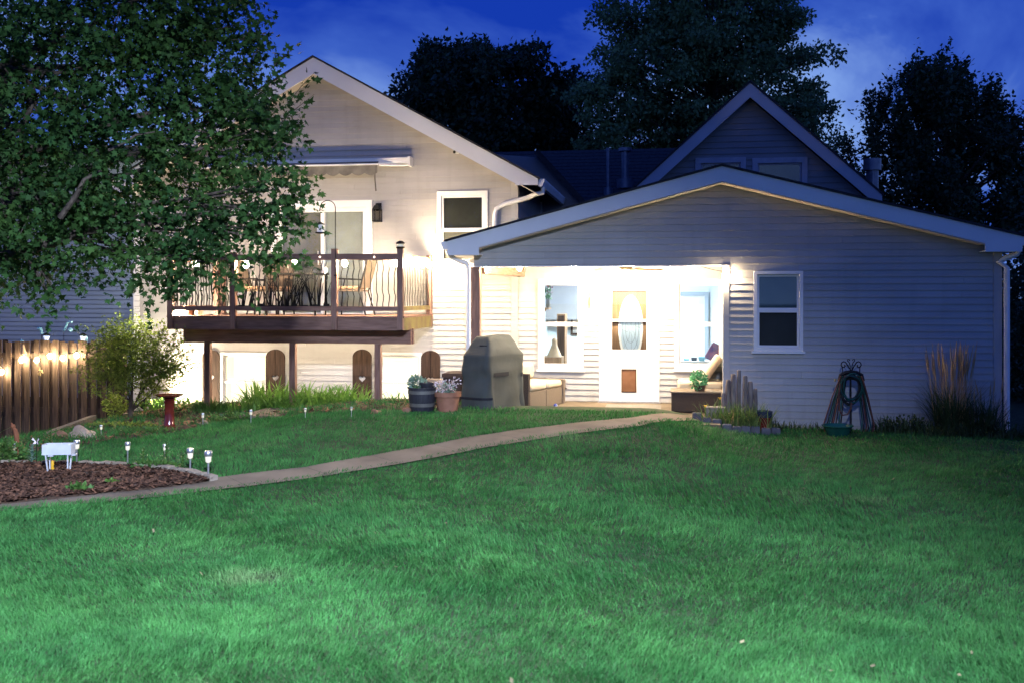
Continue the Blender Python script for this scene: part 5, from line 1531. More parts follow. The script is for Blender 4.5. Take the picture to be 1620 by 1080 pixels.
# leafy plants: clouds of small leaves
def leafcloud(c, rad, n, size, m, name, parent=None, up=0.3, shell=0.4, seed=1, shape='leaf'):
    r2 = np.random.default_rng(seed)
    d = r2.normal(size=(n, 3)); d /= np.linalg.norm(d, axis=1)[:, None]
    rr_ = r2.random(n) ** shell
    p = np.array(c) + d * rr_[:, None] * np.array(rad)
    ax = d + r2.normal(size=(n, 3)) * 0.6 + np.array([0, 0, up]); ax /= np.linalg.norm(ax, axis=1)[:, None]
    sd_ = np.cross(ax, r2.normal(size=(n, 3))); sd_ /= np.linalg.norm(sd_, axis=1)[:, None] + 1e-9
    l = size * r2.uniform(0.6, 1.4, n)[:, None]; w_ = l * 0.32
    V = np.stack([p, p + ax * l * 0.5 + sd_ * w_, p + ax * l, p + ax * l * 0.5 - sd_ * w_], 1).reshape(-1, 3)
    F = np.arange(4 * n).reshape(-1, 4)
    off = WL.get(parent.name, (0, 0, 0)) if parent else (0, 0, 0)
    o = bpy.data.objects.new(name, npmesh(name, V - np.array(off), F, m))
    col.objects.link(o)
    if parent: o.parent = parent
    WL[o.name] = off
    return o
bx_, by_ = PX(1107, 16.05), 16.08
t = thing('basket_plant', 'bright green plant in a small handled basket on the ottoman', 'potted plant', (bx_, by_, ot))
b = MB(); b.lathe([(0.075, 0.001), (0.10, 0.10), (0.085, 0.10), (0.01, 0.09)], 16, (bx_, by_, ot)); b.build('basket', M_WICKER, t)
b = MB(); b.tube([(bx_ + 0.10 * math.cos(math.pi * i / 12), by_, ot + 0.10 + 0.24 * math.sin(math.pi * i / 12) ** 0.7) for i in range(13)], 0.007, n=6); b.build('handle', M_WICKER, t)
leafcloud((bx_ - 0.02, by_ - 0.02, ot + 0.17), (0.13, 0.12, 0.15), 420, 0.045, M_MINT, 'foliage', t, seed=3)

# porch small things
mx0, mx1 = PX(958, 16.6), PX(1046, 16.6)
b = MB(); b.box(mx0, mx1, 16.0, 16.95, ZP + 0.004, ZP + 0.014)
tag(b.build('door_mat', M_MAT), 'grey door mat on the patio before the storm door', 'door mat')
q = P(879, 636, 16.35)
b = MB(); b.ball((q[0], 16.35, ZP + 0.036), 0.035, 12, 8); tag(b.build('toy_ball', mat('blue white ball', (0.05, 0.08, 0.4), (0.6, 0.6, 0.65), scale=20, lo=0.45, hi=0.55), smooth=True), 'small blue and white ball on the patio floor', 'ball')
q = P(871, 649, 15.0)
b = MB()
b.lathe([(0.10, 0.0), (0.12, 0.005), (0.12, 0.03), (0.105, 0.03), (0.1, 0.012), (0.01, 0.01)], 22, (q[0], 15.0, float(ZP) + 0.002)); tag(b.build('toy_disc', mat('red toy plastic', (0.5, 0.06, 0.03)), smooth=True), 'flat red toy disc on the patio edge', 'toy')

# ceiling fan with a bright globe
fxx, fyy = PX(990, 16.55), 16.55
fz = PZ(990, 432, 16.55)
fan = thing('ceiling_fan', 'ceiling fan with glowing globe light on the porch ceiling', 'ceiling fan', (fxx, fyy, zc - 0.002))
b = MB(); b.lathe([(0.07, 0), (0.07, -0.03), (0.03, -0.05), (0.03, -0.001)][::-1], 16, (fxx, fyy, zc)); b.build('mount', M_BRONZE, fan, smooth=True)
b = MB(); b.lathe([(0.10, -0.12), (0.12, -0.09), (0.11, -0.055), (0.03, -0.051)], 20, (fxx, fyy, zc)); b.build('motor', M_BRONZE, fan, smooth=True)
M_BLADE = mat('maple fan blade', (0.32, 0.2, 0.1), (0.4, 0.26, 0.14), rough=0.5, scale=6)
for k in range(5):
    a = R(8) + 2 * math.pi * k / 5
    ca, sa = math.cos(a), math.sin(a)
    tr = lambda u, v_, z_: (fxx + ca * u - sa * v_, fyy + sa * u + ca * v_, zc - 0.105 + z_)
    b = MB(); vs_ = []
    for z_ in (-0.004, 0.004):
        for u, v_ in ((0.16, -0.045), (0.3, -0.06), (0.58, -0.065), (0.62, -0.03), (0.62, 0.03), (0.58, 0.065), (0.3, 0.06), (0.16, 0.045)):
            vs_.append(tr(u, v_, z_ + v_ * 0.2))
    b.add(vs_, [tuple(range(8)), tuple(range(15, 7, -1))] + [(i, (i + 1) % 8, 8 + (i + 1) % 8, 8 + i) for i in range(8)])
    b.build('fan_blade', M_BLADE, fan)
    b = MB(); b.beam(tr(0.09, 0, 0.0), tr(0.2, 0, -0.008), 0.03, 0.008); b.build('blade_iron', M_BRONZE, fan)
b = MB(); b.ball((fxx, fyy, zc - 0.205), 0.105, 18, 12, sq=(1, 1, 0.85)); b.build('globe', M_GLOBE, fan, smooth=True)
b = MB(); b.tube([(fxx + 0.02, fyy - 0.11, zc - 0.12), (fxx + 0.02, fyy - 0.115, zc - 0.33)], 0.003, n=5); b.ball((fxx + 0.02, fyy - 0.115, zc - 0.34), 0.01, 8, 5); b.build('pull_chain', M_BRONZE, fan)

q = P(932, 433, 16.3)
t = thing('wind_chime', 'wooden wind chime hanging left of the porch door', 'wind chime', (q[0], 16.3, zc - 0.001))
zb_ = PZ(932, 503, 16.3)
b = MB(); b.tube([(q[0], 16.3, zc - 0.002), (q[0], 16.3, zb_)], 0.0035, n=5); b.tube([(q[0] + 0.022 * math.cos(i * 0.8), 16.3, zb_ - 0.0 + 0.022 * math.sin(i * 0.8)) for i in range(9)], 0.003, n=5); b.build('cord', M_BRONZE, t)
b = MB(); b.lathe([(0.006, 0), (0.018, -0.01), (0.018, -0.02), (0.006, -0.03)][::-1], 12, (q[0], 16.3, PZ(932, 464, 16.3))); b.build('bead', M_BRONZE, t)
for k in range(5):
    g = 2 * math.pi * k / 5; b = MB(); b.tube([(q[0] + 0.02 * math.cos(g), 16.3 + 0.02 * math.sin(g), PZ(932, 470, 16.3)), (q[0] + 0.02 * math.cos(g), 16.3 + 0.02 * math.sin(g), PZ(932, 486, 16.3) - 0.01 * k)], 0.007, n=7); b.build('chime_rod', M_CUSHT, t)
ya_, yb_ = 16.9, 17.1
b = MB()
q1, q2 = PZ(1144, 463, 17.0), PZ(1144, 502, 17.0)
for k in range(7): b.box(sx - 0.045 - 0.004 * (k % 2), sx - 0.018, ya_ + 0.03 * k, ya_ + 0.03 * k + 0.026, q2 + 0.01 * (k % 3), q1)
tag(b.build('wall_hanging', mat('lime hanging', (0.28, 0.5, 0.06), (0.36, 0.6, 0.1), rough=0.7)), 'narrow lime green hanging on the side wall right of the porch window', 'wall hanging')

# things inside the lit room
yp = ry1 - 0.02
def pic_rect(a, b_, c_, d_, Y): return PX(a, Y), PX(b_, Y), PZ((a + b_) / 2, c_, Y), PZ((a + b_) / 2, d_, Y)
x0, x1, z0, z1 = pic_rect(903, 933, 530, 468, yp)
t = thing('picture_frame', 'brown framed green landscape print seen through the left porch window', 'picture', ((x0 + x1) / 2, yp, z0))
b = MB(); w_ = 0.045
b.box(x0, x1, yp - 0.03, yp, z1 - w_, z1); b.box(x0, x1, yp - 0.03, yp, z0, z0 + w_); b.box(x0, x0 + w_, yp - 0.03, yp, z0 + w_, z1 - w_); b.box(x1 - w_, x1, yp - 0.03, yp, z0 + w_, z1 - w_); b.build('frame', M_SHUT, t)
b = MB(); b.box(x0 + w_, x1 - w_, yp - 0.012, yp - 0.002, z0 + w_, z1 - w_); b.build('mount', M_TRIM, t)
b = MB(); b.box(x0 + 0.13, x1 - 0.1, yp - 0.016, yp - 0.0125, z0 + 0.2, z1 - 0.2); b.build('print', M_PICT, t)
x0, x1, z0, z1 = pic_rect(881, 894, 556, 497, YW + 1.6)
t = thing('cabinet', 'tall brown cabinet inside the left porch window', 'cabinet', ((x0 + x1) / 2, YW + 1.6, ZP))
b = MB(); b.box(x0, x1, YW + 1.6, YW + 2.0, ZP, z1); b.build('body', M_OAK, t)
b = MB(); b.box(x0 + 0.02, x1 - 0.02, YW + 1.585, YW + 1.599, ZP + 0.1, z1 - 0.03); b.build('door', M_SHUT, t)
x0, x1, z0, z1 = pic_rect(852, 889, 574, 564, YW + 0.7)
t = thing('console_table', 'low brown console table inside the left porch window', 'table', ((x0 + x1) / 2, YW + 0.8, ZP))
b = MB(); b.box(x0, x1, YW + 0.6, YW + 1.05, z1 - 0.16, z1); b.build('table_top', M_OAK, t)
for sx_ in (x0 + 0.03, x1 - 0.07):
    b = MB(); b.box(sx_, sx_ + 0.04, YW + 0.62, YW + 0.66, ZP, z1 - 0.161); b.box(sx_, sx_ + 0.04, YW + 0.98, YW + 1.02, ZP, z1 - 0.161); b.build('leg', M_OAK, t)
q = P(877, 564, YW + 0.8)
zt_ = PZ(877, 534, YW + 0.8)
t = thing('figurine', 'tan bell shaped figure on the console inside the left window', 'figurine', (q[0], YW + 0.8, z1))
h_ = zt_ - z1
b = MB(); b.lathe([(0.14, 0.001), (0.12, h_ * 0.15), (0.075, h_ * 0.45), (0.055, h_ * 0.6), (0.045, h_ * 0.72), (0.05, h_ * 0.82), (0.04, h_ * 0.93), (0.008, h_)], 20, (q[0], YW + 0.8, z1)); b.build('body', M_CUSHT, t, smooth=True)
x0, x1, z0, z1 = pic_rect(853, 869, 492, 487, YW + 0.9)
t = thing('wall_shelf', 'small wooden shelf inside the left porch window', 'shelf', ((x0 + x1) / 2, YW + 0.9, z0))
b = MB(); b.box(rx0, x1, YW + 0.8, YW + 1.2, z1 - 0.03, z1); b.build('board', M_OAK, t)
b = MB(); b.prism([(rx0, z1 - 0.3), (rx0 + 0.04, z1 - 0.3), (x1 - 0.05, z1 - 0.031), (rx0, z1 - 0.031)], YW + 0.98, YW + 1.02); b.build('bracket', M_OAK, t)
q = PX(867, YW + 0.95)
t = thing('flower_vase', 'glass vase of red and green sprigs on the indoor shelf', 'vase', (q, YW + 0.95, z1 + 0.001))
b = MB(); b.lathe([(0.03, 0.001), (0.045, 0.05), (0.03, 0.14), (0.035, 0.16), (0.005, 0.15)], 14, (q, YW + 0.95, z1)); b.build('vase_body', M_HOOP, t, smooth=True)
leafcloud((q, YW + 0.95, z1 + 0.27), (0.07, 0.06, 0.12), 90, 0.05, M_HOSTA, 'foliage', t, seed=8)
leafcloud((q + 0.03, YW + 0.93, z1 + 0.33), (0.06, 0.05, 0.08), 25, 0.04, M_GLAZER, 'blossom', t, seed=9)
# right window: a door frame and a desk with odds and ends
x0, x1, z0, z1 = pic_rect(1076, 1121, 600, 462, ry1 - 0.01)
t = thing('inner_doorway', 'pale doorway with grey casing seen through the right porch window', 'doorway', ((x0 + x1) / 2, ry1, ZP))
b = MB(); b.box(x0, x1 - 0.08, ry1 - 0.03, ry1 - 0.001, ZP, z1 - 0.08); b.build('leaf', M_WHITE, t)
b = MB(); b.box(x0, x1, ry1 - 0.06, ry1 - 0.031, z1 - 0.08, z1); b.box(x1 - 0.08, x1, ry1 - 0.06, ry1 - 0.031, ZP, z1 - 0.081); b.build('casing', mat('grey blue casing', (0.28, 0.34, 0.4)), t)
x0, x1, z0, z1 = pic_rect(1074, 1140, 590, 571, YW + 0.6)
t = thing('desk', 'white desk inside the right porch window', 'desk', ((x0 + x1) / 2, YW + 0.7, ZP))
b = MB(); b.box(x0, x1, YW + 0.5, YW + 1.1, z1 - 0.04, z1); b.build('table_top', M_WHITE, t)
for sx_ in (x0 + 0.02, x1 - 0.06):
    b = MB(); b.box(sx_, sx_ + 0.04, YW + 0.52, YW + 0.56, ZP, z1 - 0.041); b.box(sx_, sx_ + 0.04, YW + 1.04, YW + 1.08, ZP, z1 - 0.041); b.build('leg', M_WHITE, t)
q = P(1131, 565, YW + 0.75)
b = MB(); b.beam((q[0] - 0.1, YW + 0.75, z1 + 0.02), (q[0] + 0.06, YW + 0.8, z1 + 0.28), 0.2, 0.05, up=(0, 1, 0))
tag(b.build('slanted_cushion', mat('violet blue cloth', (0.10, 0.08, 0.2), (0.3, 0.1, 0.14), scale=6)), 'slanted violet and red cushion on the desk inside the right window', 'cushion')
for k, (px_, c_) in enumerate(((1086, M_BLUE), (1098, M_GLAZEB), (1110, M_BLUE))):
    q = P(px_, 571, YW + 0.7)
    b = MB(); b.box(q[0] - 0.05, q[0] + 0.05, YW + 0.65, YW + 0.78, z1 + 0.001, z1 + 0.04 + 0.02 * k)
    tag(b.build('desk_box', c_), ['low pale blue box at the left of the indoor desk', 'dark blue box in the middle of the indoor desk', 'taller pale blue box at the right of the indoor desk'][k], 'box', 'boxes on the indoor desk')

# flower pots left of the grill
x, y, z = G(668, 650)
t = thing('barrel_planter', 'dark half barrel planter with grey hoops left of the grill', 'planter', (x, y, z), local=True)
rB, hB = 0.20, 0.36
bar = lambda u: 0.165 + 0.042 * math.sin(min(u, 1) * math.pi * 0.62)
b = MB(); b.lathe([(bar(u) , hB * u) for u in (0, 0.2, 0.4, 0.6, 0.8, 0.95)] + [(0.222, hB * 0.95), (0.222, hB), (0.19, hB), (0.18, hB * 0.85), (0.01, hB * 0.85)], 28); b.build('body', M_BARREL, t, smooth=True)
for u0, u1 in ((0.22, 0.36), (0.74, 0.87)):
    b = MB(); b.lathe([(bar(u0) + 0.001, hB * u0), (bar(u0) + 0.006, hB * u0), (bar(u1) + 0.006, hB * u1), (bar(u1) + 0.001, hB * u1)], 28); b.build('hoop', M_HOOP, t, smooth=True)
b = MB(); b.lathe([(0.178, hB * 0.855), (0.01, hB * 0.87)], 20); b.build('soil', M_SOIL, t)
leafcloud((-0.08, 0.02, hB + 0.06), (0.13, 0.12, 0.09), 260, 0.05, M_DUSTY, 'foliage', t, seed=5)
b = MB()
for k in range(14): b.blade((-0.12 + 0.1 * rf_.random(), -0.1 + 0.08 * rf_.random(), hB * 0.86), rf_.uniform(0, 6.28), rf_.uniform(0.08, 0.14), 0.05, 0.012)
b.build('grass_tuft', M_LILY, t)
b = MB(); b.lathe([(0.07, 0), (0.10, 0.10), (0.105, 0.10), (0.105, 0.12), (0.09, 0.12), (0.085, 0.08), (0.01, 0.08)], 18, (0.07, -0.02, hB * 0.86)); b.build('inner_pot', M_BARREL, t, smooth=True)
x2, y2, z2 = G(708, 650)
t = thing('flower_pot', 'terracotta pot of pale pink flowers beside the barrel planter', 'flower pot', (x2, y2, z2), local=True)
r, h = 0.20, 0.29
b = MB(); b.lathe([(r * 0.72, 0), (r * 0.90, h * 0.76), (r, h * 0.765), (r * 1.03, h), (r * 0.92, h), (r * 0.88, h * 0.88), (0.01, h * 0.88)], 28); b.build('body', M_TERRA, t, smooth=True)
b = MB(); b.lathe([(r * 0.87, h * 0.885), (0.01, h * 0.9)], 18); b.build('soil', M_SOIL, t)
leafcloud((-0.03, 0, h + 0.04), (0.16, 0.13, 0.09), 160, 0.035, M_DUSTY, 'foliage', t, seed=6)
leafcloud((-0.03, -0.02, h + 0.08), (0.17, 0.13, 0.10), 260, 0.03, M_PETAL, 'blossom', t, seed=7)
leafcloud((0.13, 0, h + 0.15), (0.07, 0.05, 0.06), 24, 0.035, M_PETAL, 'blossom', t, seed=17)
x3, y3, z3 = G(690, 644)
t = thing('stone_pot', 'small pale stone pot behind the barrel planter', 'flower pot', (PX(687, 16.1), 16.1, ZP), local=True)
b = MB(); b.lathe([(0.09, 0.0), (0.10, 0.38), (0.13, 0.40), (0.13, 0.47), (0.11, 0.47), (0.10, 0.43), (0.01, 0.43)], 20); b.build('body', M_STONE, t, smooth=True)
b = MB(); b.lathe([(0.098, 0.432), (0.01, 0.44)], 16); b.build('soil', M_SOIL, t)

# ------------------------------------------------------------------ right wall: logs, planter stones, hose stand
YL = 15.15
px_t = [(1144, 621), (1152, 600), (1160, 591), (1169, 585), (1179, 594), (1187, 603), (1195, 614)]
t = thing('log_palisade', 'row of seven peeled log stakes rising to a point by the wall', 'log stakes', (PX(1169, YL), YL, 0))
for k, (a, b_) in enumerate(px_t):
    x_ = PX(a, YL); zt_ = PZ(a, b_, YL)
    m = MB(); rr_ = 0.031 + 0.003 * (k % 3)
    n = 7
    m.tube([(x_ + 0.004 * math.sin(i * 1.7 + k), YL + 0.01 * math.sin(k * 2.1), -0.1 + (zt_ + 0.1) * i / n) for i in range(n)] + [(x_, YL, zt_ - 0.012), (x_, YL, zt_)],
           [rr_ * (1 + 0.05 * math.sin(i * 2.3 + k)) for i in range(n)] + [rr_ * 0.96, rr_ * 0.7], n=10)
    m.build('log', M_LOG, t, smooth=True)
def rock(name, label, c, rad, m, seed, cat='stone', group=None):
    r2 = random.Random(seed)
    ph = [(r2.uniform(0, 6), r2.uniform(1.5, 4), r2.uniform(0.03, 0.1)) for _ in range(6)]
    b = MB(); n, mm = 18, 11
    vs_, fs = [], []
    for i in range(mm + 1):
        a = math.pi * i / mm
        for j in range(n):
            g = 2 * math.pi * j / n
            d = Vector((math.sin(a) * math.cos(g), math.sin(a) * math.sin(g), math.cos(a)))
            k = 1 + sum(am * math.sin(fq * (d.x * 1.3 + d.y * 0.8 + d.z * 1.1) + p_) for p_, fq, am in ph)
            vs_.append((c[0] + d.x * rad[0] * k, c[1] + d.y * rad[1] * k, c[2] + d.z * rad[2] * k + rad[2] * 0.35))
    for i in range(mm):
        for j in range(n):
            j2 = (j + 1) % n; fs.append((i * n + j, (i + 1) * n + j, (i + 1) * n + j2, i * n + j2))
    b.add(vs_, fs)
    o = b.build(name, m, smooth=True)
    if label: tag(o, label, cat, group)
    return o
bor = thing('planter_border', 'low border of dark grey stones round the log planter', 'stone border', (PX(1169, 14.85), 14.85, 0))
for k in range(9):
    px_ = 1103 + k * 15.5
    x_ = PX(px_, 14.75 + 0.1 * math.sin(k)); y_ = 14.75 + 0.12 * math.sin(k * 1.3) + (0.2 if k in (0, 8) else 0)
    r2 = random.Random(k)
    b = MB(); h_ = 0.12 + 0.03 * r2.random(); w_ = 0.072
    zz = float(T(x_, y_)) - 0.03
    b.add([(x_ - w_, y_ - 0.06, zz), (x_ + w_, y_ - 0.07, zz), (x_ + w_, y_ + 0.07, zz), (x_ - w_, y_ + 0.06, zz), (x_ - w_ * 0.85, y_ - 0.05, zz + h_), (x_ + w_ * 0.9, y_ - 0.05, zz + h_ * 0.95), (x_ + w_ * 0.9, y_ + 0.05, zz + h_), (x_ - w_ * 0.9, y_ + 0.05, zz + h_)],
          [(0, 3, 2, 1), (4, 5, 6, 7), (0, 1, 5, 4), (1, 2, 6, 5), (2, 3, 7, 6), (3, 0, 4, 7)])
    b.build('stone', M_STONEG, bor, bevel=0.02)
x_, y_ = PX(1131, 15.1), 15.1
b = MB(); b.box(x_ - 0.14, x_ + 0.14, y_ - 0.09, y_ + 0.09, 0.0, 0.36); tag(b.build('stone_block', mat('tan grey block', (0.18, 0.155, 0.125), (0.26, 0.225, 0.18), rough=0.9, scale=7, bump=0.3), bevel=0.015), 'tan stone block behind the yellow flowers', 'stone block')
b = MB(); r2 = random.Random(44)
cxp = PX(1165, 14.95)
pl_ = thing('lily_clump', 'grassy lily clump with yellow blooms in front of the log stakes', 'plant', (cxp, 14.95, 0))
for k in range(420):
    a = r2.uniform(0, 6.28); rr_ = r2.random() ** 0.6
    bx__ = cxp + rr_ * 0.52 * math.cos(a); by__ = 14.95 + rr_ * 0.16 * math.sin(a)
    b.blade((bx__, by__, 0.02), r2.uniform(0, 6.28), r2.uniform(0.26, 0.52), r2.uniform(0.08, 0.34), 0.018)
b.build('leaf_blades', mat('lily blade', (0.09, 0.15, 0.035), (0.17, 0.24, 0.07), rough=0.5, scale=3, island=0.35, trans=0.25), pl_)
b = MB()
for k in range(30):
    a = r2.uniform(0, 6.28); bx__ = cxp + r2.uniform(-0.5, 0.5)
    b.blade((bx__, 14.9, 0.02), a, r2.uniform(0.3, 0.45), r2.uniform(0.2, 0.4), 0.012)
b.build('dry_blades', M_PLUME, pl_)
for px_, py_ in ((1139, 630), (1116, 642)):
    q = P(px_, py_, 14.8)
    b = MB()
    for k in range(6):
        g = 2 * math.pi * k / 6
        b.add([q, (q[0] + 0.022 * math.cos(g - 0.4), 14.8 + 0.022 * math.sin(g - 0.4), q[2] + 0.012), (q[0] + 0.045 * math.cos(g), 14.8 + 0.045 * math.sin(g), q[2] + 0.02), (q[0] + 0.022 * math.cos(g + 0.4), 14.8 + 0.022 * math.sin(g + 0.4), q[2] + 0.012)], [(0, 1, 2, 3)])
    b.ball((q[0], 14.8, q[2]), 0.014, 8, 5)
    fl_ = b.build('bloom', M_PETALY, pl_)
    b = MB(); b.tube([(q[0] + 0.03, 14.85, 0.05), (q[0] + 0.01, 14.82, q[2] * 0.6), q], 0.005, n=5); b.build('stem', M_LILY, pl_)
x_, y_ = PX(1209, 15.0), 15.0
t = thing('glazed_pot', 'dark glazed pot with rust red belly beside the log planter', 'flower pot', (x_, y_, 0.1), local=True)
b = MB(); b.lathe([(0.075, -0.1), (0.10, 0.02), (0.118, 0.13)], 24); b.build('lower_body', M_GLAZER, t, smooth=True)
b = MB(); b.lathe([(0.118, 0.131), (0.122, 0.22), (0.108, 0.22), (0.104, 0.17), (0.01, 0.17)], 24); b.build('upper_band', M_GLAZEB, t, smooth=True)
b = MB(); b.lathe([(0.103, 0.171), (0.01, 0.18)], 16); b.build('soil', M_SOIL, t)

# hose stand
YH = 15.22
hx, _, _ = P(1345, 600, YH)
t = thing('hose_stand', 'black iron scroll topped stand carrying coiled hoses by the wall', 'hose stand', (hx, YH, 0))
H = lambda px_, py_, y=YH: P(px_, py_, y)
b = MB(); b.tube([H(1345.5, 590), H(1346.5, 690)], 0.014); b.build('stake', M_IRON, t)
def spiral(cx__, cy__, r0, r1, a0, a1, n=22):
    return [H(cx__ + (r0 + (r1 - r0) * i / n) * math.cos(a0 + (a1 - a0) * i / n), cy__ - (r0 + (r1 - r0) * i / n) * math.sin(a0 + (a1 - a0) * i / n)) for i in range(n + 1)]
b = MB()
for sg in (1, -1):
    sp = spiral(0, 0, 7.5, 2.0, R(-35), R(400))
    pts = [H(1347, 587)] + [H(1346.5 + sg * 4, 580)] + [H(1346.5 + sg * q0_, q1_) for q0_, q1_ in ((7, 575), (9, 572.5), (12, 571.5), (15, 573.5), (16, 577), (14, 580), (11, 580.5), (9.5, 578.5), (10.5, 576.5))]
    b.tube(pts, 0.009, n=6)
    b.tube([H(1346.5 + sg * q0_, q1_) for q0_, q1_ in ((1, 585), (1.5, 578), (3, 573), (5.5, 570.5), (5.5, 568), (3, 568), (2, 570))], 0.007, n=6)
    b.tube([H(1346.5 + sg * 14, 580), H(1346.5 + sg * 13, 592)], 0.007, n=6)
b.build('scroll', M_IRON, t, smooth=True)
b = MB(); b.tube([H(1328, 602), H(1330, 593), H(1338, 589), H(1346.5, 588), H(1355, 589), H(1363, 593), H(1365, 602)], 0.03, n=8); b.build('saddle', M_IRON, t, smooth=True)
hs = thing('garden_hose', 'dark green and brown garden hoses hanging in loops on the stand', 'hose', (hx, YH - 0.07, 0.1))
r2 = random.Random(9)
for k in range(13):
    y_ = YH - 0.12 + 0.018 * (k % 7) + 0.0
    top = 592 + r2.uniform(-2, 8); bot = 638 + r2.uniform(-8, 5)
    wL, wR = 1328 + r2.uniform(-2, 6), 1365 - r2.uniform(-2, 6)
    pts = []
    for i in range(29):
        a = 2 * math.pi * i / 28
        cx__ = (wL + wR) / 2; hw_ = (wR - wL) / 2
        pts.append(P(cx__ + hw_ * math.sin(a) * (1 - 0.22 * (1 - math.cos(a)) / 2 * 0.8), (top + bot) / 2 - (bot - top) / 2 * math.cos(a), y_ + 0.01 * math.sin(3 * a + k)))
    b = MB(); b.tube(pts, 0.011, n=6); b.build('coil', (M_HOSE, M_HOSEG, M_HOSE)[k % 3], hs, smooth=True)
for k in range(15):
    left = k < 8
    y_ = YH - 0.16 + 0.02 * (k % 8)
    x0_ = (1327 + (k % 8) * 1.6) if left else (1366 - (k - 8) * 1.5)
    x1_ = (1304 + (k % 8) * 3.6 + r2.uniform(-1, 1)) if left else (1384 - (k - 8) * 3.3 + r2.uniform(-1, 1))
    pts = [P(x0_ + (3 if left else -3), 594, y_), P(x0_, 602, y_), P(x0_ + (x1_ - x0_) * 0.45, 630 + r2.uniform(-2, 2), y_), P(x1_, 668 + r2.uniform(-3, 8), y_), P(x1_ + (2 if left else -2), 682, y_)]
    b = MB(); b.tube(pts, 0.010, n=6); b.build('hanging_run', (M_HOSER, M_HOSE, M_HOSEG, M_HOSE)[k % 4], hs, smooth=True)
b = MB(); b.tube([P(1329, 606, YH - 0.17), P(1327, 625, YH - 0.17), P(1328, 648, YH - 0.17), P(1333, 656, YH - 0.17), P(1341, 655, YH - 0.17), P(1346, 645, YH - 0.17), P(1347, 636, YH - 0.16)], 0.012, n=7); b.build('loose_loop', M_HOSER, hs, smooth=True)
b = MB(); b.tube([P(1321, 603, YH - 0.18), P(1322, 599, YH - 0.18)], 0.014, n=8); b.build('brass_end', mat('brass', (0.5, 0.36, 0.16), rough=0.3, metal=0.9), hs)
x_, y_, z_ = G(1325, 683)
y_ = 14.9; x_ = PX(1325, y_)
t = thing('garden_bowl', 'wide dark green plastic bowl at the foot of the hose stand', 'bowl', (x_, y_, 0.0), local=True)
b = MB(); b.lathe([(0.15, 0.0), (0.19, 0.10), (0.21, 0.13), (0.222, 0.135), (0.222, 0.15), (0.20, 0.148), (0.17, 0.09), (0.01, 0.03)], 28); b.build('body', M_GREENP, t, smooth=True)

# feather reed grass and weeds on the right
def plumegrass(name, label, cx_, cy_, n_leaf, n_plume, hl, hp, sp, seed):
    r2 = random.Random(seed)
    t = thing(name, label, 'ornamental grass', (cx_, cy_, 0))
    b = MB()
    for k in range(n_leaf):
        a = r2.uniform(0, 6.28); q = r2.random() ** 0.7 * sp * 0.55
        az = a + r2.gauss(0, 0.6)
        b.blade((cx_ + q * math.cos(a), cy_ + q * 0.6 * math.sin(a), 0.0), az, hl * r2.uniform(0.5, 1.15), hl * r2.uniform(0.1, 0.75), 0.011, seg=5)
    b.build('leaf_blades', M_WEED, t)
    b = MB()
    for k in range(n_plume):
        a = r2.uniform(0, 6.28); q = r2.random() ** 0.5 * sp * 0.5
        h_ = hp * r2.uniform(0.78, 1.03)
        p0 = (cx_ + q * math.cos(a), cy_ + q * 0.6 * math.sin(a), 0.1)
        lx__ = r2.gauss(0.0, 0.05) + 0.12 * math.cos(a) * q / sp; 
        p1 = (p0[0] + lx__, p0[1], h_ * 0.72); p2 = (p0[0] + lx__ * 1.5, p0[1], h_)
        b.tube([p0, p1], 0.0028, n=4)
        b.tube([p1, (p1[0] * 0.7 + p2[0] * 0.3, p1[1], p1[2] * 0.7 + p2[2] * 0.3), p2], [0.005, 0.011, 0.002], n=5)
    b.build('plumes', M_PLUME, t)
plumegrass('feather_grass', 'tall feather reed grass with tan plumes at the house corner', PX(1505, 15.15), 15.15, 420, 55, 0.85, 1.32, 0.44, 2)
plumegrass('feather_grass', 'shorter arching grass clump right of the tan plumes', PX(1556, 15.1), 15.1, 260, 6, 0.62, 0.85, 0.5, 5)
def weeds(name, label, px0, px1, y, n, h0, h1, m, seed, cat='weeds', leafy=True):
    r2 = random.Random(seed)
    xa, xb = PX(px0, y), PX(px1, y)
    t = thing(name, label, cat, ((xa + xb) / 2, y, 0))
    b = MB()
    for k in range(n):
        x = r2.uniform(xa, xb); yy = y + r2.uniform(-0.16, 0.16)
        b.blade((x, yy, float(T(x, yy)) - 0.01), r2.uniform(0, 6.28), r2.uniform(h0, h1), r2.uniform(0.05, h1 * 0.6), r2.uniform(0.010, 0.022), seg=3)
    b.build('leaf_blades', m, t)
    if leafy:
        nn = n // 2
        leafcloud(((xa + xb) / 2, y, h0 * 0.8), ((xb - xa) / 2, 0.16, h1 * 0.5), nn, 0.06, m, 'foliage', t, seed=seed)
weeds('weed_patch', 'dark weeds along the wall left of the hose bowl', 1232, 1300, 15.3, 90, 0.08, 0.2, M_WEED, 31, leafy=False)
weeds('weed_patch', 'tangled dark weeds between the hose stand and tall grass', 1385, 1470, 15.2, 330, 0.12, 0.34, M_WEED, 32)
weeds('weed_patch', 'dark ground weeds at the foot of the tall grass', 1460, 1660, 14.95, 520, 0.1, 0.3, M_WEED, 33)
weeds('weed_patch', 'small leafy weeds between the glazed pot and wall', 1215, 1236, 15.15, 50, 0.12, 0.26, M_WEED, 34, leafy=False)

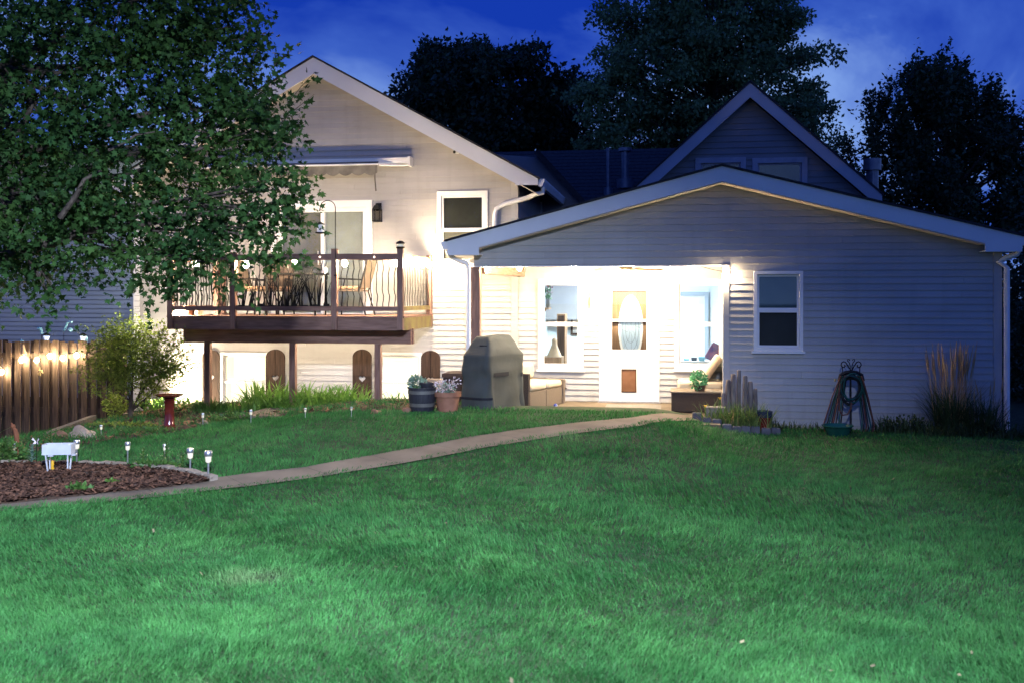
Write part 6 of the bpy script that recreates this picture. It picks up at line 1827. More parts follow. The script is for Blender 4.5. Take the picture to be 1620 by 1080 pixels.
# ------------------------------------------------------------------ garden on the left
def timber(label, pts, h, d):
    t = thing('landscape_timber', label, 'timber edging', pts[0])
    for a, c in zip(pts[:-1], pts[1:]):
        b = MB(); b.beam((a[0], a[1], a[2] - h / 2), (c[0], c[1], c[2] - h / 2), d, h); b.build('timber', M_TIMBER, t, bevel=0.012)
ta, tb = P(18, 710, 11.9), P(148, 656, 15.6)
timber('long sloping timber edging in front of the fence', [ta, (ta[0] * 0.5 + tb[0] * 0.5 - 0.03, ta[1] * 0.5 + tb[1] * 0.5, ta[2] * 0.5 + tb[2] * 0.5 + 0.02), tb], 0.14, 0.10)
ya = 16.05
timber('straight timber edging behind the bird bath and dark perennials', [P(196, 652.5, ya), P(270, 654, ya), P(345, 657, ya), P(400, 659, ya)], 0.16, 0.10)
# soil fill behind the timber
b = MB(); xa, xb = PX(196, ya), PX(404, ya); b.box(xa, xb, ya + 0.051, YW - 0.02, -0.3, P(300, 655, ya)[2] - 0.02); tag(b.build('raised_soil', M_SOIL), kind='structure')

# bird bath
x, y, z = G(268, 679)
sc_ = math.hypot(x, y) / FPX * 1.0
hbb = (679 - 624) * y / (CT + (268 - CX) / FPX * ST) / FPX
t = thing('bird_bath', 'glossy red brown glazed bird bath on a pedestal', 'bird bath', (x, y, z), local=True)
k = hbb / 0.55
b = MB(); b.lathe([(0.105 * k, 0.0), (0.105 * k, 0.02 * k), (0.085 * k, 0.05 * k), (0.09 * k, 0.075 * k), (0.078 * k, 0.10 * k), (0.07 * k, 0.30 * k), (0.075 * k, 0.42 * k), (0.088 * k, 0.44 * k), (0.075 * k, 0.46 * k), (0.09 * k, 0.495 * k)], 28); b.build('pedestal', M_GLAZER, t, smooth=True)
b = MB(); b.lathe([(0.06 * k, 0.496 * k), (0.15 * k, 0.515 * k), (0.215 * k, 0.548 * k), (0.222 * k, 0.556 * k), (0.205 * k, 0.556 * k), (0.14 * k, 0.53 * k), (0.01, 0.522 * k)], 32); b.build('basin', M_GLAZER, t, smooth=True)

rock('garden_stone', 'large rounded tan fieldstone at the garden edge', (*G(134, 694)[:2], G(134, 694)[2] - 0.02), (0.24, 0.17, 0.14), M_STONE, 4, group='stones in the garden bed')
rock('garden_stone', 'rust coloured stone left of the large tan fieldstone', (*G(98, 692)[:2], G(98, 692)[2] - 0.02), (0.17, 0.13, 0.09), M_STONER, 5, group='stones in the garden bed')
rock('garden_stone', 'small tan stone behind a stake light, right of the bird bath', (*G(322, 671)[:2], G(322, 671)[2] - 0.02), (0.085, 0.08, 0.06), M_STONE, 6, group='stones in the garden bed')
rock('garden_stone', 'small pinkish stone left of the barrel planter', (*G(596, 654)[:2], G(596, 654)[2]), (0.09, 0.07, 0.05), M_STONER, 7, group='stones in the garden bed')
rock('garden_stone', 'brown stone touching the barrel planter', (*G(643, 651)[:2], G(643, 651)[2]), (0.07, 0.06, 0.05), M_STONER, 8, group='stones in the garden bed')
for i_, (px_, py_, rr_, lab) in enumerate(((225, 745, 0.035, 'pale chip stone in the mulch, uppermost of three'), (223, 751, 0.03, 'pale chip stone in the mulch, middle of three'), (215, 775, 0.045, 'flat pale stone where mulch meets the path'))):
    q = G(px_, py_); rock('pale_stone', lab, (q[0], q[1], q[2] + 0.03), (rr_ * 1.6, rr_, rr_ * 0.5), mat('pale chip', (0.3, 0.32, 0.34), (0.42, 0.43, 0.45), rough=0.8, scale=9), 20 + i_)
# paver edging at the top of the mulch bed
ed = thing('paver_edging', 'row of tan paver blocks edging the mulch bed', 'edging', (*G(200, 742)[:2], 0))
ep = resample([G(*p) for p in ((-20, 737), (40, 738), (110, 738), (200, 741), (262, 747), (300, 753), (340, 763))], 22)
for k in range(21):
    a, c = ep[k], ep[k + 1]
    if k in (3, 6, 11): continue
    dd = (c - a); L_ = np.linalg.norm(dd); dd /= L_
    zz = float(T(*((a + c) / 2)))
    b = MB(); p0 = a + dd * 0.012; p1 = c - dd * 0.012
    b.beam((p0[0], p0[1], zz + 0.02 + 0.008 * math.sin(k * 2.2)), (p1[0], p1[1], zz + 0.02 + 0.008 * math.sin(k * 3.1)), 0.10, 0.12)
    b.build('paver', M_PAVER, ed, bevel=0.01)

# solar stake lights
def stake_light(label, loc, hgt):
    t = thing('stake_light', label, 'garden light', loc, group='small solar stake lights', local=True)
    b = MB(); b.tube([(0, 0, -0.09), (0, 0, hgt * 0.56)], 0.010, n=8); b.build('stake', M_STEEL, t, smooth=True)
    b = MB(); b.lathe([(0.016, hgt * 0.56), (0.026, hgt * 0.60), (0.03, hgt * 0.80), (0.02, hgt * 0.80)], 14); b.build('lens', M_FROST, t, smooth=True)
    b = MB(); b.lathe([(0.034, hgt * 0.801), (0.036, hgt * 0.82), (0.036, hgt * 0.97), (0.03, hgt), (0.005, hgt)], 14); b.build('cap', M_STEEL, t, smooth=True)
    return t
lights_ = [(23, 706, 731, 'stake light at the left edge before the rusty figure'),
           (121.5, 703, 733, 'stake light just right of the white planter box'),
           (202, 706, 733, 'stake light alone at the middle of the paver edging'),
           (261, 709, 731, 'stake light half hidden in a leafy upright plant'),
           (301, 717, 751, 'stake light second from the tip of the mulch bed'),
           (329.5, 722, 760, 'stake light at the pointed tip of the mulch bed'),
           (160, 677, 692, 'stake light beside the large tan fieldstone'),
           (321, 658, 674, 'stake light in front of the small tan garden stone'),
           (397, 653, 670, 'stake light between the dark perennials and lilies'),
           (483, 650, 663, 'stake light in front of the right lily clump'),
           (556, 648, 660, 'stake light at the right end of the lily bed')]
sl0 = None
for px_, pyt, pyb, lab in lights_:
    x, y, z = G(px_, pyb)
    v_ = -x * ST + y * CT
    hg = (pyb - pyt) * v_ / FPX * 1.12
    z += 0.035
    if sl0 is None:
        sl0 = stake_light(lab, (x, y, z), 0.25)
        sl0.scale = (hg / 0.25,) * 3
    else:
        dup(sl0, (x, y, z), 0, lab, hg / 0.25)

# white planter box on legs
x, y, z = G(93, 751)
t = thing('planter_box', 'small white planter box on splayed legs in the mulch', 'planter', (x, y, z), R(14), local=True)
t.scale = (0.83, 0.83, 1.0)
t.location.z += 0.035
lx_ = 0.19; hb0, hb1 = 0.205, 0.32
b = MB()
b.box(-lx_, lx_, -0.09, -0.08, hb0, hb1); b.box(-lx_, lx_, 0.08, 0.09, hb0, hb1); b.box(-lx_, -lx_ + 0.01, -0.08, 0.08, hb0, hb1); b.box(lx_ - 0.01, lx_, -0.08, 0.08, hb0, hb1); b.box(-lx_ + 0.01, lx_ - 0.01, -0.08, 0.08, hb0, hb0 + 0.01)
b.build('box', M_WHITE, t)
b = MB(); b.box(-lx_ + 0.01, lx_ - 0.01, -0.08, 0.08, hb0 + 0.0105, hb1 - 0.02); b.build('soil', M_SOIL, t)
for sx_ in (-1, 1):
    for sy_ in (-1, 1):
        b = MB(); b.beam((sx_ * 0.145, sy_ * 0.075, hb0 - 0.001), (sx_ * 0.125 + 0.01, sy_ * 0.03 - 0.02, -0.05), 0.03, 0.012, up=(1, 0, 0)); b.build('leg', M_WHITE, t)
b = MB(); b.box(-0.11, -0.04, -0.1, -0.02, hb0 - 0.016, hb0 - 0.002); b.box(0.13, 0.23, -0.05, 0.05, hb0 - 0.016, hb0 - 0.002); b.build('tray', M_WHITE, t)
x, y, z = G(83, 750)
b = MB(); b.lathe([(0.014, 0.0), (0.014, 0.05), (0.02, 0.055), (0.02, 0.075), (0.012, 0.08), (0.016, 0.10), (0.016, 0.145), (0.008, 0.16)], 12, (x, y, z)); tag(b.build('sprinkler', M_YELLOW, smooth=True), 'yellow sprinkler stake under the white planter box', 'sprinkler')

# rusty figure and white butterfly
x, y, z = G(26, 724)
t = thing('garden_figure', 'rusty bent metal figure at the left edge of the garden', 'garden ornament', (x, y, z))
v_ = (-x * ST + y * CT) / FPX
b = MB(); pts = [(x, y, z), (x + 1 * v_, y, z + 18 * v_), (x + 0.5 * v_, y, z + 34 * v_), (x - 2 * v_, y, z + 44 * v_), (x - 7 * v_, y, z + 50 * v_), (x - 9 * v_, y, z + 56 * v_)]
b.tube(pts, [0.02, 0.024, 0.03, 0.026, 0.016, 0.01], n=8); b.ball((x - 6 * v_, y, z + 50 * v_), 0.03, 10, 6); b.build('body', M_RUST, t, smooth=True)
x, y, z = G(58, 738)
t = thing('butterfly_stake', 'white butterfly ornament on a thin stake above the planter', 'garden ornament', (x, y, z))
v_ = (-x * ST + y * CT) / FPX
zc_ = z + 42 * v_
b = MB(); b.tube([(x, y, z - 0.02), (x, y, zc_)], 0.004, n=5); b.build('stake', M_IRON, t)
b = MB()
for sg in (-1, 1):
    b.add([(x, y, zc_ - 0.02), (x + sg * 0.035, y - 0.02, zc_ + 0.035), (x + sg * 0.05, y - 0.025, zc_ + 0.01), (x + sg * 0.02, y - 0.01, zc_ - 0.005), (x + sg * 0.035, y - 0.02, zc_ - 0.04), (x + sg * 0.01, y - 0.005, zc_ - 0.04)], [(0, 1, 2, 3), (0, 3, 4, 5)])
b.build('wings', M_PETAL, t)

# plants
def bladeclump(name, label, c, n, hr, lr, wd, sp, m, seed, cat='plant', spy=None, group=None):
    r2 = random.Random(seed)
    t = thing(name, label, cat, c, group=group)
    b = MB()
    for k in range(n):
        a = r2.uniform(0, 6.28); q = r2.random() ** 0.6
        bx__ = c[0] + q * sp * math.cos(a); by__ = c[1] + q * (spy or sp * 0.6) * math.sin(a)
        h_ = r2.uniform(*hr)
        b.blade((bx__, by__, c[2] - 0.01), r2.uniform(0, 6.28), h_, h_ * r2.uniform(*lr), wd * r2.uniform(0.7, 1.3), seg=5)
    b.build('leaf_blades', m, t)
    return t
zr_ = P(300, 655, ya)[2] - 0.02
bladeclump('lily_plant', 'arching lily clump before the left basement window', (PX(432, 16.1), 16.1, zr_), 200, (0.4, 0.8), (0.3, 1.0), 0.048, 0.46, M_LILY, 61, group='lilies under the deck')
bladeclump('lily_plant', 'large dense lily clump between two deck posts', (PX(522, 16.05), 16.05, zr_ - 0.02), 460, (0.36, 0.78), (0.3, 0.95), 0.048, 0.68, M_LILY, 62, spy=0.3, group='lilies under the deck')
bladeclump('lily_plant', 'small lily seedlings left of the barrel planter', (PX(626, 16.1), 16.1, float(T(PX(626, 16.1), 16.1))), 26, (0.15, 0.34), (0.3, 0.9), 0.024, 0.2, M_LILY, 63, group='lilies under the deck')
bladeclump('lily_plant', 'low lily leaves filling the front of the deck bed', (PX(465, 15.75), 15.75, float(T(PX(465, 15.75), 15.75))), 480, (0.14, 0.40), (0.3, 1.0), 0.03, 1.15, M_LILY, 64, spy=0.22, group='lilies under the deck')
bladeclump('lily_plant', 'tall curving corn like stalk against the fence', (G(64, 690)[0], 14.4, float(T(G(64, 690)[0], 14.4))), 16, (0.35, 0.8), (0.4, 1.0), 0.034, 0.18, M_LILY, 65)
c = (PX(333, 15.85), 15.85, float(T(PX(333, 15.85), 15.85)) + 0.02)
t = thing('perennial_bush', 'low dark leafy perennial clump right of the bird bath', 'plant', c)
b = MB(); r2 = random.Random(71)
for k in range(330):
    a = r2.uniform(0, 6.28); q = r2.random() ** 0.5
    h_ = r2.uniform(0.12, 0.33) * (1.05 - 0.45 * q)
    b.blade((c[0] + q * 0.31 * math.cos(a), c[1] + q * 0.2 * math.sin(a), c[2] + 0.02), a + r2.gauss(0, 0.7), h_, h_ * r2.uniform(0.2, 0.8), 0.028, seg=3)
b.build('leaf_blades', M_HOSTA, t)
def sprout(name, label, px_, py_, pyt, m, seed, n=34, group=None):
    x, y, z = G(px_, py_)
    v_ = (-x * ST + y * CT) / FPX
    h_ = (py_ - pyt) * v_
    t = thing(name, label, 'plant', (x, y, z), group=group)
    b = MB(); b.tube([(x, y, z - 0.02), (x + 0.01, y, z + h_ * 0.95)], [0.007, 0.003], n=5); st = b.build('stem', m, t)
    b = MB(); r2 = random.Random(seed)
    for k in range(n):
        u = (k + 1) / n
        b.blade((x + 0.01 * u, y, z + h_ * u * 0.95), k * 2.4, 0.02 + 0.05 * (1 - u) * r2.random() + 0.02, (0.10 - 0.055 * u) * r2.uniform(0.7, 1.2), 0.022, seg=3)
    b.build('leaf_blades', m, t)
sprout('tall_seedling', 'tall leafy plant around a stake light in the mulch', 262, 742, 698, M_HOSTA, 81, 46)
sprout('tall_seedling', 'leafy seedling left of the half hidden stake light', 226, 742, 706, M_HOSTA, 82, 30)
sprout('tall_seedling', 'leafy seedling right of the half hidden stake light', 288, 748, 718, M_HOSTA, 83, 30)
sprout('tall_seedling', 'bushy upright plant behind the white planter box', 79, 720, 682, M_HOSTA, 84, 60)
sprout('tall_seedling', 'pale leaved plant left of the white planter box', 50, 738, 702, M_DUSTY, 85, 46)
sprout('tall_seedling', 'leafy green plant at the far left of the mulch bed', 8, 738, 690, M_HOSTA, 86, 70)
for px_, py_, lab, sd2, rad, m in ((4, 735, 'leafy mound at the far left edge of the garden', 91, (0.32, 0.2, 0.16), M_HOSTA),
                                  (125, 782, 'small sprig of weeds in the lower mulch', 92, (0.12, 0.08, 0.05), M_HOSTA),
                                  (175, 770, 'bright little weed in the mulch near the path', 93, (0.06, 0.05, 0.03), M_LILY),
                                  (245, 744, 'low weeds at the upper edge of the mulch', 94, (0.3, 0.1, 0.06), M_HOSTA),
                                  (270, 660, 'yellow green weeds on the raised bed behind the bird bath', 95, (0.75, 0.12, 0.13), M_LILY),
                                  (195, 676, 'low weedy growth beneath the shrub', 96, (0.6, 0.2, 0.04), M_LEAFJ),
                                  (225, 686, 'weedy ground cover between fieldstone and bird bath', 97, (0.55, 0.2, 0.05), M_HOSTA),
                                  (370, 667, 'weedy ground cover right of the small tan stone', 98, (0.5, 0.2, 0.07), M_HOSTA),
                                  (182, 648, 'yellow leafy suckers at the left of the shrub trunk', 99, (0.2, 0.15, 0.2), M_LEAFJ)):
    q = G(px_, py_) if py_ > 661 else ((*P(px_, py_, 16.5)[:2], zr_) if px_ > 200 else (PX(px_, 15.5), 15.5, float(T(PX(px_, 15.5), 15.5)) + 0.1))
    t = thing('weed_patch', lab, 'weeds', q)
    leafcloud((q[0], q[1], q[2] + rad[2] * 0.8), rad, int(240 + 1500 * rad[0] * rad[2] * 4), 0.05, m, 'foliage', t, seed=sd2)

# garden spotlight assumed behind the shrub, added to shine on the bright wall corner
x, y = PX(228, 16.55), 16.55
z = zr_ + 0.0
t = thing('assumed_spotlight', 'assumed small bright spotlight behind the shrub aimed at the wall', 'spotlight', (x, y, z))
b = MB(); b.tube([(x, y, z - 0.05), (x, y, z + 0.10)], 0.012); b.build('stake', M_IRON, t)
b = MB(); b.tube([(x - 0.02, y - 0.05, z + 0.09), (x + 0.03, y + 0.06, z + 0.15)], 0.05, n=12); b.build('head', M_IRON, t, smooth=True)
spl = bpy.data.lights.new('assumed_spotlight_beam', 'SPOT'); spl.energy = 650; spl.color = (1, 0.84, 0.6); spl.spot_size = R(150); spl.spot_blend = 0.8; spl.shadow_soft_size = 0.05
so = bpy.data.objects.new('assumed_spotlight_beam', spl); col.objects.link(so); so.location = (x + 0.036, y + 0.07, z + 0.16)
so.rotation_euler = Vector((0.95, 0.5, 0.55)).to_track_quat('-Z', 'Y').to_euler()

x, y, z = xL - 0.001, 18.4, 4.3  # unseen lamp added to brighten the neighbour's grey wall
t = thing('fill_lamp', 'unseen lamp added round the left corner of the house to light the grey wall', 'wall lamp', (x, y, z))
b = MB(); b.box(x - 0.03, x, y - 0.06, y + 0.06, z - 0.08, z + 0.08); b.build('backplate', M_IRON, t)
b = MB(); b.tube([(x - 0.03, y, z), (x - 0.10, y, z + 0.02), (x - 0.16, y, z + 0.0)], 0.04, n=10); b.build('head', M_IRON, t, smooth=True)
spl = bpy.data.lights.new('fill_lamp_beam', 'SPOT'); spl.energy = 620; spl.color = (0.86, 0.94, 1.0); spl.spot_size = R(125); spl.spot_blend = 0.8; spl.shadow_soft_size = 0.04
so = bpy.data.objects.new('fill_lamp_beam', spl); col.objects.link(so); so.location = (x - 0.19, y, z - 0.02)
so.rotation_euler = Vector((-0.75, 0.8, -0.45)).to_track_quat('-Z', 'Y').to_euler()

# ------------------------------------------------------------------ trees
MAPLE = np.array([(0, -0.06), (0.10, 0.10), (0.42, 0.02), (0.30, 0.26), (0.52, 0.52), (0.22, 0.50), (0.0, 1.0), (-0.22, 0.50), (-0.52, 0.52), (-0.30, 0.26), (-0.42, 0.02), (-0.10, 0.10)])
DIAM = np.array([(0, 0), (0.3, 0.45), (0, 1.0), (-0.3, 0.45)])
def leafmesh(name, pos, axis, size, m, tmpl, rg, fold=0.25, flat=0.9):
    n = len(pos)
    up = rg.normal(size=(n, 3)) * flat + np.array([0, 0, 1.0])
    ax = axis / (np.linalg.norm(axis, axis=1)[:, None] + 1e-9)
    sd_ = np.cross(ax, up); sd_ /= np.linalg.norm(sd_, axis=1)[:, None] + 1e-9
    nr = np.cross(sd_, ax)
    k = len(tmpl)
    tx, ty = tmpl[:, 0], tmpl[:, 1]
    tz = -np.abs(tx) * fold - ty ** 2 * 0.15
    V = pos[:, None, :] + size[:, None, None] * (sd_[:, None, :] * tx[None, :, None] + ax[:, None, :] * ty[None, :, None] + nr[:, None, :] * tz[None, :, None])
    F = np.arange(n * k).reshape(n, k)
    return npmesh(name, V.reshape(-1, 3), F, m)
def tree(name, label, base, trunk_pts, trunk_r, blobs, n_twig, per, twl, leaf, m, tmpl, seed, up=0.15, out=0.6, shell=0.45, droop=0.0, zmin=None, limbs=True, extra_limbs=()):
    """blobs: (centre, radii). trunk, limbs to the blobs, and a crown of leaves along many twigs"""
    rg = np.random.default_rng(seed); r2 = random.Random(seed)
    t = thing(name, label, 'tree', base)
    off = np.array(base)
    b = MB(); b.tube(trunk_pts, trunk_r, n=10)
    b.build('trunk', M_BARK, t, smooth=True)
    top = Vector(trunk_pts[-1])
    if limbs:
        b = MB()
        for c, r in blobs:
            c = Vector(c)
            st = Vector(trunk_pts[max(1, len(trunk_pts) - 1 - r2.randint(0, 1))])
            mid = st.lerp(c, 0.5) + Vector((r2.uniform(-.1, .1), r2.uniform(-.1, .1), -0.08)) * (c - st).length * 0.6
            rr0 = trunk_r[-1] * 0.6
            b.tube([st, st.lerp(mid, 0.5), mid, c], [rr0, rr0 * 0.8, rr0 * 0.55, rr0 * 0.2], n=6)
            for k in range(4):
                d = Vector((r2.gauss(0, 1), r2.gauss(0, 1), r2.gauss(0.2, 0.7))).normalized()
                e_ = c + Vector((d.x * r[0], d.y * r[1], d.z * r[2])) * 0.8
                b.tube([mid.lerp(c, 0.4 + 0.15 * k), (mid.lerp(c, 0.5) + e_) / 2 + Vector((0, 0, 0.06)), e_], [rr0 * 0.3, rr0 * 0.2, rr0 * 0.07], n=5)
        for pts_, rr_ in extra_limbs: b.tube(pts_, rr_, n=6)
        b.build('limbs', M_BARK, t, smooth=True)
    else:
        b = MB(); tp = Vector(trunk_pts[-1])
        b.tube([tp, tp + Vector((0.1, 0, 2.0)), tp + Vector((0.0, 0, 4.0))], [trunk_r[-1], trunk_r[-1] * 0.7, trunk_r[-1] * 0.3], n=7)
        for c, r in blobs:
            c = Vector(c)
            h0 = min(max(c.z - 1.2, tp.z * 0.7), tp.z + 3.6)
            st = Vector((tp.x, tp.y, h0))
            b.tube([st, st.lerp(c, 0.5) + Vector((0, 0, -0.1)), c], [0.06, 0.04, 0.012], n=5)
        b.build('limbs', M_BARK, t, smooth=True)
    w_ = np.array([r[0] * r[2] for c, r in blobs]) ** 0.8; w_ /= w_.sum()
    bi = rg.choice(len(blobs), n_twig, p=w_)
    C = np.array([blobs[i][0] for i in range(len(blobs))])[bi]; Rr = np.array([blobs[i][1] for i in range(len(blobs))])[bi]
    d = rg.normal(size=(n_twig, 3)); d /= np.linalg.norm(d, axis=1)[:, None]
    rad = rg.random(n_twig) ** shell
    p0 = C + d * Rr * rad[:, None]
    td = d * out + rg.normal(size=(n_twig, 3)) * 0.5 + np.array([0, 0, up]); td /= np.linalg.norm(td, axis=1)[:, None]
    L = twl * rg.uniform(0.5, 1.3, n_twig)
    u = rg.random((n_twig, per))
    pos = p0[:, None, :] + td[:, None, :] * (u * L[:, None])[:, :, None] + rg.normal(size=(n_twig, per, 3)) * leaf * 0.45
    pos[:, :, 2] -= droop * u ** 2 * L[:, None]
    ax = td[:, None, :] * 0.7 + rg.normal(size=(n_twig, per, 3)) * 0.75 + np.array([0, 0, -0.25])
    pos = pos.reshape(-1, 3); ax = ax.reshape(-1, 3)
    if zmin is not None:
        k = pos[:, 2] > zmin; pos, ax = pos[k], ax[k]
    size = leaf * rg.uniform(0.5, 1.35, len(pos))
    o = bpy.data.objects.new('crown', leafmesh('crown', pos - off, ax, size, m, tmpl, rg))
    col.objects.link(o); o.parent = t
    return t, pos, ax, size, o

def Bv(px_, py_, v, rpx, rpy, rv):
    """blob centre at a pixel and distance; radii from pixels"""
    d = (px_ - CX) / FPX
    c = (v * (d * CT - ST), v * (d * ST + CT), EYE + (HY - py_) / FPX * v)
    return (c, (rpx * v / FPX, rv, rpy * v / FPX))

# left maple: trunk stands just outside the picture
mb = Bv(-70, 700, 11.5, 1, 1, 1)[0]
mb = (mb[0], mb[1], float(T(mb[0], mb[1])))
mtr = [(mb[0], mb[1], mb[2] - 0.1), (mb[0] + 0.05, mb[1], 0.8), (mb[0] + 0.1, mb[1] + 0.05, 1.9), (mb[0] + 0.35, mb[1] + 0.1, 3.2), (mb[0] + 0.5, mb[1], 4.6)]
mbl = [Bv(60, 120, 11.2, 150, 130, 1.1), Bv(230, 100, 11.2, 130, 120, 1.0), Bv(330, 70, 11.4, 90, 100, 0.8), Bv(330, 210, 11.2, 110, 90, 0.8), Bv(395, 165, 11.4, 42, 50, 0.5),
       Bv(405, 205, 11.0, 50, 38, 0.5), Bv(200, 260, 11.0, 150, 90, 1.0), Bv(60, 300, 11.2, 130, 90, 1.0), Bv(100, 385, 11.0, 120, 45, 0.8), Bv(10, 420, 11.4, 70, 40, 0.6),
       Bv(280, 370, 10.9, 100, 50, 0.7), Bv(375, 325, 10.8, 70, 30, 0.4), Bv(325, 415, 10.8, 48, 34, 0.4), Bv(440, 300, 10.7, 40, 20, 0.3), Bv(255, 420, 10.9, 40, 28, 0.35), Bv(-90, 150, 11.6, 160, 200, 1.2),
       Bv(150, 10, 11.4, 200, 80, 1.0), Bv(75, 460, 10.9, 12, 22, 0.15), Bv(425, 340, 10.7, 40, 14, 0.25), Bv(400, 370, 10.7, 40, 14, 0.2), Bv(300, -40, 11.4, 110, 60, 0.8)]
def PV(px_, py_, v): return Bv(px_, py_, v, 1, 1, 1)[0]
el = [([PV(10, 270, 11.3), PV(20, 215, 11.2), PV(40, 190, 11.2), PV(55, 160, 11.2)], [0.05, 0.04, 0.03, 0.02]),
      ([PV(95, 345, 10.4), PV(120, 310, 10.35), PV(133, 285, 10.3), PV(160, 270, 10.4)], [0.03, 0.026, 0.02, 0.012]),
      ([PV(172, 238, 10.2), PV(195, 228, 10.2), PV(215, 214, 10.2), PV(245, 209, 10.3)], [0.016, 0.014, 0.012, 0.007]),
      ([PV(-30, 420, 11.4), PV(60, 390, 11.2), PV(140, 365, 11.0), PV(260, 350, 10.9), PV(380, 325, 10.8)], [0.09, 0.07, 0.05, 0.03, 0.012]),
      ([PV(20, 250, 11.4), PV(150, 200, 11.3), PV(290, 170, 11.2), PV(430, 190, 11.1)], [0.07, 0.05, 0.035, 0.01])]
mp_t, mpos, max_, msz, mcr = tree('maple_tree', 'large leafy maple reaching in from the left, overhanging the deck', mb, mtr, [0.2, 0.17, 0.15, 0.11, 0.07], mbl, 3000, 14, 0.40, 0.070, M_LEAF, MAPLE, 5, up=0.0, out=0.8, shell=0.5, droop=0.34, extra_limbs=el)
# sparse outward sprigs at the crown's right edge
rg = np.random.default_rng(77)
spr = [(385, 60, 415, 30), (400, 90, 428, 55), (428, 110, 465, 78), (455, 165, 498, 115), (440, 200, 497, 150), (430, 235, 470, 205), (440, 285, 485, 262), (430, 330, 480, 305), (445, 350, 478, 345), (400, 405, 490, 412), (430, 412, 500, 428), (380, 410, 440, 425)]
pp, aa = [], []
b = MB()
for x0_, y0_, x1_, y1_ in spr:
    A = np.array(PV(x0_, y0_, 10.8)); Bq = np.array(PV(x1_, y1_, 10.7))
    b.tube([tuple(A), tuple((A + Bq) / 2 + np.array([0, 0, 0.02])), tuple(Bq)], [0.006, 0.004, 0.002], n=4)
    k = 22
    u = rg.random(k)
    pp.append(A + (Bq - A) * u[:, None] + rg.normal(size=(k, 3)) * 0.035)
    aa.append(np.tile(Bq - A, (k, 1)) / np.linalg.norm(Bq - A) + rg.normal(size=(k, 3)) * 0.6)
b.build('twigs', M_BARK, mp_t)
pp = np.concatenate(pp); aa = np.concatenate(aa)
off = np.array(mb)
o = bpy.data.objects.new('crown_sprigs', leafmesh('crown_sprigs', pp - off, aa, 0.085 * rg.uniform(0.6, 1.2, len(pp)), M_LEAF, MAPLE, rg))
col.objects.link(o); o.parent = mp_t; o['kind'] = 'stuff'
# the nearest leaves of the lower edge, each one by itself
lm = leafmesh('leaf', np.zeros((1, 3)), np.array([[0, 1.0, 0]]), np.array([1.0]), M_LEAF, MAPLE, rg)
edge = [(40, 455), (75, 480), (100, 440), (140, 420), (180, 440), (230, 455), (265, 470), (300, 445), (330, 460), (370, 450), (410, 425), (5, 470), (435, 300), (455, 270), (470, 310), (440, 350)]
for k in range(150):
    ex_, ey_ = edge[k % len(edge)]
    p = Vector(PV(ex_ + rg.normal(0, 20), ey_ + rg.normal(-8, 14), 10.55 + rg.normal(0, 0.12)))
    o = bpy.data.objects.new('leaf', lm); col.objects.link(o); o.parent = mp_t
    o.location = p - Vector(mb)
    o.rotation_euler = (R(-35) + rg.normal(0, 0.5), rg.normal(0, 0.6), R(180) + rg.normal(0, 1.2))
    s_ = 0.09 * rg.uniform(0.7, 1.2); o.scale = (s_, s_, s_)

# japanese maple shrub
jx, jy = PX(206, 15.1), 15.1
jz = float(T(jx, jy))
jb = (jx, jy, jz)
ja = (jy * 1.0)
jbl = [Bv(215, 570, 16.2, 62, 42, 0.5), Bv(180, 560, 16.2, 40, 40, 0.4), Bv(250, 560, 16.2, 40, 36, 0.4), Bv(205, 532, 16.2, 40, 24, 0.35), Bv(265, 585, 16.1, 26, 16, 0.3), Bv(165, 595, 16.1, 28, 24, 0.3), Bv(225, 605, 16.1, 50, 18, 0.35)]
jt, *_ = tree('japanese_maple', 'rounded yellow green shrub before the lit corner of the house', jb, [(jx, jy, jz - 0.05), (jx + 0.01, jy, jz + 0.14), (jx + 0.02, jy, jz + 0.3)], [0.05, 0.042, 0.036], jbl, 1500, 9, 0.26, 0.036, M_LEAFJ, MAPLE, 15, up=0.15, out=0.9, shell=0.45)

def pads(seed, n, v, prof, y0, y1, rx, ry, dv, rv, edge=0.6, tier=0):
    """many small foliage pads filling an outline: prof(y) gives (left, right) at a height"""
    r2 = random.Random(seed); res = []
    for k in range(n):
        y = y0 + (y1 - y0) * r2.random()
        if tier: y = round(y / tier) * tier + r2.gauss(0, tier * 0.16)
        l_, r_ = prof(y)
        u = r2.random()
        u = 0.5 + (u - 0.5) * (1 if r2.random() > edge else 1.0)
        if r2.random() < edge * 0.25: u = r2.choice((r2.uniform(-0.06, 0.1), r2.uniform(0.9, 1.06)))
        x = l_ + (r_ - l_) * u
        jut = 14 * math.sin(y * 0.13 + seed) + 10 * math.sin(y * 0.31 + 2 * seed)
        x += jut * (1 if u > 0.5 else -1) * abs(u - 0.5) * 2
        side = 1 - abs(u - 0.5) * 1.3
        res.append(Bv(x, y, v + dv * side * r2.uniform(-1, 1), rx * r2.uniform(0.6, 1.35), ry * r2.uniform(0.6, 1.35), rv * r2.uniform(0.7, 1.3)))
    return res
def curve(tab):
    ys = [t[0] for t in tab]
    return lambda y: (float(np.interp(y, ys, [t[1] for t in tab])), float(np.interp(y, ys, [t[2] for t in tab])))
OAK = curve([(-90, 1050, 1180), (-20, 985, 1225), (40, 960, 1250), (75, 945, 1258), (100, 965, 1268), (150, 940, 1290), (200, 950, 1300), (235, 935, 1312), (270, 950, 1300)])
DRK = curve([(80, 730, 770), (100, 690, 850), (130, 655, 880), (165, 640, 890), (200, 632, 915), (260, 620, 930)])
PEA = curve([(140, 1425, 1520), (165, 1405, 1560), (200, 1385, 1590), (250, 1362, 1625), (310, 1355, 1640), (380, 1360, 1640)])
def zt(v, py_): return EYE + (HY - py_) / FPX * v
v1 = 38
tb = PV(770, 468, v1); tb = (tb[0], tb[1], 0)
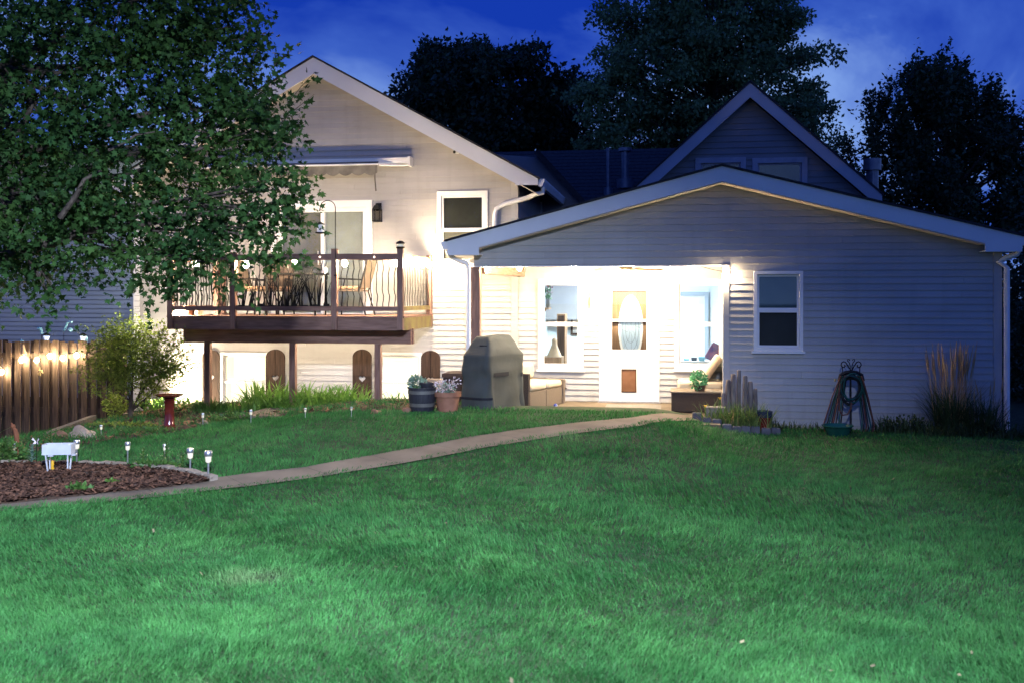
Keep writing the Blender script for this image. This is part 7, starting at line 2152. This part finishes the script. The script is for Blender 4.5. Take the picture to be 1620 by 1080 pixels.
tree('dark_tree', 'dark round crowned tree behind the roofs at the centre', tb, [(tb[0], tb[1], -0.3), (tb[0], tb[1], 2.5), (tb[0] + 0.1, tb[1], 4.2)], [0.4, 0.32, 0.25],
     pads(2, 120, v1, DRK, 88, 258, 25, 17, 3.0, 0.9), 7500, 8, 0.45, 0.2, M_LEAFD, DIAM, 25, up=0.3, out=0.8, shell=0.5, zmin=1.0, limbs=False)
v2 = 34
tb = PV(1120, 468, v2); tb = (tb[0], tb[1], 0)
tree('tall_tree', 'tall spreading tree rising behind the steep gable', tb, [(tb[0], tb[1], -0.3), (tb[0], tb[1], 3), (tb[0] + 0.1, tb[1], 7)], [0.45, 0.35, 0.2],
     pads(3, 250, v2, OAK, -80, 268, 29, 6.5, 3.2, 0.7, tier=29), 12500, 7, 0.34, 0.15, M_LEAFO, DIAM, 35, up=-0.02, out=0.9, shell=0.5, droop=0.1, zmin=1.0, limbs=False)
v3 = 30
tb = PV(1490, 468, v3); tb = (tb[0], tb[1], 0)
tree('pear_tree', 'upright twiggy tree right of the chimney pipe', tb, [(tb[0], tb[1], -0.3), (tb[0], tb[1], 2.0), (tb[0] + 0.1, tb[1], 4)], [0.3, 0.25, 0.16],
     pads(4, 150, v3, PEA, 130, 390, 7, 40, 2.4, 0.4), 7000, 8, 0.42, 0.14, M_LEAFD, DIAM, 45, up=1.1, out=0.4, shell=0.5, zmin=0.6, limbs=False)
v4 = 19
tb = PV(1640, 468, v4); tb = (tb[0], tb[1], 0)
tree('dark_shrub_tree', 'dark dense shrub tree beyond the right corner of the house', tb, [(tb[0], tb[1], -0.3), (tb[0], tb[1], 0.8), (tb[0], tb[1], 1.6)], [0.12, 0.1, 0.08],
     [Bv(1660, 470, v4, 70, 110, 0.9), Bv(1640, 590, v4, 60, 90, 0.8), Bv(1700, 330, v4, 70, 90, 0.9), Bv(1625, 520, v4 + 0.6, 36, 90, 0.6), Bv(1612, 640, v4 + .4, 30, 60, 0.5)], 1500, 9, 0.5, 0.1, M_LEAFD, DIAM, 55, up=0.4, zmin=-0.1)
# far-off wood closing the horizon
bl_ = []
r2 = random.Random(3)
for k in range(46):
    x_ = -70 + k * 3.1
    bl_.append(((x_, 62 + r2.uniform(-4, 6), 1.8 + r2.uniform(0, 1.5)), (2.6, 2.2, 2.8 + r2.uniform(0, 1.2))))
rg = np.random.default_rng(5)
n = 16000
bi = rg.integers(0, len(bl_), n)
d = rg.normal(size=(n, 3)); d /= np.linalg.norm(d, axis=1)[:, None]
pos = np.array([q[0] for q in bl_])[bi] + d * np.array([q[1] for q in bl_])[bi] * (rg.random(n) ** 0.4)[:, None]
pos = pos[pos[:, 2] > 0.1]
o = bpy.data.objects.new('far_woods', leafmesh('far_woods', pos, rg.normal(size=pos.shape), 0.5 * rg.uniform(0.6, 1.3, len(pos)), M_LEAFD, DIAM, rg))
col.objects.link(o); tag(o, kind='stuff')
